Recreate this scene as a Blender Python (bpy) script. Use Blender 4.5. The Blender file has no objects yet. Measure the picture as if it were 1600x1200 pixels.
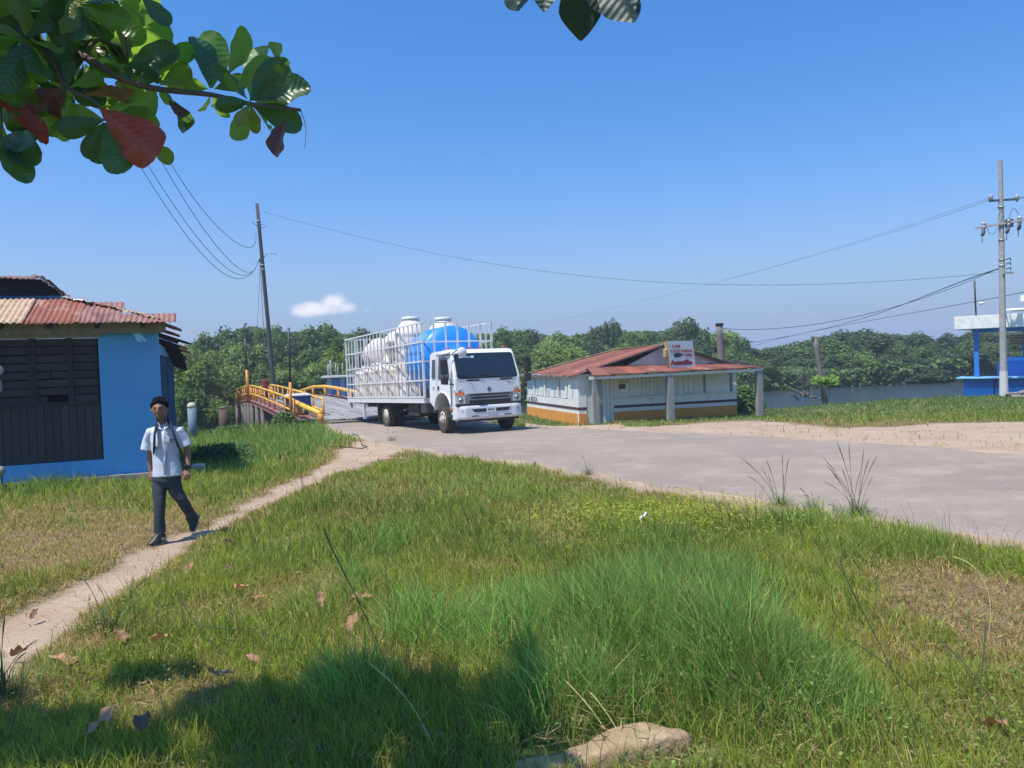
import bpy, bmesh, math, random
import numpy as np
from mathutils import Vector, Matrix, Euler, noise as mnoise
R = math.radians
random.seed(7)
rng = np.random.default_rng(11)
SC = bpy.context.scene
COL = SC.collection

# ---------------------------------------------------------------- camera
CAMZ, PITCH, ROLL = 1.7, R(1.77), R(2.0)
FWD = Vector((0, math.cos(PITCH), -math.sin(PITCH)))
U0 = Vector((0, math.sin(PITCH), math.cos(PITCH)))
RIGHT = Vector((math.cos(ROLL), 0, 0)) - U0 * math.sin(ROLL)
UPV = U0 * math.cos(ROLL) + Vector((math.sin(ROLL), 0, 0))
cam_d = bpy.data.cameras.new('camera')
cam = bpy.data.objects.new('camera', cam_d)
COL.objects.link(cam)
rm = Matrix((RIGHT, UPV, -FWD)).transposed()
cam.matrix_world = Matrix.Translation((0, 0, CAMZ)) @ rm.to_4x4()
cam_d.sensor_width = 36
cam_d.lens = 27.0
cam_d.clip_start = 0.05
cam_d.clip_end = 4000
SC.camera = cam
# ---------------------------------------------------------------- sky and sun
SUN_EL = R(66)
SUN_AZ = math.atan2(-0.75, -0.62)          # direction towards the sun, from +Y clockwise
to_sun = Vector((math.sin(SUN_AZ) * math.cos(SUN_EL), math.cos(SUN_AZ) * math.cos(SUN_EL), math.sin(SUN_EL)))
W = bpy.data.worlds.new('World')
SC.world = W
W.use_nodes = True
wn, wl = W.node_tree.nodes, W.node_tree.links
wn.clear()
sky = wn.new('ShaderNodeTexSky')
sky.sky_type = 'NISHITA'
sky.sun_disc = False
sky.sun_elevation = SUN_EL
sky.sun_rotation = SUN_AZ
sky.altitude = 0
sky.air_density = 1.0
sky.dust_density = 1.6
sky.ozone_density = 3.5
bg = wn.new('ShaderNodeBackground')
bg.inputs['Strength'].default_value = 0.12
wo = wn.new('ShaderNodeOutputWorld')
# a small fair-weather cloud low over the trees
tc = wn.new('ShaderNodeTexCoord')
nz = wn.new('ShaderNodeTexNoise'); nz.inputs['Scale'].default_value = 38; nz.inputs['Detail'].default_value = 7; nz.inputs['Roughness'].default_value = .62
wl.new(tc.outputs['Generated'], nz.inputs['Vector'])
def cloud_dir(px, py):
    d = FWD + RIGHT * ((px - 800) / 1200) + UPV * ((600 - py) / 1200)
    return d.normalized()
acc = None
for (px, py, rx, rz, amp) in ((500, 482, .052, .013, 1.0), (475, 487, .026, .012, .9), (520, 473, .024, .017, 1.05), (538, 481, .02, .012, .9), (573, 485, .010, .006, .45)):
    d = cloud_dir(px, py)
    sub = wn.new('ShaderNodeVectorMath'); sub.operation = 'SUBTRACT'
    wl.new(tc.outputs['Generated'], sub.inputs[0]); sub.inputs[1].default_value = d
    sc_ = wn.new('ShaderNodeVectorMath'); sc_.operation = 'MULTIPLY'
    wl.new(sub.outputs[0], sc_.inputs[0]); sc_.inputs[1].default_value = (1 / rx, 1 / rx, 1 / rz)
    ln = wn.new('ShaderNodeVectorMath'); ln.operation = 'LENGTH'
    wl.new(sc_.outputs[0], ln.inputs[0])
    mr = wn.new('ShaderNodeMapRange'); mr.interpolation_type = 'SMOOTHSTEP'
    mr.inputs['From Min'].default_value = 1.25; mr.inputs['From Max'].default_value = .1
    mr.inputs['To Min'].default_value = 0; mr.inputs['To Max'].default_value = amp
    wl.new(ln.outputs['Value'], mr.inputs['Value'])
    if acc is None: acc = mr.outputs[0]
    else:
        mx = wn.new('ShaderNodeMath'); mx.operation = 'MAXIMUM'
        wl.new(acc, mx.inputs[0]); wl.new(mr.outputs[0], mx.inputs[1]); acc = mx.outputs[0]
ad = wn.new('ShaderNodeMath'); ad.operation = 'ADD'
wl.new(acc, ad.inputs[0]); wl.new(nz.outputs['Fac'], ad.inputs[1])
mr = wn.new('ShaderNodeMapRange'); mr.interpolation_type = 'SMOOTHSTEP'
mr.inputs['From Min'].default_value = .74; mr.inputs['From Max'].default_value = 1.75
mr.inputs['To Max'].default_value = .80
wl.new(ad.outputs[0], mr.inputs['Value'])
# summer haze towards the horizon, all the way round
sepz = wn.new('ShaderNodeSeparateXYZ')
wl.new(tc.outputs['Generated'], sepz.inputs[0])
hz = wn.new('ShaderNodeMapRange'); hz.interpolation_type = 'SMOOTHERSTEP'
hz.inputs['From Min'].default_value = -.05; hz.inputs['From Max'].default_value = .50
hz.inputs['To Min'].default_value = 1; hz.inputs['To Max'].default_value = 0
wl.new(sepz.outputs['Z'], hz.inputs['Value'])
tint = wn.new('ShaderNodeMix'); tint.data_type = 'RGBA'; tint.blend_type = 'MIX'
wl.new(hz.outputs[0], tint.inputs['Factor'])
tint.inputs['A'].default_value = (.40, .92, 1.42, 1)
tint.inputs['B'].default_value = (.84, .98, 1.22, 1)
mul = wn.new('ShaderNodeMix'); mul.data_type = 'RGBA'; mul.blend_type = 'MULTIPLY'; mul.inputs['Factor'].default_value = 1
low = wn.new('ShaderNodeMapRange'); low.interpolation_type = 'SMOOTHSTEP'
low.inputs['From Min'].default_value = -.06; low.inputs['From Max'].default_value = .20; low.inputs['To Min'].default_value = .92; low.inputs['To Max'].default_value = 0
wl.new(sepz.outputs['Z'], low.inputs['Value'])
wl.new(sky.outputs[0], mul.inputs['A']); wl.new(tint.outputs['Result'], mul.inputs['B'])
hor = wn.new('ShaderNodeMix'); hor.data_type = 'RGBA'
wl.new(low.outputs[0], hor.inputs['Factor']); wl.new(mul.outputs['Result'], hor.inputs['A']); hor.inputs['B'].default_value = (2.3, 3.1, 4.9, 1)
mixc = wn.new('ShaderNodeMix'); mixc.data_type = 'RGBA'
wl.new(mr.outputs[0], mixc.inputs['Factor'])
wl.new(hor.outputs['Result'], mixc.inputs['A'])
mixc.inputs['B'].default_value = (8.2, 7.8, 7.9, 1)
wl.new(mixc.outputs['Result'], bg.inputs['Color'])
wl.new(bg.outputs[0], wo.inputs[0])

sun_d = bpy.data.lights.new('sun', 'SUN')
sun_d.energy = 5.0
sun_d.angle = R(.53)
sun_d.color = (1, .93, .83)
sun = bpy.data.objects.new('sun', sun_d)
COL.objects.link(sun)
sun.location = (-20, -20, 40)
sun.rotation_euler = to_sun.to_track_quat('Z', 'Y').to_euler()
SC.view_settings.view_transform = 'Standard'
SC.view_settings.look = 'None'
SC.view_settings.exposure = 0.3
SC.view_settings.gamma = 1
SC.view_settings.use_curve_mapping = False
SC.render.engine = 'CYCLES'
SC.cycles.use_denoising = True
SC.cycles.max_bounces = 6
SC.cycles.diffuse_bounces = 3
SC.cycles.transmission_bounces = 4
SC.cycles.transparent_max_bounces = 8

# ---------------------------------------------------------------- placing: sight lines into the place
def ray(px, py):
    return FWD + RIGHT * ((px - 800) / 1200) + UPV * ((600 - py) / 1200)
def P(px, py, Y):
    d = ray(px, py)
    return Vector((0, 0, CAMZ)) + d * (Y / d.y)
def smooth(a, b, x):
    t = np.clip((np.asarray(x, float) - a) / (b - a), 0, 1)
    return t * t * (3 - 2 * t)
NEAR_X = np.array([-600., -60, -30, -16, -11.5, -8, -3, 2, 15, 40, 80, 600])
NEAR_Y = np.array([10., 12, 18, 24, 28, 32, 35.5, 40.5, 39.5, 39.5, 44, 60])
FAR_X = np.array([-600., -60, -40, -20, 0, 25, 60, 600])
FAR_Y = np.array([40., 46, 50, 56, 64, 74, 82, 120])
WATER_Z = -2.1
def terrain(x, y):
    x = np.asarray(x, float); y = np.asarray(y, float)
    z = -.02 * np.maximum(0, y - 4) ** 1.0
    z = np.where(y < 8, -.02 * np.maximum(0, y) ** 2 / 16 * 1.0, -.08 - .02 * (y - 8))
    z = np.maximum(z, -1.3)
    z = z - .09 * smooth(16, 22.5, y)
    k = smooth(24.5, 31, y) * smooth(-1.5, 2.5, x)
    z = z - k * (.46 - .26 * smooth(13, 20, x))
    nb = np.interp(x, NEAR_X, NEAR_Y); fb = np.interp(x, FAR_X, FAR_Y)
    w = .35 * np.sin(x * .9) + .25 * np.sin(x * 2.3 + 1)
    dn = smooth(nb - .4 + w, nb + 2.6 + w, y)
    df = smooth(fb - 1.5 + w, fb + 2.5 + w, y)
    bed = -3.3
    z2 = z * (1 - dn) + bed * dn
    z3 = z2 * (1 - df) + (-1.75 + .004 * np.clip(y - fb, 0, 400)) * df
    return z3
def tz(x, y): return float(terrain(x, y))
def G(px, py):
    d = ray(px, py); o = Vector((0, 0, CAMZ))
    a, b = .5, 400.
    prev = a
    s = a
    while s < b:
        p = o + d * s
        if p.z < tz(p.x, p.y): break
        prev = s; s *= 1.02
    lo, hi = prev, s
    for _ in range(30):
        m = (lo + hi) / 2; p = o + d * m
        if p.z < tz(p.x, p.y): hi = m
        else: lo = m
    return o + d * hi
def on_plane(px, py, p0, n):
    d = ray(px, py); o = Vector((0, 0, CAMZ))
    return o + d * ((Vector(p0) - o).dot(n) / d.dot(n))

# ---------------------------------------------------------------- materials
MATS = {}
def mat(name, col, rough=.7, col2=None, scale=4., var=.5, bump=0., bscale=40., metal=0., spec=.5, detail=6,
        trans=0., alpha=None, coat=0., stretch=(1, 1, 1), col3=None, scale3=1.2, thr3=(.55, .7), coord='Object', objvar=0.):
    if name in MATS: return MATS[name]
    m = bpy.data.materials.new(name); m.use_nodes = True
    n, l = m.node_tree.nodes, m.node_tree.links
    b = n['Principled BSDF']
    b.inputs['Roughness'].default_value = rough
    b.inputs['Metallic'].default_value = metal
    b.inputs['Specular IOR Level'].default_value = spec
    b.inputs['Coat Weight'].default_value = coat
    b.inputs['Transmission Weight'].default_value = trans
    t = n.new('ShaderNodeTexCoord')
    mp = n.new('ShaderNodeMapping'); mp.inputs['Scale'].default_value = stretch
    if coord == 'World':
        g = n.new('ShaderNodeNewGeometry'); l.new(g.outputs['Position'], mp.inputs['Vector'])
    else:
        l.new(t.outputs[coord], mp.inputs['Vector'])
    out = None
    if col2 is not None:
        nz = n.new('ShaderNodeTexNoise'); nz.inputs['Scale'].default_value = scale; nz.inputs['Detail'].default_value = detail
        nz.inputs['Roughness'].default_value = .6
        l.new(mp.outputs[0], nz.inputs['Vector'])
        r = n.new('ShaderNodeMapRange'); r.inputs['From Min'].default_value = .5 - .25 / max(var, .01) * .5; r.inputs['From Max'].default_value = .5 + .25 / max(var, .01) * .5
        l.new(nz.outputs['Fac'], r.inputs['Value'])
        mx = n.new('ShaderNodeMix'); mx.data_type = 'RGBA'
        l.new(r.outputs[0], mx.inputs['Factor'])
        mx.inputs['A'].default_value = (*col, 1); mx.inputs['B'].default_value = (*col2, 1)
        out = mx.outputs['Result']
    if col3 is not None:
        nz3 = n.new('ShaderNodeTexNoise'); nz3.inputs['Scale'].default_value = scale3; nz3.inputs['Detail'].default_value = 8; nz3.inputs['Roughness'].default_value = .7
        l.new(mp.outputs[0], nz3.inputs['Vector'])
        r3 = n.new('ShaderNodeMapRange'); r3.inputs['From Min'].default_value = thr3[0]; r3.inputs['From Max'].default_value = thr3[1]
        l.new(nz3.outputs['Fac'], r3.inputs['Value'])
        mx3 = n.new('ShaderNodeMix'); mx3.data_type = 'RGBA'
        l.new(r3.outputs[0], mx3.inputs['Factor'])
        if out: l.new(out, mx3.inputs['A'])
        else: mx3.inputs['A'].default_value = (*col, 1)
        mx3.inputs['B'].default_value = (*col3, 1)
        out = mx3.outputs['Result']
    if objvar:
        oi = n.new('ShaderNodeObjectInfo')
        r4 = n.new('ShaderNodeMapRange'); r4.inputs['To Min'].default_value = 1 - objvar; r4.inputs['To Max'].default_value = 1 + objvar
        l.new(oi.outputs['Random'], r4.inputs['Value'])
        h = n.new('ShaderNodeHueSaturation'); l.new(r4.outputs[0], h.inputs['Value'])
        if out: l.new(out, h.inputs['Color'])
        else: h.inputs['Color'].default_value = (*col, 1)
        out = h.outputs[0]
    if out: l.new(out, b.inputs['Base Color'])
    else: b.inputs['Base Color'].default_value = (*col, 1)
    if bump:
        nb = n.new('ShaderNodeTexNoise'); nb.inputs['Scale'].default_value = bscale; nb.inputs['Detail'].default_value = 6
        l.new(mp.outputs[0], nb.inputs['Vector'])
        bp = n.new('ShaderNodeBump'); bp.inputs['Strength'].default_value = bump; bp.inputs['Distance'].default_value = .02
        l.new(nb.outputs['Fac'], bp.inputs['Height']); l.new(bp.outputs[0], b.inputs['Normal'])
    if alpha is not None: b.inputs['Alpha'].default_value = alpha
    MATS[name] = m
    return m

def leaf_mat(name, attr='tint', trans=.35, rough=.5, spec=.3, hueobj=0.0, mulcol=(1, 1, 1)):
    m = bpy.data.materials.new(name); m.use_nodes = True
    n, l = m.node_tree.nodes, m.node_tree.links
    b = n['Principled BSDF']; o = n['Material Output']
    a = n.new('ShaderNodeAttribute'); a.attribute_name = attr
    mu = n.new('ShaderNodeMix'); mu.data_type = 'RGBA'; mu.blend_type = 'MULTIPLY'; mu.inputs['Factor'].default_value = 1
    l.new(a.outputs['Color'], mu.inputs['A']); mu.inputs['B'].default_value = (*mulcol, 1)
    oi = n.new('ShaderNodeObjectInfo')
    r4 = n.new('ShaderNodeMapRange'); r4.inputs['To Min'].default_value = 1 - hueobj; r4.inputs['To Max'].default_value = 1 + hueobj
    l.new(oi.outputs['Random'], r4.inputs['Value'])
    h = n.new('ShaderNodeHueSaturation'); l.new(r4.outputs[0], h.inputs['Value']); l.new(mu.outputs['Result'], h.inputs['Color'])
    l.new(h.outputs[0], b.inputs['Base Color'])
    b.inputs['Roughness'].default_value = rough; b.inputs['Specular IOR Level'].default_value = spec
    tr = n.new('ShaderNodeBsdfTranslucent')
    br = n.new('ShaderNodeMix'); br.data_type = 'RGBA'; br.blend_type = 'MULTIPLY'; br.inputs['Factor'].default_value = 1
    l.new(h.outputs[0], br.inputs['A']); br.inputs['B'].default_value = (1.35, 1.35, .55, 1)
    l.new(br.outputs['Result'], tr.inputs['Color'])
    ms = n.new('ShaderNodeMixShader'); ms.inputs[0].default_value = trans
    l.new(b.outputs[0], ms.inputs[1]); l.new(tr.outputs[0], ms.inputs[2]); l.new(ms.outputs[0], o.inputs['Surface'])
    MATS[name] = m
    return m

# ---------------------------------------------------------------- objects
def tag(o, label=None, cat=None, group=None, kind=None):
    if label: o['label'] = label
    if cat: o['category'] = cat
    if group: o['group'] = group
    if kind: o['kind'] = kind
    return o
def thing(name, label, cat, loc=(0, 0, 0), rz=0, group=None, rx=0):
    o = bpy.data.objects.new(name, None); COL.objects.link(o)
    o.empty_display_size = .1
    o.location = loc; o.rotation_euler = (rx, 0, rz)
    tag(o, label, cat, group)
    return o
class MB:
    """collects shapes, builds ONE mesh object"""
    def __init__(s): s.v = []; s.f = []; s.sm = []
    def add(s, vs, fs, smooth=False):
        k = len(s.v); s.v += [tuple(v) for v in vs]; s.f += [tuple(i + k for i in f) for f in fs]; s.sm += [smooth] * len(fs); return s
    def box(s, c, d, rot=None):
        c = Vector(c); M = rot if rot is not None else Matrix.Identity(3)
        vs = [c + M @ Vector((x * d[0] / 2, y * d[1] / 2, z * d[2] / 2)) for x in (-1, 1) for y in (-1, 1) for z in (-1, 1)]
        return s.add(vs, [(0, 1, 3, 2), (4, 6, 7, 5), (0, 4, 5, 1), (2, 3, 7, 6), (0, 2, 6, 4), (1, 5, 7, 3)])
    def quad(s, a, b, c, d): return s.add([a, b, c, d], [(0, 1, 2, 3)])
    def frame_rings(s, pts, rad, n=8, cap=True, smooth=True, squash=None, up=None):
        pts = [Vector(p) for p in pts]
        if not hasattr(rad, '__len__'): rad = [rad] * len(pts)
        vs = []
        prev = None
        for i, p in enumerate(pts):
            t = (pts[min(i + 1, len(pts) - 1)] - pts[max(i - 1, 0)])
            if t.length < 1e-9: t = Vector((0, 0, 1))
            t.normalize()
            if prev is None:
                u = Vector(up) if up is not None else (Vector((0, 0, 1)) if abs(t.z) < .9 else Vector((1, 0, 0)))
            else: u = prev
            u = u - t * u.dot(t)
            if u.length < 1e-6: u = t.orthogonal()
            u.normalize(); prev = u
            w = t.cross(u)
            r = rad[i]; ra, rb = (r, r) if not hasattr(r, '__len__') else r
            for k in range(n):
                a = 2 * math.pi * k / n
                vs.append(p + u * math.cos(a) * ra + w * math.sin(a) * rb)
        fs = []
        for i in range(len(pts) - 1):
            for k in range(n):
                k2 = (k + 1) % n
                fs.append((i * n + k, i * n + k2, (i + 1) * n + k2, (i + 1) * n + k))
        if cap:
            fs.append(tuple(range(n - 1, -1, -1))); fs.append(tuple(range((len(pts) - 1) * n, len(pts) * n)))
        return s.add(vs, fs, smooth)
    def tube(s, pts, rad, n=8, **k): return s.frame_rings(pts, rad, n, **k)
    def bar(s, a, b, w, h=None, up=(0, 0, 1)):
        a, b = Vector(a), Vector(b); h = h or w
        t = (b - a).normalized(); u = Vector(up); u = u - t * u.dot(t)
        if u.length < 1e-5: u = t.orthogonal()
        u.normalize(); x = t.cross(u)
        vs = [p + x * sx * w / 2 + u * sz * h / 2 for p in (a, b) for sx, sz in ((-1, -1), (1, -1), (1, 1), (-1, 1))]
        return s.add(vs, [(3, 2, 1, 0), (4, 5, 6, 7), (0, 1, 5, 4), (1, 2, 6, 5), (2, 3, 7, 6), (3, 0, 4, 7)])
    def lathe(s, c, prof, n=24, axis='Z', smooth=True, cap=True):
        c = Vector(c); vs = []
        for r, h in prof:
            for k in range(n):
                a = 2 * math.pi * k / n
                if axis == 'Z': q = Vector((r * math.cos(a), r * math.sin(a), h))
                elif axis == 'Y': q = Vector((r * math.cos(a), h, r * math.sin(a)))
                else: q = Vector((h, r * math.cos(a), r * math.sin(a)))
                vs.append(c + q)
        fs = []
        m = len(prof)
        for i in range(m - 1):
            for k in range(n):
                k2 = (k + 1) % n
                fs.append((i * n + k, i * n + k2, (i + 1) * n + k2, (i + 1) * n + k))
        if cap: fs.append(tuple(range(n - 1, -1, -1))); fs.append(tuple(range((m - 1) * n, m * n)))
        return s.add(vs, fs, smooth)
    def prism(s, poly, off):
        off = Vector(off); n = len(poly)
        vs = [Vector(p) for p in poly] + [Vector(p) + off for p in poly]
        fs = [tuple(range(n - 1, -1, -1)), tuple(range(n, 2 * n))] + [(i, (i + 1) % n, n + (i + 1) % n, n + i) for i in range(n)]
        return s.add(vs, fs)
    def build(s, name, m, parent=None, sub=None, bevel=0, fixn=True, solid=0):
        me = bpy.data.meshes.new(name)
        o_ = Vector(sub) if sub is not None else Vector((0, 0, 0))
        me.from_pydata([(v[0] - o_.x, v[1] - o_.y, v[2] - o_.z) for v in s.v], [], s.f)
        me.polygons.foreach_set('use_smooth', s.sm)
        if fixn:
            bm = bmesh.new(); bm.from_mesh(me); bmesh.ops.recalc_face_normals(bm, faces=bm.faces); bm.to_mesh(me); bm.free()
        if m: me.materials.append(m)
        me.update()
        ob = bpy.data.objects.new(name, me); COL.objects.link(ob)
        if parent: ob.parent = parent
        if bevel:
            b = ob.modifiers.new('bevel', 'BEVEL'); b.width = bevel; b.segments = 2; b.limit_method = 'ANGLE'
        if solid:
            b = ob.modifiers.new('solid', 'SOLIDIFY'); b.thickness = solid; b.offset = 0
        return ob
def copy_tree(o, parent=None):
    c = o.copy(); COL.objects.link(c)
    if parent is not None: c.parent = parent
    for ch in list(o.children): copy_tree(ch, c)
    return c
_unit = {}
def piece(name, m, parent, c, d, rot=None):
    """a board or block: shared slightly bevelled box, scaled"""
    if m.name not in _unit:
        b = MB().box((0, 0, 0), (1, 1, 1)); me = bpy.data.meshes.new('board')
        me.from_pydata(b.v, [], b.f); me.materials.append(m); _unit[m.name] = me
    ob = bpy.data.objects.new(name, _unit[m.name]); COL.objects.link(ob)
    ob.parent = parent; ob.location = c; ob.scale = d
    if rot is not None: ob.rotation_euler = rot
    return ob
def catenary(a, b, sag, n=24):
    a, b = Vector(a), Vector(b)
    return [a.lerp(b, i / n) - Vector((0, 0, sag * 4 * (i / n) * (1 - i / n))) for i in range(n + 1)]
def textobj(txt, size, m, parent, loc, rot, name='lettering', width=None, extrude=.002, shear=0, bold=0, align='LEFT'):
    cu = bpy.data.curves.new(name, 'FONT'); cu.body = txt; cu.size = size; cu.extrude = extrude; cu.shear = shear; cu.offset = bold
    cu.align_x = align; cu.resolution_u = 3
    tmp = bpy.data.objects.new('tmp', cu); COL.objects.link(tmp)
    dg = bpy.context.evaluated_depsgraph_get()
    me = bpy.data.meshes.new_from_object(tmp.evaluated_get(dg))
    bpy.data.objects.remove(tmp)
    if width:
        xs = [v.co.x for v in me.vertices]; w = max(xs) - min(xs) if xs else 1
        for v in me.vertices: v.co.x *= width / w
    me.materials.clear(); me.materials.append(m)
    ob = bpy.data.objects.new(name, me); COL.objects.link(ob); ob.parent = parent; ob.location = loc; ob.rotation_euler = rot
    return ob

# value noise for scattering
_perm = rng.random((256, 256))
def vnoise(x, y, s=1., seed=0):
    x = np.asarray(x, float) * s + seed * 17.3; y = np.asarray(y, float) * s + seed * 9.1
    xi = np.floor(x).astype(int); yi = np.floor(y).astype(int); fx = x - xi; fy = y - yi
    fx = fx * fx * (3 - 2 * fx); fy = fy * fy * (3 - 2 * fy)
    a = _perm[xi % 256, yi % 256]; b = _perm[(xi + 1) % 256, yi % 256]; c = _perm[xi % 256, (yi + 1) % 256]; d = _perm[(xi + 1) % 256, (yi + 1) % 256]
    return (a * (1 - fx) + b * fx) * (1 - fy) + (c * (1 - fx) + d * fx) * fy
def fbm(x, y, s=1., seed=0, o=4):
    t = 0; a = .5; n = 0
    for i in range(o):
        t = t + a * vnoise(x, y, s * 2 ** i, seed + i); n += a; a *= .5
    return t / n
def in_poly(x, y, poly):
    ins = np.zeros(np.shape(x), bool)
    n = len(poly); j = n - 1
    for i in range(n):
        xi, yi = poly[i]; xj, yj = poly[j]
        c = ((yi > y) != (yj > y)) & (x < (xj - xi) * (y - yi) / (yj - yi + 1e-12) + xi)
        ins ^= c; j = i
    return ins
def poly_dist(x, y, pts, widths):
    """signed-ish distance to a polyline minus its half width"""
    best = np.full(np.shape(x), 1e9)
    for i in range(len(pts) - 1):
        ax, ay = pts[i]; bx, by = pts[i + 1]
        dx, dy = bx - ax, by - ay; L = dx * dx + dy * dy
        t = np.clip(((x - ax) * dx + (y - ay) * dy) / L, 0, 1)
        d = np.hypot(x - ax - t * dx, y - ay - t * dy) - (widths[i] * (1 - t) + widths[i + 1] * t)
        best = np.minimum(best, d)
    return best
# ================================================================ ground, road, water
def g2(px, py):
    p = G(px, py); return (p.x, p.y)
road_near = [g2(*q) for q in ((476, 664), (515, 670), (552, 682), (585, 692), (640, 700), (700, 711), (775, 719), (850, 729), (925, 742), (1000, 757), (1100, 770), (1200, 786), (1285, 800), (1370, 817), (1470, 832), (1600, 849), (1800, 880))]
road_far = [g2(*q) for q in ((1900, 745), (1600, 708), (1450, 700), (1300, 690), (1150, 680), (1000, 674), (900, 670), (820, 668))]
road_poly = road_near + road_far + [(-1.5, 31.0), (-4.2, 31.9), (-7.95, 32.05), (-9.2, 31.6)]
path_px = ((-260, 1150), (-100, 1065), (0, 998), (50, 968), (100, 937), (200, 890), (262, 848), (330, 822), (420, 780), (500, 745), (560, 718), (590, 704), (622, 690))
path_pts = [g2(*q) for q in path_px]
path_w = [.30, .29, .28, .26, .24, .19, .15, .14, .18, .26, .45, .8, 1.3]

# pinkish dirt and gravel beyond the asphalt
shoulder_poly = road_far[::-1] + [g2(1900, 668), g2(1600, 659), g2(1480, 661), g2(1400, 667), g2(1300, 669), g2(1240, 663), g2(1190, 657), g2(1130, 659), g2(1060, 664), g2(980, 667), g2(900, 665), g2(820, 661)]
bare_spots = []   # (x, y, r, strength of dryness)
for (px, py, r, s) in ((1520, 935, .75, 1.), (1400, 905, .42, .8), (1590, 1010, .45, .9), (100, 850, 1.2, 1.), (30, 880, 1.0, .9), (180, 815, 1.0, .75), (25, 810, 1.2, .7),
                       (275, 1085, .26, .6), (40, 1090, .3, .7), (700, 1085, .05, .3), (140, 1000, .25, .8), (560, 985, .2, .6), (340, 960, .3, .15), (600, 770, 1.4, .35),
                       (1050, 770, .9, .7), (1150, 795, .7, .7), (940, 750, 1.1, .55), (640, 705, 2.2, .7), (1560, 850, .5, .5), (860, 800, .8, .35), (1420, 1010, .3, .5), (1290, 800, .4, .3),
                       (1480, 668, 2.6, .8), (1130, 662, 2.0, .7), (1250, 665, 2, .6)):
    x, y = g2(px, py); bare_spots.append((x, y, r, s))
def dirt_masks(x, y):
    nz = fbm(x, y, 2.2, 3) - .5
    nz2 = fbm(x, y, .9, 7) - .5
    d = poly_dist(x, y, path_pts, path_w) + nz * .50 * np.clip(y / 8, .6, 3) * .6 + (fbm(x, y, 9., 13, 3) - .5) * .16
    path = 1 - smooth(-.04, .10, d)
    pathedge = 1 - smooth(0, .55, d)
    sh = in_poly(x, y, shoulder_poly).astype(float)
    dr = poly_dist(x, y, road_near, [0] * len(road_near)) + nz * .7 + nz2 * .8
    rd = in_poly(x, y, road_poly).astype(float)
    edge = 1 - smooth(.05, .55, dr)
    bare = np.maximum.reduce([path, sh, edge * .85, rd])
    dry = pathedge * .75
    for (bx, by, r, s) in bare_spots:
        dd = np.hypot((x - bx), (y - by) * .8) / r + nz * 1.6
        dry = np.maximum(dry, s * (1 - smooth(.5, 1.35, dd)))
    dry = np.maximum(dry, .5 * smooth(.56, .74, fbm(x, y, 1.4, 21)))
    dry = dry * (.72 + .5 * (fbm(x, y, 5.5, 23, 3)))
    return bare, dry, rd
def bump_h(x, y):
    bare, dry, rd = dirt_masks(x, y)
    b = (fbm(x, y, .7, 31) - .5) * .16 + (fbm(x, y, 3.2, 41, 3) - .5) * .04
    near_r = 1 - smooth(.0, 1.2, poly_dist(x, y, road_near, [0] * len(road_near)))
    rd2 = np.maximum(rd, in_poly(x, y, shoulder_poly))
    b = b * (1 - .75 * bare) * (1 - rd2) * (1 - .8 * near_r)
    b = b * (1 - smooth(30, 36, y)) - .05 * np.clip(1 - poly_dist(x, y, path_pts, path_w) / .2, 0, 1) * (1 - rd2) * (1 - smooth(9, 14, y))
    return np.where(rd > 0, 0, b)
def height(x, y): return terrain(x, y) + bump_h(x, y)
def hz1(x, y): return float(height(np.array([x]), np.array([y]))[0])

def axis_vals(spans):
    out = []
    for a, b, st in spans:
        out += list(np.arange(a, b, st))
    out.append(spans[-1][1]); return np.array(out)
gx = axis_vals([(-440, -200, 60), (-200, -60, 20), (-60, -14, 1.5), (-14, -5, .25), (-5, 5, .1), (5, 14, .25), (14, 60, 1.2), (60, 200, 20), (200, 440, 60)])
gy = axis_vals([(-200, -40, 40), (-40, -4, 4), (-4, 1.5, .5), (1.5, 11, .1), (11, 24, .25), (24, 90, .7), (90, 200, 15), (200, 460, 65)])
XX, YY = np.meshgrid(gx, gy)
ZZ = height(XX, YY)
bare_, dry_, rd_ = dirt_masks(XX, YY)
def grid_mesh(name, X, Y, Z, attrs, m):
    ny, nx = X.shape
    me = bpy.data.meshes.new(name)
    co = np.stack([X.ravel(), Y.ravel(), Z.ravel()], 1)
    i = np.arange(nx * ny).reshape(ny, nx)
    q = np.stack([i[:-1, :-1].ravel(), i[:-1, 1:].ravel(), i[1:, 1:].ravel(), i[1:, :-1].ravel()], 1)
    me.vertices.add(len(co)); me.vertices.foreach_set('co', co.ravel())
    me.loops.add(q.size); me.loops.foreach_set('vertex_index', q.ravel().astype(np.int32))
    me.polygons.add(len(q)); me.polygons.foreach_set('loop_start', np.arange(0, q.size, 4, dtype=np.int32))
    me.polygons.foreach_set('use_smooth', np.ones(len(q), bool))
    me.update(calc_edges=True)
    for k, v in attrs.items():
        a = me.color_attributes.new(k, 'FLOAT_COLOR', 'POINT')
        a.data.foreach_set('color', v.astype(np.float32).ravel())
    me.materials.append(m)
    ob = bpy.data.objects.new(name, me); COL.objects.link(ob); return ob

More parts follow.
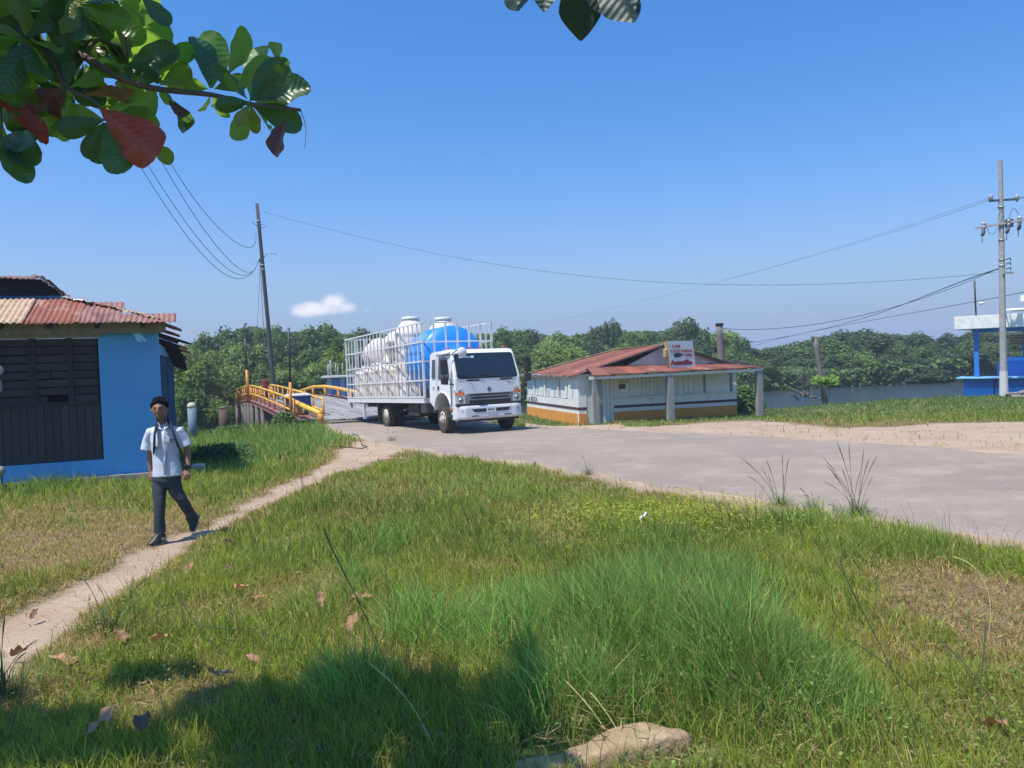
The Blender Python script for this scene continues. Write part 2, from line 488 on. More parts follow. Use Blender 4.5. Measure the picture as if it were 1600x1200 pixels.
def ground_material():
    m = bpy.data.materials.new('ground_soil'); m.use_nodes = True
    n, l = m.node_tree.nodes, m.node_tree.links
    b = n['Principled BSDF']; b.inputs['Roughness'].default_value = .95; b.inputs['Specular IOR Level'].default_value = .15
    at = n.new('ShaderNodeAttribute'); at.attribute_name = 'mask'
    sp = n.new('ShaderNodeSeparateColor'); l.new(at.outputs['Color'], sp.inputs[0])
    g = n.new('ShaderNodeNewGeometry')
    def noise(s, d=6, r=.6):
        z = n.new('ShaderNodeTexNoise'); z.inputs['Scale'].default_value = s; z.inputs['Detail'].default_value = d; z.inputs['Roughness'].default_value = r
        l.new(g.outputs['Position'], z.inputs['Vector']); return z.outputs['Fac']
    def ramp(f, a, b_):
        r = n.new('ShaderNodeMapRange'); r.inputs['From Min'].default_value = a; r.inputs['From Max'].default_value = b_; l.new(f, r.inputs['Value']); return r.outputs[0]
    def mix(f, A, B):
        x = n.new('ShaderNodeMix'); x.data_type = 'RGBA'
        if isinstance(f, float): x.inputs['Factor'].default_value = f
        else: l.new(f, x.inputs['Factor'])
        for k, c in (('A', A), ('B', B)):
            if isinstance(c, tuple): x.inputs[k].default_value = (*c, 1)
            else: l.new(c, x.inputs[k])
        return x.outputs['Result']
    sand = mix(ramp(noise(1.3), .35, .65), (.34, .235, .16), (.44, .325, .235))
    sand = mix(ramp(noise(22, 4), .45, .75), sand, (.27, .185, .13))
    sand = mix(ramp(noise(90, 3), .56, .70), sand, (.50, .42, .34))
    sand = mix(ramp(noise(130, 3), .60, .72), sand, (.15, .11, .085))
    straw = mix(ramp(noise(60, 8, .8), .40, .62), (.24, .17, .095), (.10, .068, .042))
    green = mix(ramp(noise(35, 8, .8), .35, .65), (.075, .115, .028), (.14, .16, .05))
    green = mix(ramp(noise(7), .5, .7), green, (.10, .085, .04))
    c = mix(sp.outputs[1], green, straw)
    c = mix(sp.outputs[0], c, sand)
    l.new(c, b.inputs['Base Color'])
    bp = n.new('ShaderNodeBump'); bp.inputs['Strength'].default_value = .55; bp.inputs['Distance'].default_value = .02
    hsum = n.new('ShaderNodeMath'); hsum.operation = 'ADD'; l.new(noise(60, 6), hsum.inputs[0]); l.new(noise(9, 4), hsum.inputs[1])
    l.new(hsum.outputs[0], bp.inputs['Height']); l.new(bp.outputs[0], b.inputs['Normal'])
    return m
ones = np.ones(XX.size)
ground = grid_mesh('ground', XX, YY, ZZ, {'mask': np.stack([bare_.ravel(), dry_.ravel(), rd_.ravel(), ones], 1)}, ground_material())
ground['kind'] = 'structure'

# ---- road: fine strip mesh between near and far edge
def resample(pts, n):
    pts = np.array(pts); d = np.r_[0, np.cumsum(np.hypot(*np.diff(pts, axis=0).T))]
    s = np.linspace(0, d[-1], n); return np.stack([np.interp(s, d, pts[:, 0]), np.interp(s, d, pts[:, 1])], 1)
ne = resample(road_near, 260)
farl = [(-9.2, 31.6), (-7.95, 32.05), (-4.2, 31.9), (-1.5, 31.0)] + road_far[::-1]
fe = resample(farl, 260)
jit = np.array([vnoise(np.array([p[0]]), np.array([p[1]]), 1.7, 5)[0] - .5 for p in ne])
jit2 = np.array([vnoise(np.array([p[0]]), np.array([p[1]]), 6., 8)[0] - .5 for p in ne])
dirn = fe - ne; dl = np.hypot(dirn[:, 0], dirn[:, 1])[:, None] + 1e-6; dirn = dirn / dl
ne = ne + dirn * (jit * .45 + jit2 * .12)[:, None] * np.clip(dl / 2, 0, 1)
jf = np.array([vnoise(np.array([p[0]]), np.array([p[1]]), .8, 15)[0] - .5 for p in fe])
fe = fe + dirn * (jf * .8)[:, None] * np.clip(dl / 4, 0, 1)
T_ = np.linspace(0, 1, 40)[None, :]
RX = ne[:, :1] * (1 - T_) + fe[:, :1] * T_
RY = ne[:, 1:] * (1 - T_) + fe[:, 1:] * T_
RZ = terrain(RX, RY) + .022
RZ[:, 0] -= .05; RZ[:, -1] -= .05
def road_material():
    m = bpy.data.materials.new('worn_asphalt'); m.use_nodes = True
    n, l = m.node_tree.nodes, m.node_tree.links
    b = n['Principled BSDF']; b.inputs['Roughness'].default_value = .88; b.inputs['Specular IOR Level'].default_value = .3
    g = n.new('ShaderNodeNewGeometry')
    def noise(s, d=6, r=.6, st=(1, 1, 1)):
        mp = n.new('ShaderNodeMapping'); mp.inputs['Scale'].default_value = st; l.new(g.outputs['Position'], mp.inputs[0])
        z = n.new('ShaderNodeTexNoise'); z.inputs['Scale'].default_value = s; z.inputs['Detail'].default_value = d; z.inputs['Roughness'].default_value = r
        l.new(mp.outputs[0], z.inputs['Vector']); return z.outputs['Fac']
    def ramp(f, a, b_):
        r = n.new('ShaderNodeMapRange'); r.inputs['From Min'].default_value = a; r.inputs['From Max'].default_value = b_; l.new(f, r.inputs['Value']); return r.outputs[0]
    def mix(f, A, B):
        x = n.new('ShaderNodeMix'); x.data_type = 'RGBA'; l.new(f, x.inputs['Factor'])
        for k, c in (('A', A), ('B', B)):
            if isinstance(c, tuple): x.inputs[k].default_value = (*c, 1)
            else: l.new(c, x.inputs[k])
        return x.outputs['Result']
    c = mix(ramp(noise(.35, 4), .38, .62), (.23, .180, .142), (.275, .218, .170))
    c = mix(ramp(noise(1.1, 8, .65), .50, .68), c, (.34, .275, .215))
    c = mix(ramp(noise(3.5, 8, .7), .58, .75), c, (.20, .165, .135))
    c = mix(ramp(noise(70, 3), .52, .68), c, (.36, .32, .28))
    c = mix(ramp(noise(110, 3), .58, .68), c, (.10, .09, .085))
    vo = n.new('ShaderNodeTexVoronoi'); vo.feature = 'DISTANCE_TO_EDGE'; vo.inputs['Scale'].default_value = .55
    wp = n.new('ShaderNodeVectorMath'); wp.operation = 'ADD'; 
    nzv = n.new('ShaderNodeTexNoise'); nzv.inputs['Scale'].default_value = 1.5; nzv.inputs['Detail'].default_value = 5
    l.new(g.outputs['Position'], nzv.inputs['Vector']); l.new(g.outputs['Position'], wp.inputs[0]); l.new(nzv.outputs['Color'], wp.inputs[1])
    l.new(wp.outputs[0], vo.inputs['Vector'])
    crack = ramp(vo.outputs['Distance'], .012, .004)
    mk = n.new('ShaderNodeMath'); mk.operation = 'MULTIPLY'; l.new(crack, mk.inputs[0]); l.new(ramp(noise(.5, 2), .62, .7), mk.inputs[1])
    c = mix(mk.outputs[0], c, (.07, .06, .055))
    l.new(c, b.inputs['Base Color'])
    bp = n.new('ShaderNodeBump'); bp.inputs['Strength'].default_value = .4; bp.inputs['Distance'].default_value = .01
    l.new(noise(110, 4), bp.inputs['Height']); l.new(bp.outputs[0], b.inputs['Normal'])
    return m
road = grid_mesh('road', RX, RY, RZ, {}, road_material()); road['kind'] = 'structure'

# ---- water
def water_material():
    m = bpy.data.materials.new('river_water'); m.use_nodes = True
    n, l = m.node_tree.nodes, m.node_tree.links
    b = n['Principled BSDF']; b.inputs['Base Color'].default_value = (.035, .045, .045, 1); b.inputs['Roughness'].default_value = .12; b.inputs['IOR'].default_value = 1.33
    g = n.new('ShaderNodeNewGeometry')
    mp = n.new('ShaderNodeMapping'); mp.inputs['Scale'].default_value = (.7, 1.5, 1); l.new(g.outputs['Position'], mp.inputs[0])
    z = n.new('ShaderNodeTexNoise'); z.inputs['Scale'].default_value = 2.6; z.inputs['Detail'].default_value = 5; l.new(mp.outputs[0], z.inputs['Vector'])
    bp = n.new('ShaderNodeBump'); bp.inputs['Strength'].default_value = 1.; bp.inputs['Distance'].default_value = .16
    l.new(z.outputs['Fac'], bp.inputs['Height']); l.new(bp.outputs[0], b.inputs['Normal'])
    return m
wb = MB()
wx = [-400, -60, -20, 0, 20, 60, 400]
lo = [(x, float(np.interp(x, NEAR_X, NEAR_Y)) - 1.5) for x in wx]; hi = [(x, float(np.interp(x, FAR_X, FAR_Y)) + 4) for x in wx]
for i in range(len(wx) - 1):
    wb.quad((*lo[i], WATER_Z), (*lo[i + 1], WATER_Z), (*hi[i + 1], WATER_Z), (*hi[i], WATER_Z))
water = wb.build('river_water', water_material()); water['kind'] = 'structure'

# ---------------------------------------------------------------- grass: every blade is geometry
HOUSE_C = Vector((-6.24, 13.6, 0)); HOUSE_A = Vector((-.931, -.363, 0)); HOUSE_B = Vector((-.363, .931, 0))
house_poly = [tuple((HOUSE_C + HOUSE_A * a + HOUSE_B * b)[:2]) for a, b in ((-.05, -.12), (7, -.12), (7, 6), (-.05, 6))]
shop_poly = [(2.9, 32.1), (10.0, 34.3), (8.2, 41), (.4, 38.5)]
tall_spots = []
for (px, py, r, h) in ((1000, 1010, .75, .34), (1150, 1060, .6, .30), (800, 1010, .55, .28), (650, 1010, .36, .30), (560, 1090, .3, .24), (520, 940, .4, .2), (470, 860, .6, .14), (60, 770, 1.0, .2), (170, 775, .8, .16), (900, 1130, .45, .28), (1250, 1100, .45, .24), (1080, 930, .8, .22),
                       (1330, 812, .6, .20), (1230, 815, .7, .16), (1450, 850, .8, .12), (600, 850, .7, .16), (700, 780, 1.6, .18), (560, 790, 1.0, .16), (800, 760, 1.2, .14), (880, 850, .8, .12),
                       (440, 680, 3.2, .34), (500, 700, 2.2, .26), (380, 720, 2.0, .24), (330, 700, 2.2, .25), (1350, 980, .4, .10), (1020, 850, .6, .16), (240, 1180, .4, .12)):
    x, y = g2(px, py); tall_spots.append((x, y, r, h))
def grass_height(x, y):
    h = .075 + .075 * fbm(x, y, 1.2, 51) + .05 * smooth(.5, .75, fbm(x, y, 4., 57))
    for (bx, by, r, hh) in tall_spots:
        d = ((x - bx) ** 2 + ((y - by) * .75) ** 2) / r ** 2
        h = np.maximum(h, 1.35 * hh * np.exp(-d * .8) * (.55 + .9 * fbm(x, y, 2.5, 61)))
    h = np.where((y > 24) & (x > 2), .10 + .08 * fbm(x, y, .6, 71), h)
    return h
def scatter(y0, y1, per_m2, wfac, xlo=-.80, xhi=.80, extra=lambda x, y: np.ones_like(x)):
    xa, xb = xlo * y1 - .6, xhi * y1 + .6
    n = int((xb - xa) * (y1 - y0) * per_m2)
    x = rng.uniform(xa, xb, n); y = rng.uniform(y0, y1, n)
    ok = (x > xlo * y - .6) & (x < xhi * y + .6)
    x, y = x[ok], y[ok]
    bare, dry, rd = dirt_masks(x, y)
    h = grass_height(x, y)
    dens = (1 - bare) * (1 - .45 * dry) * extra(x, y)
    dens = np.where((bare > .5), .015, dens)
    ok = (rng.random(len(x)) < dens) & (rd < .5) & ~in_poly(x, y, house_poly) & ~in_poly(x, y, shop_poly)
    fr_ = g2(955, 1185); er = np.hypot((x - fr_[0]) / .46, (y - fr_[1] + .03) / .20) < 1
    ok &= ~(er & (rng.random(len(x)) < .93))
    ok &= (terrain(x, y) > WATER_Z + .15) & (y < np.interp(x, FAR_X, FAR_Y) - 2)
    x, y, h, dry = x[ok], y[ok], h[ok], dry[ok]
    return x, y, h * (1 - .6 * dry), dry, np.full(len(x), wfac)
parts_ = [scatter(2.2, 4.5, 5600, .0055), scatter(4.5, 7, 4000, .0064), scatter(7, 10, 2000, .009), scatter(10, 15, 1000, .012),
          scatter(15, 24, 260, .018), scatter(24, 46, 75, .03)]
gx_, gy_, gh_, gd_, gw_ = [np.concatenate(q) for q in zip(*parts_)]
N = len(gx_)
gz_ = height(gx_, gy_)
isdry = rng.random(N) < np.clip(.13 + gd_ * .85, 0, .88)
hh = gh_ * rng.uniform(.5, 1.45, N)
stalk = (rng.random(N) < .012) & (gy_ < 12) & (gh_ > .08)
hh = np.where(stalk, hh * 1.0 + rng.uniform(.10, .36, N), hh)
az = rng.uniform(0, 2 * np.pi, N)
lean = rng.uniform(.12, 1.1, N) * np.where(isdry, 1.9, 1.0)
lean = np.where(stalk, lean * .5, lean)
lean = np.where(rng.random(N) < .12 * (1 + 3 * gd_), lean + 1.5, lean)
drift = np.stack([-.12 * np.ones(N), .05 * np.ones(N)], 1)
dx = np.cos(az) * lean + drift[:, 0]; dy = np.sin(az) * lean + drift[:, 1]
w = gw_ * rng.uniform(.6, 1.3, N) * np.where(stalk, .6, 1)
va = rng.uniform(0, 2 * np.pi, N); sx_, sy_ = np.cos(va) * w / 2, np.sin(va) * w / 2
L1 = hh * .5
nrm1 = 1 / np.sqrt(1 + (lean * .45) ** 2); nrm2 = 1 / np.sqrt(1 + (lean * 1.4) ** 2)
mx_, my_, mz_ = gx_ + dx * .45 * L1 * nrm1, gy_ + dy * .45 * L1 * nrm1, gz_ + L1 * nrm1
tx_, ty_, tz_ = mx_ + dx * 1.4 * L1 * nrm2, my_ + dy * 1.4 * L1 * nrm2, mz_ + L1 * nrm2
co = np.empty((N, 5, 3))
co[:, 0] = np.stack([gx_ - sx_, gy_ - sy_, gz_ - .01], 1); co[:, 1] = np.stack([gx_ + sx_, gy_ + sy_, gz_ - .01], 1)
co[:, 2] = np.stack([mx_ + sx_ * .8, my_ + sy_ * .8, mz_], 1); co[:, 3] = np.stack([mx_ - sx_ * .8, my_ - sy_ * .8, mz_], 1)
co[:, 4] = np.stack([tx_, ty_, tz_], 1)
r1 = rng.random((N, 1)); r2 = rng.random((N, 1))
patch = fbm(gx_, gy_, .8, 81)[:, None]
ga = np.array([[.15, .225, .032]]); gb = np.array([[.36, .40, .058]]); gc = np.array([[.10, .24, .075]])
col = ga * (1 - r1) + gb * r1
tallk = np.clip((gh_[:, None] - .10) / .16, 0, 1)
col = col * (1 - .55 * tallk) + gc * .55 * tallk * (1 + .5 * r2)
col = col * (.6 + .8 * patch) * (.55 + .9 * r2)
yel = np.clip((patch - .52) * 5, 0, 1) * (1 - tallk) * .5
col = col * (1 - yel) + np.array([[.29, .30, .055]]) * yel
fary = np.clip((gy_[:, None] - 22) / 8, 0, 1)
col = col * (1 - fary) + np.array([[.125, .205, .055]]) * (.8 + .4 * r1) * fary
drc = np.array([[.42, .31, .15]]) * (.35 + 1.1 * r2) + np.array([[.05, .0, -.01]]) * r1
col = np.where(isdry[:, None], drc, col)
col = np.where(stalk[:, None], np.array([[.10, .12, .045]]), col)
cc = np.ones((N, 5, 4), np.float32)
for k, f in enumerate((1, 1, 1, 1, 1.05)): cc[:, k, :3] = col * f
me = bpy.data.meshes.new('grass')
me.vertices.add(N * 5); me.vertices.foreach_set('co', co.astype(np.float32).ravel())
base = (np.arange(N, dtype=np.int32) * 5)[:, None]
li = np.concatenate([base + np.array([[0, 1, 2, 3]]), base + np.array([[3, 2, 4]])], 1).astype(np.int32)
me.loops.add(li.size); me.loops.foreach_set('vertex_index', li.ravel())
me.polygons.add(N * 2)
ls = (np.arange(N, dtype=np.int32) * 7)[:, None] + np.array([[0, 4]]); me.polygons.foreach_set('loop_start', ls.astype(np.int32).ravel())
me.update(calc_edges=True)
a = me.color_attributes.new('tint', 'FLOAT_COLOR', 'POINT'); a.data.foreach_set('color', cc.ravel())
me.materials.append(leaf_mat('grass_blades', trans=.42, rough=.55, spec=.25))
grass = bpy.data.objects.new('grass', me); COL.objects.link(grass)
tag(grass, 'uneven green grass with dry straw patches over the verges', 'grass', kind='stuff')
print('blades', N)
# ================================================================ shared materials
M_rust = mat('rusted_tin', (.30, .085, .045), .75, (.19, .06, .04), 3.2, .5, .25, 60, metal=.0, col3=(.42, .30, .22), scale3=1.6, thr3=(.56, .68), coord='World')
M_rust2 = mat('dull_red_tin', (.23, .105, .09), .75, (.30, .15, .12), 4, .5, .2, 60, col3=(.13, .06, .055), scale3=2.5, thr3=(.5, .65), coord='World')
M_tin_tan = mat('tan_weathered_tin', (.50, .37, .25), .65, (.36, .22, .13), 5, .6, .2, 50, col3=(.25, .11, .06), scale3=2.2, thr3=(.58, .66), coord='World')
M_tin_white = mat('galvanised_tin', (.55, .55, .55), .4, (.40, .36, .33), 5, .6, .1, 50, metal=.4, coord='World', col3=(.3, .14, .08), scale3=3, thr3=(.6, .7))
M_dkwood = mat('dark_stained_boards', (.030, .025, .026), .75, (.055, .045, .042), 6, .6, .3, 60, stretch=(1, 1, 1), objvar=.25)
M_dkwood2 = mat('dark_brown_frame', (.018, .015, .016), .8, (.035, .028, .026), 8, .6, .2, 60)
M_greywood = mat('grey_weathered_wood', (.20, .17, .135), .85, (.32, .28, .23), 9, .6, .4, 70, stretch=(1, 1, .15), coord='World', objvar=.15)
M_blue = mat('sky_blue_wall_paint', (.11, .38, .70), .8, (.085, .32, .63), 1.4, .5, .2, 30, coord='World', col3=(.13, .29, .50), scale3=3.5, thr3=(.58, .72))
M_blue_dk = mat('teal_blue_boards', (.03, .13, .24), .7, (.02, .08, .15), 5, .6, .2, 40, coord='World', objvar=.3)
M_conc = mat('old_concrete', (.30, .28, .25), .9, (.20, .19, .17), 5, .6, .4, 40, coord='World', col3=(.12, .13, .09), scale3=3, thr3=(.55, .7))
M_dark = mat('inner_shade_and_black', (.008, .009, .012), .9)  # near black: the shade inside openings put into the colour; also black parts

# ================================================================ blue house on the left
hroot = thing('blue_house', 'blue painted house with rusty corrugated roof and dark board shutters behind the walking boy', 'house', (HOUSE_C.x, HOUSE_C.y, 0), math.atan2(.363, .931))
# local frame: -x runs left along the front wall, +y runs back, z world
def HL(px, py, yoff=0.):
    """sight line met with the front wall plane, in house coordinates"""
    n = -HOUSE_B
    p = on_plane(px, py, HOUSE_C + HOUSE_B * yoff, n) - HOUSE_C
    return p.dot(-HOUSE_A), p.z
ztop = 2.52; zb = tz(HOUSE_C.x, HOUSE_C.y) + .02
HWd, HDp = 7.0, 5.6
# window geometry in wall coordinates
wr, wtop = HL(155, 527); wr2, wbot = HL(160, 718)
wr = (wr + wr2) / 2
wl_ = -4.6
b = MB()
b.box(((wr + 0) / 2, .09, (zb + .12 + ztop) / 2), (-wr, .18, ztop - zb - .12))
b.box(((wr + wl_) / 2, .09, (wtop + ztop) / 2), (wr - wl_, .18, ztop - wtop))
b.box(((wr + wl_) / 2, .09, (zb + .12 + wbot) / 2), (wr - wl_, .18, wbot - zb - .12))
b.box(((wl_ - HWd) / 2, .09, (zb + .12 + ztop) / 2), (HWd + wl_, .18, ztop - zb - .12))
b.build('front_wall', M_blue, hroot)
# side wall: pillars and openings with louvre boards
b = MB()
b.box((-.09, .32, (zb + ztop) / 2), (.18, .28, ztop - zb))
b.box((-.09, 2.9, zb + .12), (.18, 4.9, .24))
b.box((-.09, 2.9, 2.12), (.18, 4.9, .2))
for yy in (1.6, 2.7, 3.8, 5.3): b.box((-.09, yy, 1.2), (.178, .16, 2.0))
b.build('side_wall', M_blue, hroot)
MB().box((-HWd / 2, HDp, (zb + ztop) / 2), (HWd, .18, ztop - zb)).build('back_wall', M_blue, hroot)
MB().box((-.5, 2.9, 1.1), (.04, 5, 2.2)).build('room_shade_sheet', M_dark, hroot)  # added black sheet standing in for the unlit room
for i in range(22):
    yy = .55 + i * .215
    if any(abs(yy - q) < .1 for q in (1.6, 2.7, 3.8, 5.3)): continue
    piece('louvre_board', M_blue_dk, hroot, (-.02, yy, 1.10 - .01 * (i % 3)), (.035, .15, 1.86), (0, 0, R(18 + (i * 37 % 11))))
# plinth
b = MB(); b.box((-HWd / 2 + .05, .12, zb + .0), (HWd + .3, .62, .26)); b.build('concrete_plinth', M_conc, hroot)
# window boards
mid = HL(150, 628)[1]
h1 = (wtop - mid) / 8
xs = [wl_, wr - 1.62 - .95, HL(50, 600)[0], HL(110, 600)[0], wr]
cols = [(HL(0, 580)[0] - 1.2, HL(47, 580)[0]), (HL(55, 580)[0], HL(105, 580)[0]), (HL(113, 580)[0], HL(152, 580)[0])]
MB().box(((wl_ + wr) / 2, .32, (wtop + wbot) / 2), (wr - wl_, .04, wtop - wbot)).build('opening_shade_sheet', M_dark, hroot)  # near-black sheet in place of the shade behind the shutters
rr = random.Random(3)
for ci, (a, c) in enumerate(cols):
    for k in range(8):
        if ci == 1 and k in (4,):   # broken slat
            x0, x1 = a, a + (c - a) * .45
        elif ci == 1 and k == 7: x0, x1 = a, a + (c - a) * .3
        else: x0, x1 = a, c
        piece('shutter_slat', M_dkwood, hroot, ((x0 + x1) / 2, .07 + rr.uniform(-.006, .006), wtop - h1 * (k + .5)), (x1 - x0, .02, h1 * .86), (R(8 + rr.uniform(-3, 3)), R(rr.uniform(-.5, .5)), 0))
    if ci == 1:
        piece('shutter_slat', M_dkwood, hroot, (c - .12, .072, wtop - h1 * 4.5), (.24, .02, h1 * .8), (R(8), R(6), 0))
for x in (HL(51, 580)[0], HL(109, 580)[0], HL(-65, 580)[0]):
    piece('window_post', M_dkwood2, hroot, (x, .06, (wtop + mid) / 2), (.09, .07, wtop - mid))
nx_ = 16
x0 = wl_; pw = (wr - .02 - x0) / 30
for k in range(30):
    piece('shutter_plank', M_dkwood, hroot, (x0 + pw * (k + .5), .075 + (k % 2) * .006, (mid + wbot) / 2), (pw * .93, .022, mid - wbot - .01))
MB().box(((wl_ + wr) / 2, .045, mid), (wr - wl_, .05, .055)).build('window_rail', M_dkwood2, hroot)
MB().box(((wl_ + wr) / 2, -.01, wtop + .07), (wr - wl_ + .1, .06, .13)).build('lintel_board', M_greywood, hroot)
# eave beam
MB().box((-HWd / 2, -.10, ztop + .02), (HWd + .3, .08, .28)).build('eave_beam', M_greywood, hroot)
for k in range(10):
    piece('rafter_end', M_dkwood2, hroot, (-.2 - k * .7, -.12, ztop + .09), (.07, .5, .09), (R(20), 0, 0))
for k in range(8):
    piece('rafter_end', M_dkwood2, hroot, (.14, .5 + k * .68, ztop - .20 - k * .07), (.40, .06, .07), (0, R(22), 0))
# roof: corrugated sheets as separate pieces
def corr(name, m, parent, o, ux, uy, w, h, amp=.012, pitch=.09, ragged=0, seed=0, nv=5, sag=0., jn=0.):
    """corrugated sheet: corrugations run along uy; o is the lower left corner"""
    o, ux, uy = Vector(o), Vector(ux).normalized(), Vector(uy).normalized()
    nn = ux.cross(uy).normalized()
    if nn.z < 0: nn = -nn
    r = random.Random(seed)
    n = max(6, int(w / pitch * 6)); vs = []; fs = []
    rag = [r.uniform(-1, 1) * ragged for _ in range(n // 5 + 2)]
    for j in range(nv + 1):
        v = j / nv
        for i in range(n + 1):
            u = i / n
            e = 0
            if j == 0: e = -rag[i // 5]
            if j == nv: e = rag[(i * 7 // 5) % len(rag)]
            p = o + ux * (u * w) + uy * (v * h + e) + nn * (amp * math.sin(2 * math.pi * u * w / pitch) + sag * math.sin(u * math.pi * 1.3 + seed) + jn * (mnoise.noise(Vector((u * 3 + seed, v * 3, seed)))))
            vs.append(p)
    for j in range(nv):
        for i in range(n): fs.append((j * (n + 1) + i, j * (n + 1) + i + 1, (j + 1) * (n + 1) + i + 1, (j + 1) * (n + 1) + i))
    return MB().add(vs, fs, True).build(name, m, parent, fixn=False, solid=.004)
ze = ztop + .09; sl = .40; slope = Vector((0, math.cos(.40), math.sin(.40)))
tins = [M_rust2, M_rust2, M_rust, M_tin_tan, M_tin_tan, M_tin_tan, M_tin_white, M_rust, M_tin_tan]
xr = .30
k = 0; x = xr
widths = [.85, .62, .8, .85, .8, .85, .8, .85, .8]
# front slope: narrow strip up to the hip; the sheets near the corner are short
for i, wd in enumerate(widths):
    x1 = x - wd
    hl = min(1.12, max(.22, (xr - x) * .80 + .22)) * .92
    corr('roof_sheet', tins[i], hroot, (x1 - .03, -.47 + rr.uniform(-.03, .03), ze - .045 + .006 * (i % 2)), (1, 0, 0), slope, wd + .06, hl + .24, amp=.013, pitch=.085, ragged=.02, seed=i, jn=.02)
    x = x1
# hip capping sheets, bright and ragged, laid along the hip line
hip0 = Vector((.20, -.30, ze + .0)); hip1 = Vector((-1.45, .80, ze + .47))
hd = (hip1 - hip0); hn = hd.normalized()
for i, (a, c, m) in enumerate(((0.0, .26, M_tin_tan), (.22, .5, M_tin_tan), (.46, .75, M_rust), (.7, 1.02, M_tin_white))):
    o = hip0 + hd * a
    corr('hip_sheet', m, hroot, o + Vector((-.10, -.08, .01 + .008 * i)), hn, (.45, .8, -.02), hd.length * (c - a), .30, amp=.01, pitch=.09, ragged=.04, seed=20 + i, jn=.05)
# side slope, seen from below: dark underside with ragged eave
sidesl = Vector((-math.cos(.36), 0, math.sin(.36)))
for i in range(7):
    y0 = -.25 + i * .86
    drop = -.16 - .075 * i + rr.uniform(-.03, .03)
    corr('roof_sheet', (M_rust2, M_rust, M_dkwood2)[i % 3], hroot, ((.50 if i > 1 else .34) + rr.uniform(-.06, .05) - .03 * i, y0, ze + drop), (0, 1, 0), sidesl, .92, min(1.4, y0 + .80), amp=.014, pitch=.09, ragged=.07, seed=40 + i, nv=4, jn=.03)
# upper roof with ragged gable end
zg = ze + .52
pg0 = HL(100, 468, 1.3); pgr = HL(57, 434, 1.3)
gx0, gz0 = pg0; gx1, gz1 = pgr
b = MB()
b.prism([(gx0 + .16, 1.3, gz0 - .06), (gx1 + .20, 1.3, gz1 - .03), (-HWd, 1.3, gz1 + .10), (-HWd, 1.3, gz0 - .45), (gx0 + .16, 1.3, gz0 - .40)], (0, .05, 0))
b.build('gable_shade_board', M_dkwood2, hroot)  # near-black colour carries the shade on the gable face
for i, (t0, t1) in enumerate(((0, .26), (.24, .5), (.48, .76), (.74, 1.0))):
    a = Vector((gx0, 1.12, gz0)).lerp(Vector((gx1, 1.12, gz1)), t0); c = Vector((gx0, 1.12, gz0)).lerp(Vector((gx1, 1.12, gz1)), t1)
    corr('gable_sheet', (M_rust2, M_dkwood2, M_tin_white, M_rust2)[i], hroot, a + Vector((.05, 0, .01 * (3 - i))), (c - a), (0, 1, .02), (c - a).length + .08, .9, amp=.012, pitch=.09, ragged=.06, seed=60 + i, jn=.04)
for i in range(4):
    corr('ridge_sheet', (M_rust2, M_tin_white, M_rust, M_rust2)[i], hroot, (gx1 - .9 * (i + 1), .98 - .02 * i, gz1 - .05 + .035 * i), (1, 0, .0), (0, 1, .16), .95, .8, amp=.013, pitch=.09, ragged=.06, seed=70 + i, jn=.05)
# corrugated closing boards between upper and lower roofs
MB().box(((gx0 - HWd) / 2, 1.15, zg - .14), (HWd + gx0, .06, .34)).build('gable_base_board', M_blue_dk, hroot)

# electricity meter on its post, left edge
ml = HOUSE_C + HOUSE_A * (-HL(5, 578)[0]) + HOUSE_B * -.45
mroot = thing('electricity_meter', 'round grey electricity meter on a pipe at the left end of the blue house', 'meter', (ml.x - .03, ml.y, tz(ml.x, ml.y)))
M_gal = mat('galvanised_steel', (.45, .46, .47), .45, (.35, .36, .37), 8, .5, metal=.6)
M_glassy = mat('meter_glass', (.5, .52, .52), .1, trans=.3, coat=.5)
M_box = mat('grey_metal_box', (.36, .38, .38), .5, (.28, .30, .30), 6, .5)
mz = P(8, 578, ml.y).z - mroot.location.z
MB().tube([(-.06, .12, 0), (-.06, .12, mz + .6)], .014, 8).build('conduit_pipe', M_blue_dk, mroot)
MB().lathe((.0, 0, mz), [(.075, .12), (.085, .10), (.085, 0)], 18, 'Y').build('meter_base', M_box, mroot)
MB().lathe((.0, 0, mz), [(.078, 0), (.078, -.07), (.06, -.11), (.02, -.115)], 18, 'Y').build('meter_glass', M_glassy, mroot)
bz = P(8, 603, ml.y).z - mroot.location.z
MB().box((.0, .0, bz), (.15, .10, .17)).build('breaker_box', M_box, mroot, bevel=.008)
MB().box((.01, -.055, bz), (.05, .02, .09)).build('breaker_switch', M_dark, mroot)
wz = P(8, 735, ml.y).z - mroot.location.z
MB().lathe((.05, -.1, wz), [(.02, .05), (.08, .04), (.09, -.02), (.05, -.06), (.01, -.06)], 14, 'Y').build('round_lid', mat('faded_plastic_lid', (.32, .30, .24), .7, (.2, .2, .15), 10, .5), mroot)
tt = thing('concrete_block', 'small whitewashed concrete block in the grass behind the walking boy', 'block', G(311, 742))
MB().box((0, 0, .09), (.2, .16, .22)).build('block_body', mat('whitewashed_concrete', (.55, .53, .49), .9, (.4, .38, .34), 9, .5, .4, 60, coord='World'), tt, bevel=.012)

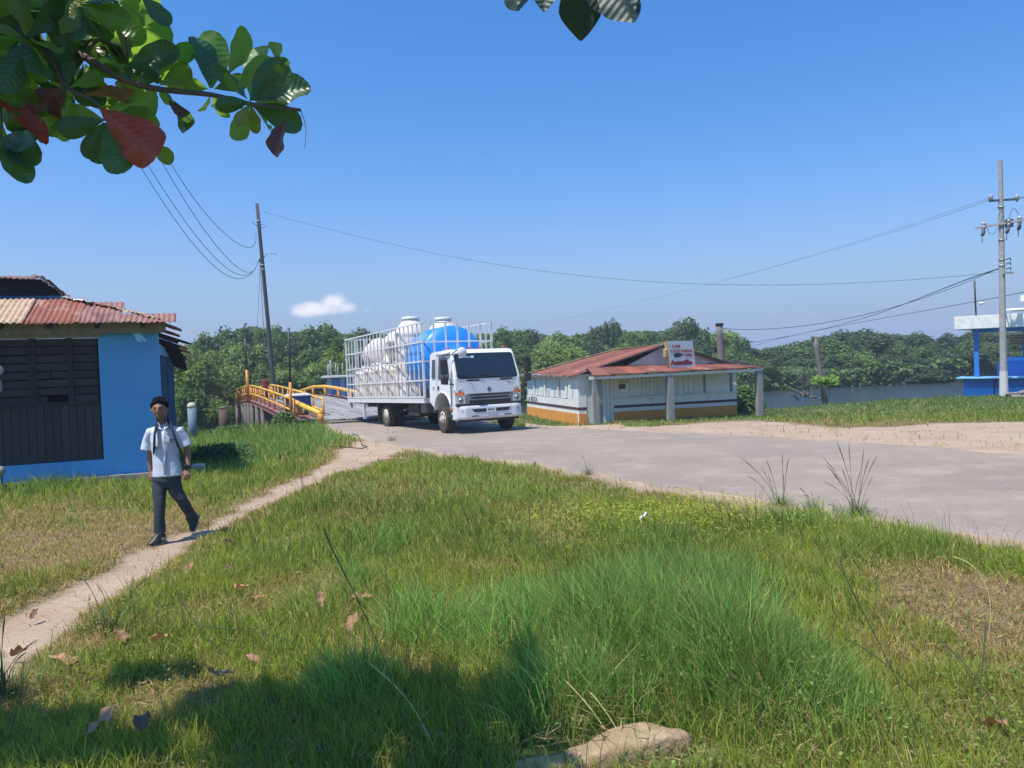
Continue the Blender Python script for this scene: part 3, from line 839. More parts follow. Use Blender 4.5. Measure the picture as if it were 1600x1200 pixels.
# ================================================================ restaurant shack
M_wplank = mat('peeling_white_boards', (.74, .74, .70), .8, (.62, .62, .59), 5, .6, .3, 60, coord='World', stretch=(1, 1, .35), col3=(.17, .16, .15), scale3=5.5, thr3=(.66, .71), objvar=.08)
M_wwall = mat('dirty_white_wall', (.76, .76, .72), .85, (.62, .62, .58), 1.5, .6, .15, 30, coord='World', stretch=(1, 1, .5), col3=(.30, .29, .26), scale3=2.6, thr3=(.60, .80))
M_orange = mat('orange_dado_paint', (.70, .29, .05), .85, (.60, .24, .045), 3, .6, .15, 30, coord='World', col3=(.28, .17, .10), scale3=4, thr3=(.6, .75))
M_stripe = mat('maroon_stripe_paint', (.060, .028, .030), .8, (.09, .05, .05), 8, .5, coord='World')
M_postw = mat('grey_painted_post', (.21, .205, .20), .85, (.30, .29, .27), 6, .6, .2, 40, coord='World', stretch=(1, 1, .3))
SA = P(905, 660, 32.0); SB = P(1152, 650, 34.2); SB.z = SA.z = -1.0
sa_dir = (SB - SA).normalized(); sLen = (SB - SA).length
sb_dir = Vector((-sa_dir.y, sa_dir.x, 0))
sang = math.atan2(sa_dir.y, sa_dir.x)
shop = thing('restaurant_shack', 'low white boarded restaurant with rusty red tin roof, porch and orange dado beside the road', 'building', SA, sang)
def SL(px, py, yoff=0.):
    p = on_plane(px, py, SA + sb_dir * yoff, sb_dir) - SA
    return p.dot(sa_dir), p.z
SD = 7.0
lz = lambda px, py: SL(px, py)[1]
z_or = lz(1000, 651) ; z_st0 = lz(1000, 643.5); z_st1 = lz(1000, 639.5); z_sill = lz(1000, 625.5)
z_or, z_st0, z_st1, z_sill = .36, .52, .63, .93
H_EAVE = 1.92; zlo = -.25
# front wall
xd0, xd1 = SL(917, 640)[0], SL(960, 640)[0]            # plank door
b = MB()
b.box((xd0 / 2 - .0, .06, (zlo + 2.0) / 2), (xd0, .12, 2.0 - zlo)).build('corner_panel', M_wwall, shop)
MB().box(((xd1 + sLen) / 2, .06, (z_or + z_sill) / 2), (sLen - xd1, .12, z_sill - z_or)).build('front_wall', M_wwall, shop)
MB().box(((xd1 + sLen) / 2, .057, (z_or + zlo) / 2), (sLen - xd1, .13, z_or - zlo)).build('orange_dado', M_orange, shop)
MB().box(((xd1 + sLen) / 2, -.004, (z_st0 + z_st1) / 2), (sLen - xd1, .012, z_st1 - z_st0)).build('maroon_stripe', M_stripe, shop)
MB().box((xd0 / 2, -.004, (z_st0 + z_st1) / 2), (xd0, .012, z_st1 - z_st0)).build('maroon_stripe', M_stripe, shop)
MB().box((xd0 / 2, -.006, (z_or + zlo) / 2), (xd0, .014, z_or - zlo)).build('orange_dado', M_orange, shop)
MB().box(((xd1 + sLen) / 2, .02, z_sill + .02), (sLen - xd1, .20, .045)).build('counter_sill', M_wwall, shop)
# solid panel with notices
xp1 = SL(984, 610)[0]
MB().box(((xd1 + xp1) / 2, .06, (z_sill + 2.0) / 2 + .02), (xp1 - xd1 - .01, .12, 2.0 - z_sill - .04)).build('notice_panel', M_wwall, shop)
MB().box((SL(974, 601)[0], -.008, SL(974, 602)[1] + .16), (.42, .012, .16)).build('green_notice', mat('lime_notice', (.38, .50, .12), .7), shop)
MB().box((SL(972, 602)[0], -.008, SL(972, 603)[1] - .02), (.30, .012, .20)).build('black_notice', mat('black_notice', (.02, .022, .035), .5), shop)
for i_, (dx, w_) in enumerate(((-.09, .18), (-.06, .2))):
    MB().box((SL(972, 602)[0], -.0155, SL(972, 603)[1] + .04 - .08 * i_), (.2, .003, .02)).build('notice_line', mat('notice_grey', (.2, .2, .25), .5), shop)
# door planks
n_ = 7; pw = (xd1 - xd0) / n_
for k in range(n_):
    piece('door_plank', M_postw if k in (2,) else M_wplank, shop, (xd0 + pw * (k + .5), .03 + rr.uniform(-.008, .008), .87), (pw * .9, .03, 2.15 + rr.uniform(-.05, .02)), (0, R(rr.uniform(-.6, .6)), 0))
MB().box(((xd0 + xd1) / 2, .1, .9), (xd1 - xd0, .03, 2.1)).build('door_shade_sheet', M_dark, shop)  # black sheet gives the gaps between door planks their shade
# shutters: planks
def planks(x0, x1, z0, z1, name, wd=.19, y=.05):
    n = max(1, round((x1 - x0) / wd)); pw = (x1 - x0) / n
    for k in range(n):
        piece(name, M_wplank, shop, (x0 + pw * (k + .5), y + rr.uniform(-.01, .01), (z0 + z1) / 2 + rr.uniform(-.012, .012)), (pw * .92, .025, z1 - z0), (0, R(rr.uniform(-.4, .4)), 0))
MB().box(((xp1 + sLen - .1) / 2, .13, (z_sill + 2.0) / 2), (sLen - xp1 - .1, .02, 2.0 - z_sill)).build('shutter_shade_sheet', M_dark, shop)  # near-black sheet painted as the dark room behind the shutters
xm = SL(1057, 600)[0]; xs2 = SL(1102, 600)[0]; xs3 = SL(1142, 600)[0]
planks(xp1 + .02, xm - .15, z_sill + .05, 1.98, 'shutter_plank')
planks(xm - .13, xs2 - .06, z_sill + .05, 1.98, 'shutter_plank', .24)
piece('shutter_post', M_postw, shop, (xs2 - .02, .03, (z_sill + 2.0) / 2 + .02), (.08, .07, 2.0 - z_sill))
MB().box(((xs2 + xs3) / 2 + .01, .07, (z_sill + 1.98) / 2 + .02), (xs3 - xs2 - .06, .04, 1.98 - z_sill - .05)).build('flush_shutter', M_wwall, shop)
MB().box(((xs2 + xs3) / 2 - .25, .045, 1.66), (.72, .012, .5)).build('shutter_batten', M_wwall, shop)
piece('shutter_post', M_postw, shop, (xs3 + .03, .03, (z_sill + 2.0) / 2 + .02), (.09, .08, 2.0 - z_sill))
MB().box(((xs3 + .09 + sLen) / 2, .06, (z_sill + 2.0) / 2 + .02), (sLen - xs3 - .09, .12, 2.0 - z_sill - .04)).build('end_panel', M_wwall, shop)
# left wall (x=0 plane), running back
MB().box((.055, SD / 2 + .06, (z_or + z_sill) / 2), (.10, SD - .12, z_sill - z_or)).build('left_wall', M_wwall, shop)
MB().box((.06, SD / 2 + .06, (z_or + zlo) / 2), (.13, SD - .12, z_or - zlo)).build('orange_dado', M_orange, shop)
MB().box((-.002, SD / 2, (z_st0 + z_st1) / 2), (.012, SD, z_st1 - z_st0)).build('maroon_stripe', M_stripe, shop)
MB().box((.06, .62, (z_sill + 2) / 2), (.12, 1.0, 2 - z_sill)).build('corner_board', M_wwall, shop)
MB().box((.12, SD / 2 + .6, (z_sill + 2) / 2), (.02, SD - 1.2, 2 - z_sill)).build('wall_shade_sheet', M_dark, shop)  # dark sheet as painted shade behind the wall planks
nL = 26; yw = (SD - 1.15) / nL
for k in range(nL):
    if k in (5, 13, 20): 
        piece('wall_post', M_wplank, shop, (.02, 1.14 + yw * (k + .5), (z_sill + 1.98) / 2), (.09, .10, 1.98 - z_sill)); continue
    piece('wall_plank', M_wplank, shop, (.05 + rr.uniform(-.008, .008), 1.14 + yw * (k + .5), (z_sill + 1.98) / 2 + .02), (.025, yw * .93, 1.98 - z_sill - rr.uniform(.0, .04)))
MB().box((sLen - .06, SD / 2, .85), (.12, SD - .1, 2.2)).build('right_wall', M_wwall, shop)
MB().box((sLen / 2, SD - .06, .85), (sLen - .3, .12, 2.2)).build('back_wall', M_wwall, shop)
# painted letters on the left wall
M_blk = mat('black_lettering', (.05, .05, .06), .7)
textobj('LA BOCA', .32, M_blk, shop, (-.012, SD - .15, .66), (R(90), 0, R(-90)), width=1.5)
# roof: ridge from front apex back, hipped at the rear
apx = SL(1040, 538, -.05)
RX0, RZ0 = apx[0], apx[1]
zE = 1.98
eL = -.07; eR = sLen + .35
yf = -.15; yb = SD + .5; yr = SD - 2.2
def roof_slope(P0, P1, Q0, Q1, n, mats, name, seed, sub=5):
    """sheets between eave P0->P1 and ridge Q0->Q1"""
    P0, P1, Q0, Q1 = map(Vector, (P0, P1, Q0, Q1))
    for i in range(n):
        a, c = i / n, (i + 1) / n + .012
        p0, p1, q0, q1 = P0.lerp(P1, a), P0.lerp(P1, c), Q0.lerp(Q1, a), Q0.lerp(Q1, c)
        nn = (p1 - p0).cross(q0 - p0)
        if nn.length < 1e-6: nn = (P1 - P0).cross(Q0 - P0)
        nn.normalize()
        if nn.z < 0: nn = -nn
        L = (p1 - p0).length; m_ = max(8, int(L / .09 * 4)); vs, fs = [], []
        nv = sub; ri = random.Random(seed + i); e0 = ri.uniform(-.05, .05); lift = ri.uniform(0, .02)
        for j in range(nv + 1):
            for k in range(m_ + 1):
                u = k / m_; v = j / nv
                p = p0.lerp(p1, u).lerp(q0.lerp(q1, u), v if j else v - .03 + e0 * .2)
                p = p + nn * (.014 * math.sin(2 * math.pi * u * L / .09) + lift + .02 * mnoise.noise(p * 1.1))
                vs.append(p)
        for j in range(nv):
            for k in range(m_): fs.append((j * (m_ + 1) + k, j * (m_ + 1) + k + 1, (j + 1) * (m_ + 1) + k + 1, (j + 1) * (m_ + 1) + k))
        MB().add(vs, fs, True).build(name, mats[(i * 3 + seed) % len(mats)], shop, fixn=False, solid=.005)
M_redtin = mat('red_oxide_tin', (.18, .05, .036), .8, (.12, .042, .034), 1.8, .5, .15, 60, coord='World', col3=(.44, .20, .13), scale3=1.4, thr3=(.58, .7))
M_redtin2 = mat('rust_brown_tin', (.18, .052, .036), .75, (.25, .09, .058), 2.6, .5, .15, 60, coord='World', col3=(.17, .075, .055), scale3=3, thr3=(.5, .7))
tm = [M_redtin, M_redtin, M_redtin2, M_redtin, M_rust]
roof_slope((eL, yf, zE), (eL, yb, zE - .10), (RX0, yf, RZ0), (RX0, yr, RZ0 - .12), 9, tm, 'roof_sheet', 1)
roof_slope((eR, yf, zE), (eR, yb, zE - .1), (RX0, yf, RZ0), (RX0, yr, RZ0 - .12), 9, tm, 'roof_sheet', 2)
roof_slope((eL, yb, zE - .1), (eR, yb, zE - .1), (RX0, yr, RZ0 - .12), (RX0 + .05, yr, RZ0 - .12), 8, [M_tin_tan, M_rust, M_tin_tan, M_redtin], 'roof_sheet', 3)
# pale capping on the rear hip and the ridge
corr('ridge_cap', M_tin_tan, shop, (RX0 - .16, yf, RZ0 - .0), (0, 1, -.015), (1, 0, 0), yr - yf, .3, amp=.01, pitch=.2, seed=5)
hipv = Vector((RX0, yr, RZ0 - .12)) - Vector((eL, yb, zE - .1))
corr('hip_cap', M_tin_tan, shop, Vector((eL, yb, zE - .05)) + Vector((-.10, -.12, 0)), hipv, (.4, .5, .05), hipv.length, .42, amp=.012, pitch=.12, ragged=.04, seed=6)
# gable board and rake
gb = [(eL + 1.7, .0, 2.02), (RX0, .0, RZ0 - .05), (sLen + .2, .0, 2.05)]
MB().prism(gb, (0, .06, 0)).build('gable_wall', mat('stained_gable_boards', (.66, .62, .58), .85, (.52, .47, .43), 2.4, .6, .2, 30, coord='World', stretch=(1, 1, .3), col3=(.2, .17, .15), scale3=2, thr3=(.6, .8)), shop)
MB().bar((RX0, yf - .05, RZ0 - .02), (eR + .05, yf - .05, zE - .02), .05, .10).build('rake_board', M_dkwood2, shop)
MB().bar((RX0, yf - .05, RZ0 - .02), (eL + .9, yf - .05, zE + .27), .05, .07).build('rake_board', M_dkwood2, shop)
# porch: roof strip, beam, posts
pY = -1.25
pe = SL(1190, 580, pY)
pL, pR = SL(928, 585, pY)[0] - .1, pe[0]
zp_l = SL(940, 586, pY)[1]; zp_r = SL(1180, 574, pY)[1]
roof_slope((pL, pY - .12, zp_l), (pR, pY - .12, zp_r), (pL + .3, -.02, zp_l + .34), (pR - 1.2, -.02, zp_r + .20), 10, [M_redtin, M_rust, M_redtin, M_redtin2], 'porch_sheet', 7, 3)
MB().bar((pL - .1, pY, zp_l - .11), (pR, pY, zp_r - .11), .08, .12).build('porch_beam', M_wplank, shop)
MB().bar((-.1, -.04, zp_l - .02), (sLen, -.04, zp_r - .05), .06, .12).build('wall_plate', M_wplank, shop)
MB().bar((-.06, .0, 1.90), (-.06, SD, 1.84), .07, .10).build('eave_board', M_wplank, shop)
for k in range(11):
    xx = pL + .3 + k * (pR - pL - .6) / 10
    piece('porch_rafter', M_dkwood2, shop, (xx, pY / 2, (zp_l + zp_r) / 2 + (zp_r - zp_l) * (k / 10 - .5) + .08), (.07, 1.3, .07), (R(14), 0, 0))
for k in range(9):
    piece('rafter_end', M_postw, shop, (-.2, .5 + k * .78, 1.93), (.34, .06, .08), (0, R(-10), 0))
for (px, pyb, wd_, mm) in ((930.5, 661, .17, 0), (1048, 656, .27, 0), (1187, 648, .25, 0)):
    x_ = SL(px, pyb, pY)[0]; zt = zp_l + (zp_r - zp_l) * (x_ - pL) / (pR - pL) - .16
    piece('porch_post', M_postw, shop, (x_, pY, (zt - .35) / 2), (wd_, wd_ * .9, zt + .35))
x_ = SL(937, 661, pY + .4)[0]
piece('porch_post', M_postw, shop, (x_ , pY + .35, .78), (.22, .2, 2.1))
# sign on the porch roof
spx = on_plane(1068, 574, SA + sb_dir * (pY + .45), sb_dir)
sg = thing('restaurant_sign', 'square white sign with red lettering and dark bottle standing on the porch roof', 'sign', spx, sang, rx=R(6))
sgw, sgh = 1.17, 1.12
M_sgn = mat('white_sign_panel', (.62, .66, .70), .45, (.56, .60, .64), 3, .5)
M_yel = mat('faded_yellow_sign_side', (.60, .42, .16), .7, (.45, .30, .12), 6, .6)
M_redl = mat('red_sign_lettering', (.42, .035, .045), .6)
M_navyl = mat('navy_sign_paint', (.012, .022, .06), .5)
sk = -.14
sv = [(-sgw / 2, 0, 0), (sgw / 2, 0, .0), (sgw / 2 - .18, 0, sgh), (-sgw / 2 - .18, 0, sgh)]
MB().prism(sv, (0, .03, 0)).build('sign_panel', M_sgn, sg)
MB().prism([(-sgw / 2 - .012, .035, 0), (-sgw / 2 - .192, .035, sgh), (-sgw / 2 - .192, .30, sgh * .96), (-sgw / 2 - .012, .22, .02)], (-.02, 0, 0)).build('sign_side', M_yel, sg)
MB().box((-sgw / 2 - .20, .15, .62), (.14, .18, .34)).build('lamp_box', M_yel, sg, bevel=.02)
MB().bar((-.3, .04, .9), (-.3, .5, .05), .04).bar((.3, .04, .9), (.3, .5, .05), .04).build('brace', M_greywood, sg)
def sgt(t, size, x, z, w, m, ex=.002, bold=0.0):
    o = textobj(t, size, m, sg, (x, -.006, z), (R(90), 0, 0), width=w, bold=bold, extrude=.002)
    for v in o.data.vertices: v.co.x += -.16 * (v.co.y)
    return o
sgt('LAS', .15, -.54, .86, .36, M_redl, bold=.010)
sgt('*', .12, -.67, .84, .05, M_navyl, bold=.004)
sgt('CAGUAMAS', .17, -.64, .65, 1.04, M_redl, bold=.004)
sgt('DE:-', .15, .06, .475, .38, M_redl, bold=.010)
sgt('Asterillo', .26, -.585, .13, 1.03, M_navyl, bold=.022)
sgt('Asterillo', .26, -.585, .13, 1.03, M_redl, bold=.004).location.y = -.011
bt = [(-.46, -.006, .46), (-.46, -.006, .60), (-.42, -.006, .62), (-.20, -.006, .625), (-.09, -.006, .57), (0, -.006, .555), (0, -.006, .525), (-.09, -.006, .51), (-.20, -.006, .44), (-.42, -.006, .44)]
MB().prism(bt, (0, .005, 0)).build('bottle_picture', M_navyl, sg)

# broken post behind the shack and leaning post by the water
M_pole = mat('grey_timber_pole', (.13, .11, .10), .85, (.20, .175, .155), 8, .6, .4, 60, stretch=(1, 1, .12), coord='World')
def pole_thing(name, label, cat, a, c, r0, r1, m, n=12, group=None, extra=None):
    a = Vector(a); t = thing(name, label, cat, a, group=group)
    k = 8
    pts = [Vector((0, 0, 0)).lerp(Vector(c) - a, i / k) for i in range(k + 1)]
    MB().tube(pts, [r0 + (r1 - r0) * i / k for i in range(k + 1)], n).build('shaft', m, t)
    return t
a = P(1130, 600, 44); a.z = -1.4
p1 = P(1124, 508, 44)
bp_ = pole_thing('broken_post', 'thick split timber stump rising behind the restaurant roof', 'post', a, p1, .24, .20, M_pole)
MB().lathe(p1 - a, [(.23, -.02), (.235, .1), (.18, .12), (.0, .13)], 12).build('rotten_cap', M_dkwood2, bp_)
a = G(1294, 624); a = P(1294, 612, 41); a.z = tz(a.x, a.y) - .2
lp_ = pole_thing('leaning_post', 'grey timber post leaning left over the river bank', 'post', a, P(1273, 527, 41), .17, .13, M_pole)
MB().box(P(1272.5, 527.5, 41) - a, (.34, .24, .10), Matrix.Rotation(R(8), 3, 'Y')).build('post_cap', M_pole, lp_)

# ================================================================ ramp and footbridge
M_yel_rail = mat('yellow_rail_paint', (.74, .43, .035), .45, (.66, .33, .03), 5, .6, coord='World', col3=(.35, .13, .04), scale3=5, thr3=(.64, .7))
M_org_post = mat('orange_post_paint', (.58, .27, .03), .55, (.45, .17, .03), 6, .6, coord='World', col3=(.25, .09, .04), scale3=6, thr3=(.6, .7))
M_deck = mat('grey_deck_boards', (.235, .225, .225), .8, (.30, .28, .27), 6, .6, .3, 40, coord='World', objvar=.22)
M_redk = mat('rusty_red_kerb', (.36, .12, .075), .8, (.27, .10, .07), 4, .6, .3, 40, coord='World', objvar=.2)
M_pile = mat('dark_timber_pile', (.10, .085, .07), .9, (.17, .15, .125), 6, .6, .4, 40, coord='World')
bdir = Vector((-.431, .902, 0)); bside = Vector((.902, .431, 0))
def ramp_z(Y): return float(np.interp(Y, [29, 31.5, 36, 41, 44, 46, 48, 52, 60, 66], [-.56, -.54, -.36, -.205, -.155, -.14, -.15, -.27, -.95, -1.3]))
fo = Vector((-9.40, 33.0, 0)); slope_x = -.478
ramp = thing('vehicle_ramp', 'humped grey plank bridge deck with rusty red kerb that the truck came down', 'bridge', (-6, 32, 0))
rloc = Vector(ramp.location)
def rp(xoff, Y, dz=0): return Vector((-7.9 + slope_x * (Y - 32) + xoff, Y, ramp_z(Y) + dz))
Ys = [31.6, 34.5, 37.5, 40.5, 43, 45, 47, 50, 55, 61]
ns = 18; WID = 3.75
for s_ in range(ns):
    for j in range(len(Ys) - 1):
        a = rp(WID * (s_ + .5) / ns, Ys[j], .03 + .008 * ((s_ * 5 + j * 3) % 4)); c = rp(WID * (s_ + .5) / ns, Ys[j + 1] - .03, .03 + .008 * ((s_ * 5 + j * 3) % 4))
        d = c - a
        o = piece('deck_plank', M_deck, ramp, (a + c) / 2 - rloc, (WID / ns * .88 * .9, d.length, .06))
        o.rotation_euler = d.to_track_quat('Y', 'Z').to_euler()
b = MB()
for j in range(len(Ys) - 1):
    a, c = rp(WID / 2, Ys[j], -.12), rp(WID / 2, Ys[j + 1], -.12)
    b.bar(a - rloc, c - rloc, WID * .9, .22)
b.build('deck_bed', M_pile, ramp)
for j in range(len(Ys) - 1):
    nseg = 3
    for q in range(nseg):
        Ya = Ys[j] + (Ys[j + 1] - Ys[j]) * q / nseg; Yb = Ys[j] + (Ys[j + 1] - Ys[j]) * (q + .94) / nseg
        a, c = rp(WID + .12, Ya, .06), rp(WID + .12, Yb, .06); d = c - a
        o = piece('kerb_board', M_redk, ramp, (a + c) / 2 - rloc, (.26, d.length, .13 + .02 * (q % 2))); o.rotation_euler = d.to_track_quat('Y', 'Z').to_euler()
for Y in (38, 42, 46, 50, 54, 58):
    for xo in (.3, WID - .2):
        t_ = rp(xo, Y, -.2) - rloc; MB().tube([(t_.x, t_.y, -3.4), t_], .14, 8).build('bridge_pile', M_pile, ramp)
# right guard rail of the ramp
def rail_thing(name, label, pts, hs, post_i, rad, prad, mids=(), cat='railing', hor=None, group=None):
    """pts: deck points; hs: rail height; posts at every listed point"""
    o0 = Vector(pts[0]); t = thing(name, label, cat, o0, group=group)
    top = [Vector(p) + Vector((0, 0, h)) - o0 for p, h in zip(pts, hs)]
    MB().tube(top, rad, 8).build('top_rail', M_yel_rail, t)
    for f in mids:
        MB().tube([Vector(p) + Vector((0, 0, h * f)) - o0 for p, h in zip(pts, hs)], rad * .8, 8).build('middle_rail', M_yel_rail, t)
    for (i, u) in post_i:
        p = Vector(pts[i]).lerp(Vector(pts[min(i + 1, len(pts) - 1)]), u) - o0
        h = hs[i] * (1 - u) + hs[min(i + 1, len(hs) - 1)] * u
        MB().tube([p - Vector((0, 0, .1)), p + Vector((0, 0, h))], prad, 8).build('rail_post', M_org_post, t)
    return t
gpts = []
for (px, py, Y) in ((577, 634, 36.5), (549, 631, 39.5), (530, 626, 43), (509, 621, 46), (490, 618.5, 49), (478, 618.5, 52), (465, 619, 56)):
    gpts.append(P(px, py, Y))
ghs = []
for (px, py, Y), q in zip(((577, 616.5, 36.5), (549, 611, 39.5), (530, 607, 43), (509, 603.8, 46), (490, 604.5, 49), (478, 608, 52), (465, 612.5, 56)), gpts): ghs.append(P(px, py, Y).z - q.z)
rail_thing('ramp_guard_rail', 'yellow pipe guard rail along the far edge of the ramp, reaching behind the truck', gpts, ghs, [(i, 0) for i in range(7)], .10, .10)
# near low guard: thick pipe on short posts
q = [P(462, 641, 34.2), P(468, 645, 33.3), P(501, 657, 31.0)]
qt = [P(460, 628.5, 34.2), P(468, 631.5, 33.3), P(503, 646.5, 31.0)]
rail_thing('low_guard_rail', 'thick low yellow pipe barrier at the foot of the ramp', q, [b_.z - a_.z for a_, b_ in zip(q, qt)], [(1, 0), (2, 0)], .12, .13)
# footbridge
fb = thing('footbridge', 'narrow humped footbridge of planks on dark timber piles beside the ramp', 'bridge', fo)
def fz(Y): return float(np.interp(Y, [33, 38, 43, 46, 49, 54, 60, 63], [-.56, -.36, -.2, -.16, -.25, -.6, -1.03, -1.15]))
def fp(xo, Y, dz=0): return Vector((-9.40 + slope_x * (Y - 33) + xo, Y, fz(Y) + dz))
Yl = np.arange(33, 62.5, .5)
for i in range(len(Yl) - 1):
    a, c = fp(.62, Yl[i]), fp(.62, Yl[i + 1]); d = c - a
    o = piece('walkway_plank', M_redk if i % 4 else M_deck, fb, (a + c) / 2 - fo, (1.36, .46, .05)); o.rotation_euler = d.to_track_quat('Y', 'Z').to_euler()
b = MB()
for i in range(0, len(Yl) - 4, 4):
    for xo in (.0, 1.22): b.bar(fp(xo, Yl[i], -.14) - fo, fp(xo, Yl[i + 4], -.14) - fo, .12, .22)
b.build('side_beam', M_redk, fb)
for Y in (42, 44, 46, 47.5, 49, 50.5, 52, 53.5, 55, 56.5, 58, 59.5):
    for xo in (.0, 1.2):
        t_ = fp(xo, Y, -.2) - fo; MB().tube([(t_.x + .08 * math.sin(Y * 5), t_.y, -3.5), t_], .13, 8).build('bridge_pile', M_pile, fb)
for side, lab in ((0., 'two-bar yellow handrail on the near side of the footbridge'), (1.25, 'two-bar yellow handrail between the footbridge and the ramp')):
    pts = [fp(side, Y, .02) for Y in (33, 35, 38, 41, 44, 46, 47, 49, 51, 53, 55, 57, 58.5, 60)]
    if side: pts = pts[:11]
    hs = [.86] * len(pts)
    pi = [(i, 0) for i in range(len(pts))] + [(i, .5) for i in range(2, len(pts) - 1)]
    rail_thing('handrail', lab, pts, hs, pi, .055, .05, mids=(.42,))
# tall thin steel pipes standing on the rails
M_blackpipe = mat('black_steel_pipe', (.02, .022, .025), .5, coord='World')
for (px0, py0, px1, py1, pym, Y, lab) in ((455, 656, 451, 512, 597, 32.8, 'tall black pipe with orange foot at the near end of the footbridge rail'),
                                     (388, 626, 383, 530, 578, 46, 'tall black pipe with orange foot at the crest of the footbridge'),
                                     (354, 633, 352, 572, 608, 60, 'short thin pipe at the far end of the footbridge'),
                                     (374, 600, 373, 577, 590, 62, 'thin dark pipe beside the far shed roof')):
    a, c = P(px0, py0, Y), P(px1, py1, Y); mm_ = a.lerp(c, (py0 - pym) / (py0 - py1))
    t = thing('tall_pipe', lab, 'pipe', a)
    MB().tube([Vector((0, 0, -.1)), mm_ - a], .065 * Y / 33, 8).build('painted_foot', M_org_post, t)
    MB().tube([mm_ - a, c - a], .05 * Y / 36, 8).build('pipe_shaft', M_blackpipe, t)
# mooring piles
for (px, pyt, pyb, w_, cap, m_, Y, lab) in ((299.5, 636, 678, 13, 1, mat('blue_grey_pile_paint', (.12, .17, .22), .7, (.16, .2, .24), 5, .5, .2, 30, coord='World'), 24., 'blue-grey round pile with pale domed cap behind the walking boy'),
                                   (348, 637, 676, 13, 0, mat('brown_timber_pile', (.12, .075, .045), .85, (.08, .05, .035), 7, .5, .3, 30, coord='World'), 25., 'brown round timber pile left of the footbridge')):
    c = P(px, pyt, Y); a = Vector((c.x, c.y, tz(c.x, c.y) - .2)); r_ = w_ / 2 * Y / 1200
    t = thing('mooring_pile', lab, 'pile', a)
    MB().tube([(0, 0, 0), c - a], r_, 16).build('pile_shaft', m_, t)
    if cap: MB().lathe(c - a, [(r_ * 1.04, -.02), (r_ * 1.04, .05), (r_ * .8, .11), (r_ * .4, .14), (.01, .145)], 16).build('pile_cap', mat('pale_cement_cap', (.5, .45, .38), .85), t)
    else: MB().lathe(c - a, [(r_ * 1.03, -.03), (r_ * 1.03, .02), (.01, .05)], 16).build('pile_cap', M_pile, t)
# cargo tricycle on the footbridge
cY = 35.2
cc_ = fp(.62, cY); ct = thing('cargo_cart', 'small blue covered cargo cart with white lid on the footbridge', 'cart', cc_, math.atan2(slope_x, 1) * -1 + R(0))
M_bluet = mat('navy_blue_tarp', (.012, .045, .20), .55, (.02, .06, .25), 5, .5)
M_whitep = mat('white_painted_metal', (.72, .72, .70), .4, (.64, .64, .62), 6, .5)
M_tyre = mat('black_rubber', (.022, .021, .021), .85, (.07, .062, .055), 12, .5, .3, 80)
MB().box((0, 0, .66), (.98, 1.0, .44)).build('cargo_box', M_bluet, ct, bevel=.03)
MB().box((0, 0, .915), (1.04, 1.06, .06)).box((0, 0, .96), (.9, .92, .04)).build('lid', M_whitep, ct, bevel=.02)
for sx in (-1, 1):
    MB().lathe((sx * .46, -.1, .27), [(.2, -.05), (.26, -.05), (.27, 0), (.26, .05), (.2, .05)], 18, 'X').build('wheel', M_tyre, ct)
MB().lathe((0, 1.35, .27), [(.2, -.04), (.26, -.04), (.27, 0), (.26, .04), (.2, .04)], 18, 'X').build('wheel', M_tyre, ct)
MB().bar((0, .45, .4), (0, 1.35, .5), .08).bar((0, 1.3, .27), (0, 1.2, .95), .05).bar((-.3, 1.2, .95), (.3, 1.2, .95), .035).build('frame', M_blackpipe, ct)
# shed beyond the creek
sh0 = P(357, 597, 64); sh1 = P(421, 590, 66)
sd = thing('tin_roofed_shed', 'low open shed with rust streaked tin roof beyond the footbridge', 'shed', (sh0.x, sh0.y, -1.75), math.atan2(sh1.y - sh0.y, sh1.x - sh0.x))
sl_ = (sh1 - sh0).length; ez = sh0.z + 1.75 + .1; tz_ = P(380, 582, 67).z + 1.75
for i in range(6):
    corr('roof_sheet', (M_rust, M_tin_tan, M_redtin, M_rust, M_tin_tan, M_redtin2)[i], sd, (.9 + i * (sl_ - .9) / 6, -.3, ez), (1, 0, 0), (.12, 1, (tz_ - ez) / 2.2), (sl_ - .9) / 6 + .06, 2.6, pitch=.2, amp=.03, seed=80 + i, nv=3)
corr('lean_to_sheet', M_rust, sd, (-.6, .2, ez - .45), (1, 0, .1), (.1, 1, .25), 2.6, 1.2, pitch=.2, amp=.03, seed=90, nv=3)
MB().box((sl_ / 2 + .4, 1.6, ez / 2), (sl_ - 1.2, .1, ez)).box((1.0, .9, ez / 2), (.1, 1.6, ez)).build('shed_wall', M_pile, sd)
for xx in (1.0, sl_ / 2, sl_ - .1): MB().box((xx, .0, ez / 2), (.12, .12, ez)).build('shed_post', M_greywood, sd)
MB().box((1.5, -1.6, .95), (2.6, .9, .1)).box((.4, -1.6, .45), (.1, .8, .9)).box((2.6, -1.6, .45), (.1, .8, .9)).build('jetty_table', M_redk, sd)
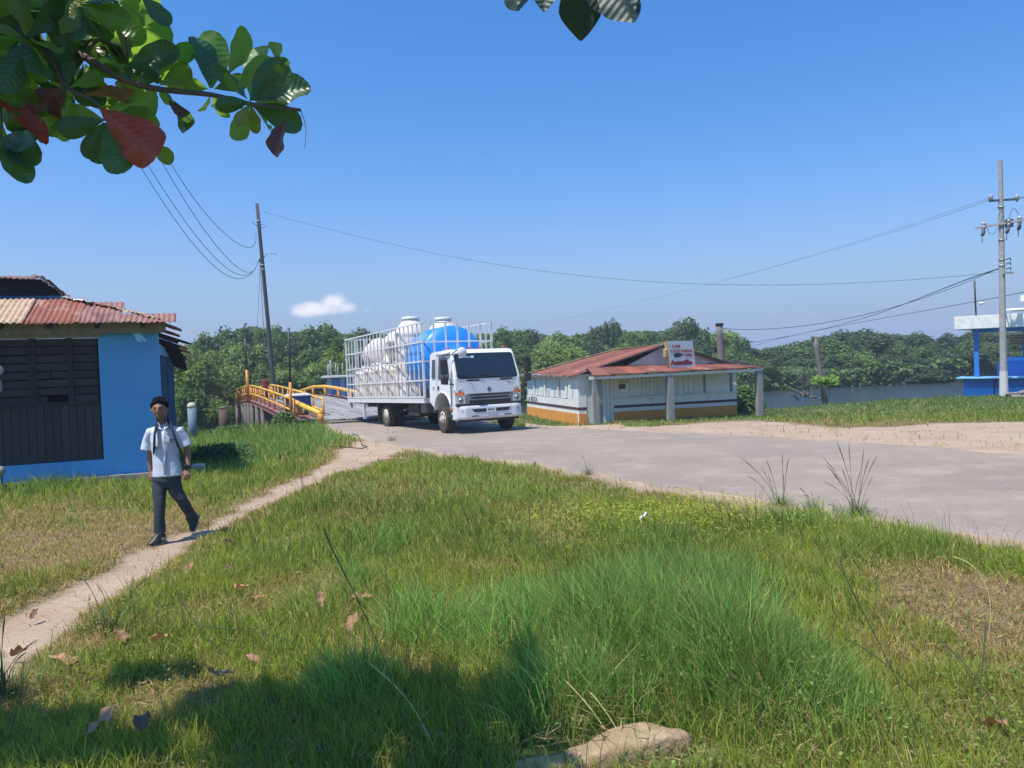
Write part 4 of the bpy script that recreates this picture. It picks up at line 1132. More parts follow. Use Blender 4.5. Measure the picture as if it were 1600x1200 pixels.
# unfinished blue shed beyond the ramp, with reinforcement rods
us0 = P(514, 640, 51); 
us = thing('unfinished_blue_shed', 'unfinished pale blue block shed with rusty rods on top behind the truck', 'shed', (us0.x, us0.y, -1.9), R(8))
ut = P(514, 590, 51).z + 1.9
M_pblue = mat('pale_blue_render', (.42, .54, .66), .85, (.34, .45, .56), 2.5, .6, .15, 20, coord='World')
M_mblue = mat('mid_blue_panel', (.16, .33, .50), .8, (.12, .28, .45), 3, .6, coord='World')
MB().box((2.4, 1.5, ut / 2), (4.6, 2.8, ut)).build('shed_wall', M_mblue, us)
for xx in (.1, .95, 1.7, 3.6): MB().box((xx, .06, ut / 2), (.30 if xx < 1 else .12, .14, ut + .02)).build('pilaster', M_pblue, us)
MB().box((1.1, .8, ut + .05), (3.0, 2.2, .12)).build('roof_slab', mat('white_slab_paint', (.62, .62, .60), .8), us)
rods = [(.0, .9), (.15, 1.15), (.5, 1.0), (.62, .7), (.95, .95), (1.2, .75), (1.5, .8), (1.75, .65)]
for (xx, hh_) in rods: MB().tube([(xx, .5, ut), (xx + .03, .5, ut + hh_)], .028 if xx > .2 else .06, 6).build('reinforcement_rod', mat('grey_rod', (.3, .29, .28), .7), us)

# ================================================================ utility poles and wires
M_oldpole = mat('weathered_utility_pole', (.045, .045, .048), .9, (.075, .073, .072), 8, .6, .4, 60, coord='World', stretch=(1, 1, .1))
M_wire = mat('black_cable', (.012, .013, .016), .6)
upb = G(434, 668); upY = upb.y
upt = P(401.5, 318, upY - .3)
up = pole_thing('utility_pole', 'old dark wooden utility pole leaning left beside the footbridge', 'utility pole', upb - Vector((0, 0, .2)), upt, .175, .125, M_oldpole)
def UP(py, dx=0, dy=0.): 
    t_ = (668 - py) / 350
    p = upb.lerp(upt, t_); return p + Vector((dx, dy, 0))
u0 = Vector(up.location)
MB().tube([UP(402, .1) - u0, UP(398, .3) - u0, UP(394, .45) - u0, UP(394, .75) - u0], .03, 8).build('lamp_arm', M_gal, up)
lb = MB(); lc = UP(396, .88) - u0; lb.box(lc, (.46, .16, .07), Matrix.Rotation(R(6), 3, 'Y')); lb.box(lc + Vector((-.2, 0, .05)), (.14, .14, .09)); lb.build('lamp_head', mat('grey_lamp_housing', (.42, .43, .45), .5), up, bevel=.015)
MB().box(UP(406, -.15) - u0, (.14, .16, .26)).build('cable_clamp', M_blackpipe, up)
for s_ in (-1, 1):
    MB().tube([UP(352, 0) - u0, UP(350, s_ * .28) - u0 + Vector((0, .05, .02 * s_)), UP(350 + s_ * 2, s_ * .5) - u0 + Vector((0, 0, -.1 * s_)), UP(353 + s_ * 3, s_ * .3) - u0, UP(355, 0) - u0], .018, 6).build('wire_bracket', M_blackpipe, up)
for (py, w_) in ((345, .2), (413, .22), (420, .21)):
    MB().lathe(UP(py) - u0, [(.155 + .005, -.03), (.16, 0), (.155, .03)], 12).build('steel_band', M_gal, up)
def wire(label, pts, r=.012, group=None, name='overhead_wire'):
    pts = [Vector(p) for p in pts]
    t = MB().tube(pts, [r * min(1.6, max(.35, p.y / 26)) for p in pts], 5).build(name, M_wire, None)
    tag(t, label, 'wire', group); return t
def wpath(pxs, Y0, Y1, n=30):
    """smooth hanging wire through sight points between two depths"""
    k = len(pxs); out = []
    X_ = np.linspace(0, 1, k); px = np.array([p[0] for p in pxs]); py = np.array([p[1] for p in pxs])
    c1 = np.polyfit(X_, px, min(3, k - 1)); c2 = np.polyfit(X_, py, min(3, k - 1))
    for u in np.linspace(0, 1, n):
        out.append(P(float(np.polyval(c1, u)), float(np.polyval(c2, u)), Y0 + (Y1 - Y0) * u))
    return out
wire('uppermost of the cables running from the left pole towards the almond tree', wpath([(400, 364), (392, 383), (370, 382), (330, 342), (285, 285), (240, 205)], upY - .2, 4.2, 40), .010)
wire('second of the four cables hanging from the left pole', wpath([(403, 408), (385, 423), (345, 396), (300, 330), (255, 255), (215, 180)], upY - .2, 4.2, 40), .010)
wire('third of the four cables hanging from the left pole', wpath([(403, 409), (380, 431), (335, 404), (290, 345), (240, 272), (190, 190)], upY - .2, 4.2, 40), .010)
wire('lowest of the four cables hanging from the left pole', wpath([(403, 410), (375, 435), (325, 410), (280, 352), (228, 272), (180, 195)], upY - .2, 4.2, 40), .010)
wire('thin wire dropping down the front of the left pole', [UP(410, -.18), UP(450, -.25), UP(500, -.35), UP(540, -.3)], .012)
wire('thin loose wire hanging left of the left pole', [UP(412, -.2), UP(450, -.42), UP(480, -.62), UP(520, -.9)], .008)
wire('long sagging wire from the left pole across the sky to the right pole', wpath([(412, 331), (560, 370), (730, 405), (900, 431), (1100, 443), (1300, 443), (1560, 426)], upY, 38, 60), .0065)
# right concrete pole
M_cpole = mat('concrete_pole', (.36, .345, .33), .85, (.28, .27, .26), 5, .6, .3, 40, coord='World', col3=(.45, .43, .41), scale3=3, thr3=(.5, .7))
cY_ = 38.
cb = P(1568.5, 619, cY_); cpt = P(1563, 250, cY_)
cp = thing('concrete_utility_pole', 'tall concrete utility pole with white painted foot and crossarms before the blue kiosk', 'utility pole', cb)
c0 = cb.copy()
def CP(py, dx=0, dy=0, px=None):
    t_ = (619 - py) / 369; p = cb.lerp(cpt, t_)
    if px is not None:
        p2 = P(px, py, cY_); p = Vector((p2.x, cY_ + dy, p2.z)); return p - c0
    return p + Vector((dx, dy, 0)) - c0
MB().tube([CP(580), CP(250)], [.165, .10], 8, smooth=False).build('shaft', M_cpole, cp)
MB().tube([CP(625), CP(580)], [.205, .18], 8, smooth=False).build('white_painted_foot', mat('whitewash', (.62, .60, .57), .85, (.5, .48, .45), 8, .5), cp)
M_iron = mat('dark_blue_grey_iron', (.06, .075, .10), .6)
M_porc = mat('grey_porcelain', (.42, .42, .42), .25, coat=.5)
MB().bar(CP(314, px=1546), CP(311, px=1591), .10, .10).build('upper_crossarm', M_iron, cp)
for px in (1548, 1589):
    MB().lathe(CP(312, px=px), [(.05, -.1), (.06, 0), (.12, .02), (.09, .08), (.13, .12), (.08, .18), (.10, .22), (.02, .27)], 10).build('insulator', M_porc, cp)
MB().bar(CP(355, px=1531, dy=.35), CP(342, px=1620, dy=-1.0), .10, .10).build('lower_crossarm', M_cpole, cp)
for (px, py) in ((1532, 353), (1570, 349), (1588, 344)):
    q_ = CP(py, px=px, dy=-.25)
    MB().lathe(q_, [(.02, .16), (.10, .12), (.12, .04), (.06, 0), (.10, -.04), (.11, -.12), (.06, -.2)], 10).build('insulator_cap', M_porc, cp)
    MB().tube([q_ + Vector((0, 0, -.05)), q_ + Vector((-.02, 0, -.40)), q_ + Vector((-.08, 0, -.5))], .085, 8).build('fuse_holder', M_iron, cp)
    MB().tube([q_ + Vector((-.08, 0, -.5)), q_ + Vector((-.08, 0, -.85))], .02, 5).build('fuse_tail', M_iron, cp)
MB().box(CP(350, px=1572, dy=-.22), (.34, .2, .4)).build('bracket_box', M_iron, cp, bevel=.03)
MB().box(CP(427, px=1571, dy=-.2), (.5, .12, .1)).build('service_bracket', M_cpole, cp)
for py in (323, 374, 405, 414): MB().lathe(CP(py), [(.155, -.025), (.16, 0), (.155, .025)], 10).build('steel_band', M_gal, cp)
for py in (405, 412, 420): MB().tube([CP(py, .15, -.1), CP(py - 2, .35, -.1), CP(py + 2, .37, -.1)], .03, 6).build('spool_hook', M_iron, cp)
def loop(a, c, sag, n=12): return [a.lerp(c, i / n) + Vector((0, 0, -sag * math.sin(math.pi * i / n))) for i in range(n + 1)]
MB().tube(loop(CP(350, px=1533, dy=-.3), CP(356, px=1555, dy=-.2), .45), .012, 5).tube(loop(CP(345, px=1556, dy=-.2), CP(340, px=1565, dy=-.2), -.4), .012, 5).tube(loop(CP(345, px=1572, dy=-.2), CP(338, px=1585, dy=-.3), -.45), .012, 5).build('jumper_wire', M_wire, cp)
wire('upper of the two thin wires climbing to the right pole top', wpath([(1130, 438), (1250, 405), (1400, 357), (1500, 325), (1547, 308)], 150, 38), .0075)
wire('lower of the two thin wires climbing to the right pole top', wpath([(860, 502), (1000, 470), (1130, 440), (1300, 391), (1440, 348), (1547, 312)], 170, 38, 40), .0075)
wire('wire leaving the right pole top towards the right edge', [CP(310, px=1591) + c0, CP(302, px=1640) + c0], .015)
wire('wire from the broken stump up to the waist of the right pole', wpath([(1128, 513), (1250, 510), (1380, 485), (1480, 452), (1566, 417)], 44, 38), .010)
wire('wire from the far poles behind the leaning post to the waist of the right pole', wpath([(1160, 537), (1300, 512), (1400, 478), (1480, 450), (1566, 418)], 120, 38), .02)
wr_ = wpath([(1180, 540), (1260, 520), (1380, 497), (1520, 472), (1640, 448)], 110, 36)
wire('straight low wire crossing to the right above the blue kiosk', wr_, .013)
MB()
sl2 = P(1534, 474, 40); s2 = thing('wire_splice', 'small white splice clamp on the low wire left of the right pole', 'clamp', sl2)
MB().lathe((0, 0, 0), [(.02, -.16), (.06, -.12), (.07, 0), (.06, .12), (.02, .16)], 8, 'X').build('clamp_body', M_whitep, s2)
for (px, pyt, pyb, arm, lab) in ((1159, 531, 552, 0, 'tiny far utility pole without arms above the trees right of the restaurant'), (1169, 530, 552, 1, 'tiny far utility pole with crossarm above the trees right of the restaurant')):
    Y = 150; c = P(px, pyt, Y); a = Vector((c.x, c.y, -1.5))
    t = pole_thing('far_utility_pole', lab, 'utility pole', a, c, .22, .16, M_iron, 6)
    if arm: MB().bar(c - a + Vector((-.9, 0, -.5)), c - a + Vector((.9, 0, -.5)), .15).build('crossarm', M_iron, t)
# black cable lying by the path
cp_ = [G(*q) + Vector((0, 0, h_)) for q, h_ in (((530, 684), .03), ((545, 690), .08), ((552, 686), .15), ((560, 687), .12), ((566, 698), .05), ((574, 701), .05), ((566, 704), .05), ((540, 702), .05), ((515, 700), .05))]
t = MB().tube(cp_, .012, 6).build('loose_cable', M_wire, None); tag(t, 'black cable looped on the grass where the path meets the road', 'cable')

# ================================================================ blue and white kiosk on the right
M_kb = mat('shade_toned_blue_paint', (.015, .18, .60), .6, (.018, .155, .53), 3, .6, .1, 20, coord='World')  # kiosk blue with the shade under the roof put into its colour
M_kb2 = mat('sun_toned_blue_paint', (.03, .36, .86), .6, (.03, .31, .78), 4, .6, .1, 20, coord='World', col3=(.2, .3, .42), scale3=4, thr3=(.65, .8))  # same blue with sunlight put into its colour, below the shade line
M_kw = mat('peeling_white_fascia', (.84, .83, .80), .8, (.62, .61, .58), 4, .6, .3, 30, coord='World', col3=(.33, .31, .29), scale3=9, thr3=(.68, .73))
KY = 41.5
ka = P(1506, 620, KY); kbp = P(1606, 617, KY - 1.75); kz = ka.z
kd = (kbp - ka); kd.z = 0; kd.normalize(); kback = Vector((-kd.y, kd.x, 0))
kio = thing('blue_kiosk', 'open blue concrete kiosk with white slab roof at the right edge by the river', 'kiosk', (ka.x, ka.y, kz), math.atan2(kd.y, kd.x))
def KL(px, py, yo=0.):
    p = on_plane(px, py, Vector((ka.x, ka.y, 0)) + kback * yo, kback) - Vector((ka.x, ka.y, kz)); return p.dot(kd), p.z
zc = KL(1560, 590)[1]; zs = KL(1560, 606)[1]
MB().box((2.9, .9, (zs + zc) / 2 - .02), (5.8, 1.8, zc - zs - .04)).build('counter_wall_upper', M_kb, kio)
MB().box((2.9, .9, zs / 2 - .15), (5.81, 1.81, zs + .3)).build('counter_wall_lower', M_kb2, kio)
MB().box((2.9, .6, zc), (6.4, 2.1, .09)).build('counter_top', mat('pale_blue_counter', (.16, .40, .68), .5, (.2, .43, .68), 5, .5), kio, bevel=.02)
ztk = KL(1493, 515, -.4)[1]; ztk2 = KL(1493, 495, -.4)[1]; xk0 = KL(1491, 500, -.4)[0]
MB().box(((xk0 + 6.4) / 2, 1.5, (ztk + ztk2) / 2), (6.4 - xk0, 3.8, ztk2 - ztk)).build('roof_slab', M_kw, kio, bevel=.015)
xc1 = KL(1525, 550)[0]
MB().box((xc1, .25, (zc + ztk) / 2), (.22, .22, ztk - zc - .06)).build('column', M_kb, kio)
MB().box((3.4, .35, ztk - .11), (6, .16, .2)).build('roof_beam', M_kb, kio)
x2 = KL(1592, 520)[0]
MB().box((x2 + 1.2, 1.7, (zc + ztk) / 2), (2.3, .12, ztk - zc - .3)).build('back_wall', M_kb, kio)
x3 = KL(1557, 580)[0]; x4 = KL(1592, 560)[0]
MB().box(((x3 + x2) / 2 + .1, 1.3, zc + .42), (x2 - x3 + .3, .7, .80)).build('service_block', M_kb, kio)
MB().box(((x3 + x2) / 2 + .3, 1.3, zc + .93), (.9, .6, .22)).build('service_block_top', M_kb2, kio)
for k in range(4):
    MB().box((x2 - .22, 1.55, ztk - .45 - k * .14), (.62, .2, .05), Matrix.Rotation(R(25), 3, 'X')).build('louvre_slat', M_tin_tan, kio)
MB().box((x2 - .4, 1.5, ztk - .32), (1.05, .12, .07)).build('louvre_head', mat('cream_trim', (.7, .6, .45), .7), kio)
zu = KL(1580, 484)[1]
MB().box((KL(1600, 484)[0] + .9, 1.6, zu + .05), (3.6, 2, .10)).build('upper_slab', M_kw, kio)
MB().box((KL(1600, 470)[0] + 1.0, 1.8, KL(1595, 465)[1] + .0), (2.4, 2.4, .30)).build('tank_slab', M_kw, kio)
MB().box((KL(1600, 470)[0] + 1.3, 1.8, (zu + KL(1595, 468)[1]) / 2 + .02), (2.0, 1.6, KL(1595, 468)[1] - zu)).build('tank_base', M_kb, kio)
am = KL(1522, 437)
MB().tube([(am[0], .6, ztk2 - .1), (am[0] - .05, .6, am[1])], .045, 6).build('mast', M_blackpipe, kio)
hs_ = KL(1556, 600, -.15); MB().tube([(hs_[0], -.06, .95), (hs_[0] - .06, -.1, .6), (hs_[0] - .1, -.09, 0)], .03, 6).build('drain_hose', M_blackpipe, kio)
# rocks, driftwood
def rock(name, label, c, d, m, seed, cat='rock', sub=3, rough=.25, rz=0):
    bm = bmesh.new(); bmesh.ops.create_icosphere(bm, subdivisions=sub, radius=1)
    for v in bm.verts:
        n_ = v.co.normalized(); k_ = 1 + rough * mnoise.noise(n_ * 1.6 + Vector((seed, 0, 0))) * 1.6 + rough * .5 * mnoise.noise(n_ * 4 + Vector((0, seed, 0)))
        v.co = Vector((n_.x * d[0], n_.y * d[1], n_.z * d[2])) * k_
    me = bpy.data.meshes.new(name); bm.to_mesh(me); bm.free(); me.materials.append(m)
    for p in me.polygons: p.use_smooth = sub > 3
    o = bpy.data.objects.new(name, me); COL.objects.link(o); o.location = c; o.rotation_euler = (0, 0, rz); tag(o, label, cat); return o
M_rock = mat('pale_limestone', (.36, .25, .15), .95, (.22, .145, .085), 6, .6, .8, 25, coord='World', col3=(.44, .33, .21), scale3=7, thr3=(.5, .68))
M_rockd = mat('grey_brown_stone', (.26, .24, .22), .9, (.15, .13, .12), 4, .6, .6, 20, coord='World')
q_ = P(1592, 624, 37.4); rock('rock_slab', 'flat grey stone slab in the grass right of the concrete pole foot', (q_.x + .4, q_.y, tz(q_.x, q_.y) + .1), (.95, .5, .22), M_rockd, 3)
q_ = P(1492, 619, 41); rock('rock', 'low pale stone by the left corner of the kiosk', (q_.x, q_.y, tz(q_.x, q_.y) + .05), (.7, .5, .16), M_rock, 9)
q_ = G(1202, 628)
dw = thing('driftwood_heap', 'small dark heap of driftwood on the bank below the leaning post', 'driftwood', P(1270, 622, 41.3))
for k in range(9):
    a_ = Vector((rr.uniform(-.9, .8), rr.uniform(-.4, .4), rr.uniform(-.1, .2))); c_ = a_ + Vector((rr.uniform(-.8, .8), rr.uniform(-.3, .3), rr.uniform(-.1, .45)))
    MB().tube([a_, (a_ + c_) / 2 + Vector((0, 0, .08)), c_], [.05, .045, .02], 6).build('branch', M_pile, dw)
# big stone at the bottom edge
fr = G(915, 1196)
b = bmesh.new()
outl = [(-.40, -.10), (-.32, .02), (-.2, .055), (-.06, .075), (.02, .10), (.07, .18), (.16, .235), (.27, .24), (.33, .19), (.36, .12), (.43, .06), (.40, -.02), (.25, -.05), (.05, -.11), (-.15, -.14), (-.3, -.15)]
N_ = 36; rings = 7; vs = []; fs = []
ol = np.array(outl + [outl[0]]); dd_ = np.r_[0, np.cumsum(np.hypot(*np.diff(ol, axis=0).T))]
ss = np.linspace(0, dd_[-1], N_ + 1)[:-1]; ox, oy = np.interp(ss, dd_, ol[:, 0]), np.interp(ss, dd_, ol[:, 1])
cx, cy = ox.mean(), oy.mean()
for r_ in range(rings):
    sc2, zz = [(1.05, -.06), (1.06, .02), (1.0, .07), (.93, .095), (.75, .11), (.45, .115), (.1, .118)][r_]
    for k in range(N_):
        x_, y_ = cx + (ox[k] - cx) * sc2, cy + (oy[k] - cy) * sc2
        vs.append((x_ + .012 * mnoise.noise(Vector((x_ * 9, y_ * 9, 1))), y_, zz * (1 + .35 * x_) + .03 * mnoise.noise(Vector((x_ * 7, y_ * 7, r_ * .3)))))
for r_ in range(rings - 1):
    for k in range(N_): fs.append((r_ * N_ + k, r_ * N_ + (k + 1) % N_, (r_ + 1) * N_ + (k + 1) % N_, (r_ + 1) * N_ + k))
fs.append(tuple(range((rings - 1) * N_, rings * N_)))
st = MB().add(vs, fs, True).build('flat_rock', M_rock, None); st.location = (fr.x - .0, fr.y - .02, fr.z + .02); st.rotation_euler = (0, R(-4), R(8)); st.scale = (1.08, .60, .55)
tag(st, 'weathered flat pale rock half buried in the grass at the bottom edge', 'rock')
# ================================================================ lorry
M_tpaint = mat('white_truck_paint', (.74, .745, .74), .28, (.66, .66, .65), 2.5, .4, coat=.35, coord='World')
M_tpaint2 = mat('dusty_white_panel', (.66, .67, .69), .4, (.60, .60, .61), 3, .5, coat=.15)
M_cage = mat('chalky_white_cage_paint', (.70, .70, .69), .55, (.60, .585, .56), 6, .6, coord='World', col3=(.36, .28, .22), scale3=9, thr3=(.66, .74))
M_glass = mat('dark_window_glass', (.012, .018, .026), .06, spec=.7, coat=.6)
M_blkpl = mat('black_plastic', (.016, .017, .019), .6, (.03, .03, .03), 8, .5)
M_chas = mat('dusty_black_chassis', (.022, .021, .022), .8, (.055, .05, .045), 4, .6)
M_chrome = mat('dull_grey_grille', (.22, .235, .25), .35, metal=.5)
M_lens = mat('clear_headlamp', (.50, .52, .50), .12, coat=.9, spec=.8)
M_amber = mat('amber_lens', (.72, .16, .03), .25, coat=.5)
M_redlens = mat('red_lens', (.5, .02, .015), .3, coat=.4)
M_rim = mat('dusty_steel_rim', (.38, .33, .28), .6, (.50, .45, .39), 9, .6, metal=.15)
TX, TY = -.68, 23.2
tw = thing('cargo_truck', 'white flatbed lorry with tall barred cage loaded with water tanks coming off the ramp', 'truck', (TX, TY, tz(TX, TY) + .12), R(30))
tw.rotation_euler = (R(-1.6), 0, R(29))
WFY, WRY, WR = .95, 6.0, .43
def wheel(x, y, steer=0, dual=False):
    t = bpy.data.objects.new('wheel', None)
    s = -1 if x < 0 else 1
    w = MB(); prof = [(WR * .62, -.12), (WR * .92, -.135), (WR * .985, -.11), (WR, -.06), (WR, .06), (WR * .985, .11), (WR * .92, .135), (WR * .62, .12)]
    w.lathe((0, 0, 0), prof, 36, 'X', cap=False)
    if dual: w.lathe((-s * .30, 0, 0), prof, 36, 'X', cap=False)
    for k in range(36):
        a = 2 * math.pi * k / 36
        w.box((0, math.cos(a) * WR, math.sin(a) * WR), (.22, .035, .018), Matrix.Rotation(a - math.pi / 2, 3, 'X'))
    o = w.build('wheel', M_tyre, tw); o.location = (x, y, WR - .10 + (.02 if y > 3 else 0)); o.rotation_euler = (0, 0, steer)
    if dual:
        r = MB().lathe((0, 0, 0), [(WR * .62, s * .12), (WR * .60, s * .10), (WR * .5, -s * .02), (WR * .25, -s * .03), (WR * .24, s * .02), (WR * .05, s * .03)], 28, 'X')
    else:
        r = MB().lathe((0, 0, 0), [(WR * .62, s * .12), (WR * .60, s * .10), (WR * .5, s * .06), (WR * .32, s * .10), (WR * .30, s * .16), (WR * .18, s * .17), (WR * .16, s * .21), (.01, s * .215)], 28, 'X')
    ro = r.build('rim', M_rim, o)
    hb = MB()
    for k in range(8):
        a = 2 * math.pi * k / 8; hb.lathe((s * (.115 if not dual else .02), math.cos(a) * WR * .43, math.sin(a) * WR * .43), [(.045, 0), (.04, s * .012)], 10, 'X')
    hb.build('rim_hole', M_dark, o)
    nb = MB()
    for k in range(10):
        a = 2 * math.pi * k / 10; nb.lathe((s * (.15 if not dual else .03), math.cos(a) * WR * .25, math.sin(a) * WR * .25), [(.018, 0), (.016, s * .03)], 6, 'X')
    nb.build('wheel_nut', M_rim, o)
    return o
wheel(-1.03, WFY, R(-4)); wheel(1.03, WFY, R(-4)); wheel(-1.05, WRY, 0, True); wheel(1.05, WRY, 0, True)
# cab shell
CW = 1.13
def cab_profile(inset=0):
    pts = [(.06, .80), (.02, 1.05), (.03, 1.56), (.30, 2.32), (.40, 2.42), (.60, 2.46), (1.80, 2.42), (1.92, 2.34), (1.95, 1.2), (1.95, .86)]
    arch = []
    for k in range(9):
        a = math.pi * k / 8; arch.append((WFY + .58 * math.cos(a), .62 + .58 * math.sin(a) * .92))
    return pts + arch[:] + [(.30, .62), (.12, .62)]
prof = cab_profile()
b = MB(); n = len(prof)
rings = [(-CW, .0, 1), (-CW + .035, -.0, 1), (CW - .035, 0, 1), (CW, 0, 1)]
def narrow(z): return 1 - .055 * max(0, (z - 1.55) / .9)
vs = []
for (x, _, _) in rings:
    for (y, z) in prof:
        yy = y + (.05 if abs(x) == CW and y < .5 else 0)
        vs.append((x * narrow(z), yy, z))
fs = []
for i in range(3):
    for k in range(n):
        fs.append((i * n + k, i * n + (k + 1) % n, (i + 1) * n + (k + 1) % n, (i + 1) * n + k))
fs.append(tuple(range(n))); fs.append(tuple(range(3 * n, 4 * n)))
b.add(vs, fs); b.build('cab_body', M_tpaint, tw, bevel=.022)
# windscreen
def fr(x, z, off=.012):
    if z > 1.56: y = .03 + (z - 1.56) / .76 * .27; 
    else: y = .03 - (1.56 - z) / .51 * .01
    return (x, y - off, z)
def panel(name, pts, m, thick=.02, off=.012, parent=None):
    v = [fr(x, z, off) for x, z in pts]; return MB().prism(v, (0, thick, 0)).build(name, m, parent or tw)
panel('windscreen_seal', [(-1.03, 1.60), (-.93, 1.545), (.93, 1.545), (1.03, 1.60), (1.0, 2.27), (.93, 2.33), (-.93, 2.33), (-1.0, 2.27)], M_blkpl, .02, .010)
ws = panel('windscreen', [(-.99, 1.62), (-.90, 1.575), (.90, 1.575), (.99, 1.62), (.965, 2.25), (.90, 2.30), (-.90, 2.30), (-.965, 2.25)], M_glass, .012, .024)
# two pale patches as seen through the glass: far door window; sun strip lettering
M_pbl = mat('pale_blue_sticker', (.35, .62, .80), .5)
st_b = MB()
for x0_, x1_, z0_, z1_ in ((-.86, -.72, 2.185, 2.235), (-.71, -.64, 2.195, 2.22), (-.62, -.57, 2.19, 2.225), (-.55, -.48, 2.195, 2.215), (-.46, -.36, 2.18, 2.245)):
    st_b.prism([fr(x0_, z0_, .026), fr(x1_, z0_, .026), fr(x1_ + .012, z1_, .026), fr(x0_ + .02, z1_, .026)], (0, .002, 0))
st_b.build('windscreen_sticker', M_pbl, tw)
MB().box((.0, .5, 1.60), (1.8, .5, .05)).build('dashboard', M_blkpl, tw)
for sx, l in ((-.55, .5), (.25, .5)):
    a = Vector(fr(sx + .35, 1.56, .04)); c = Vector(fr(sx - .25, 1.64, .04))
    MB().tube([a, c], .012, 6).bar(c + Vector((-.28, 0, .01)), c + Vector((.28, -.0, .03)), .02).build('wiper', M_blkpl, tw)
# front vents, bonnet panel, badge
for sx in (-.52, .62):
    MB().box(fr(sx, 1.50, .012), (.42, .015, .045)).build('front_vent', M_blkpl, tw)
panel('bonnet_panel', [(-.80, 1.45), (.80, 1.45), (.84, 1.10), (-.72, 1.10), (-.76, 1.25)], M_tpaint2, .02, .028)
MB().prism([fr(0 + x, 1.215 + z, .036) for x, z in ((-.075, 0), (0, -.085), (.075, 0), (0, .085))], (0, .01, 0)).build('diamond_badge', M_iron, tw)
MB().prism([fr(0 + x, 1.215 + z, .040) for x, z in ((-.03, 0), (0, -.035), (.03, 0), (0, .035))], (0, .01, 0)).build('badge_centre', M_chrome, tw)
MB().box(fr(.70, 1.405, .033), (.09, .006, .02)).build('model_badge', M_iron, tw)
# grille
panel('grille_surround', [(-.78, 1.09), (.82, 1.09), (.82, .76), (-.78, .76)], M_chrome, .02, .014)
for k, (z, w_) in enumerate(((1.055, 1.34), (.965, 1.22), (.855, 1.4))):
    MB().box(fr(.02, z, .022), (w_, .02, .045 if k < 2 else .10)).build('grille_slot', M_blkpl, tw, bevel=.006)
for k, z in enumerate((1.01, .915)):
    MB().box(fr(.02, z, .035), (1.36 - .1 * k, .03, .035)).build('grille_bar', M_chrome, tw, bevel=.01)
# headlamps
for s in (-1, 1):
    hl = MB().prism([(s * .80, -.005, .80), (s * 1.10, .03, .80), (s * 1.135, .04, 1.24), (s * .90, .0, 1.30), (s * .83, -.002, 1.15)], (0, .08, 0)).build('headlamp', M_lens, tw, bevel=.012)
    MB().prism([(s * .835, -.012, 1.07), (s * 1.12, .02, 1.06), (s * 1.13, .025, 1.15), (s * .85, -.008, 1.17)], (0, .02, 0)).build('turn_signal', M_amber, hl)
    MB().lathe((s * .95, -.002, .92), [(.075, 0), (.065, .02), (.03, .04)], 16, 'Y').build('lamp_bowl', M_chrome, hl)
    MB().lathe((s * .99, .0, 1.21), [(.04, 0), (.02, .02)], 12, 'Y').build('lamp_bowl', M_chrome, hl)
    MB().box((s * 1.03, -.02, .60), (.10, .03, .05)).build('fog_lamp_lens', M_lens, tw, bevel=.01) if 0 else None
# bumper
bp_pts = [(-1.14, .22), (-1.10, .02), (-.85, -.10), (.85, -.10), (1.10, .02), (1.14, .22)]
b = MB(); zs_ = [(.33, .05), (.38, 0), (.66, -.0), (.735, .02)]
vs = []
for z, ins in zs_:
    for x, y in bp_pts: vs.append((x, y + ins, z))
    for x, y in reversed(bp_pts): vs.append((x * .96, y + .22, z))
m_ = 12; fs = []
for i in range(3):
    for k in range(m_): fs.append((i * m_ + k, i * m_ + (k + 1) % m_, (i + 1) * m_ + (k + 1) % m_, (i + 1) * m_ + k))
fs += [tuple(range(m_)), tuple(range(3 * m_, 4 * m_))]
b.add(vs, fs).build('bumper', M_tpaint2, tw, bevel=.02)
MB().prism([(-.66, -.108, .64), (.66, -.108, .64), (.56, -.108, .54), (-.56, -.108, .54)], (0, .02, 0)).build('bumper_intake', M_blkpl, tw)
MB().box((-.02, -.118, .60), (.32, .012, .16)).build('number_plate', mat('plate_white', (.66, .66, .64), .5), tw)
pm_ = MB()
for k_, w_ in ((-.10, .022), (-.07, .022), (-.03, .03), (.01, .018), (.05, .028), (.085, .022)): pm_.box((-.02 + k_, -.1255, .60), (w_, .002, .055))
pm_.build('plate_characters', M_iron, tw)
for s in (-1, 1):
    MB().prism([(s * .80, -.093, .62), (s * 1.02, -.018, .62), (s * .99, -.026, .55), (s * .86, -.075, .54)], (0, .015, 0)).build('fog_lamp', M_lens, tw)
    MB().lathe((s * .93, -.062, .585), [(.035, -.0), (.02, .01)], 10, 'Y').build('fog_lamp_bulb', M_blkpl, tw)
    MB().box((s * .55, -.105, .43), (.24, .015, .025)).build('tow_slot', M_blkpl, tw)
MB().box((0, .06, .77), (2.2, .14, .06)).build('bumper_gap', M_blkpl, tw)
MB().box((0, .1, .30), (2.0, .2, .08)).build('lower_valance', M_blkpl, tw)
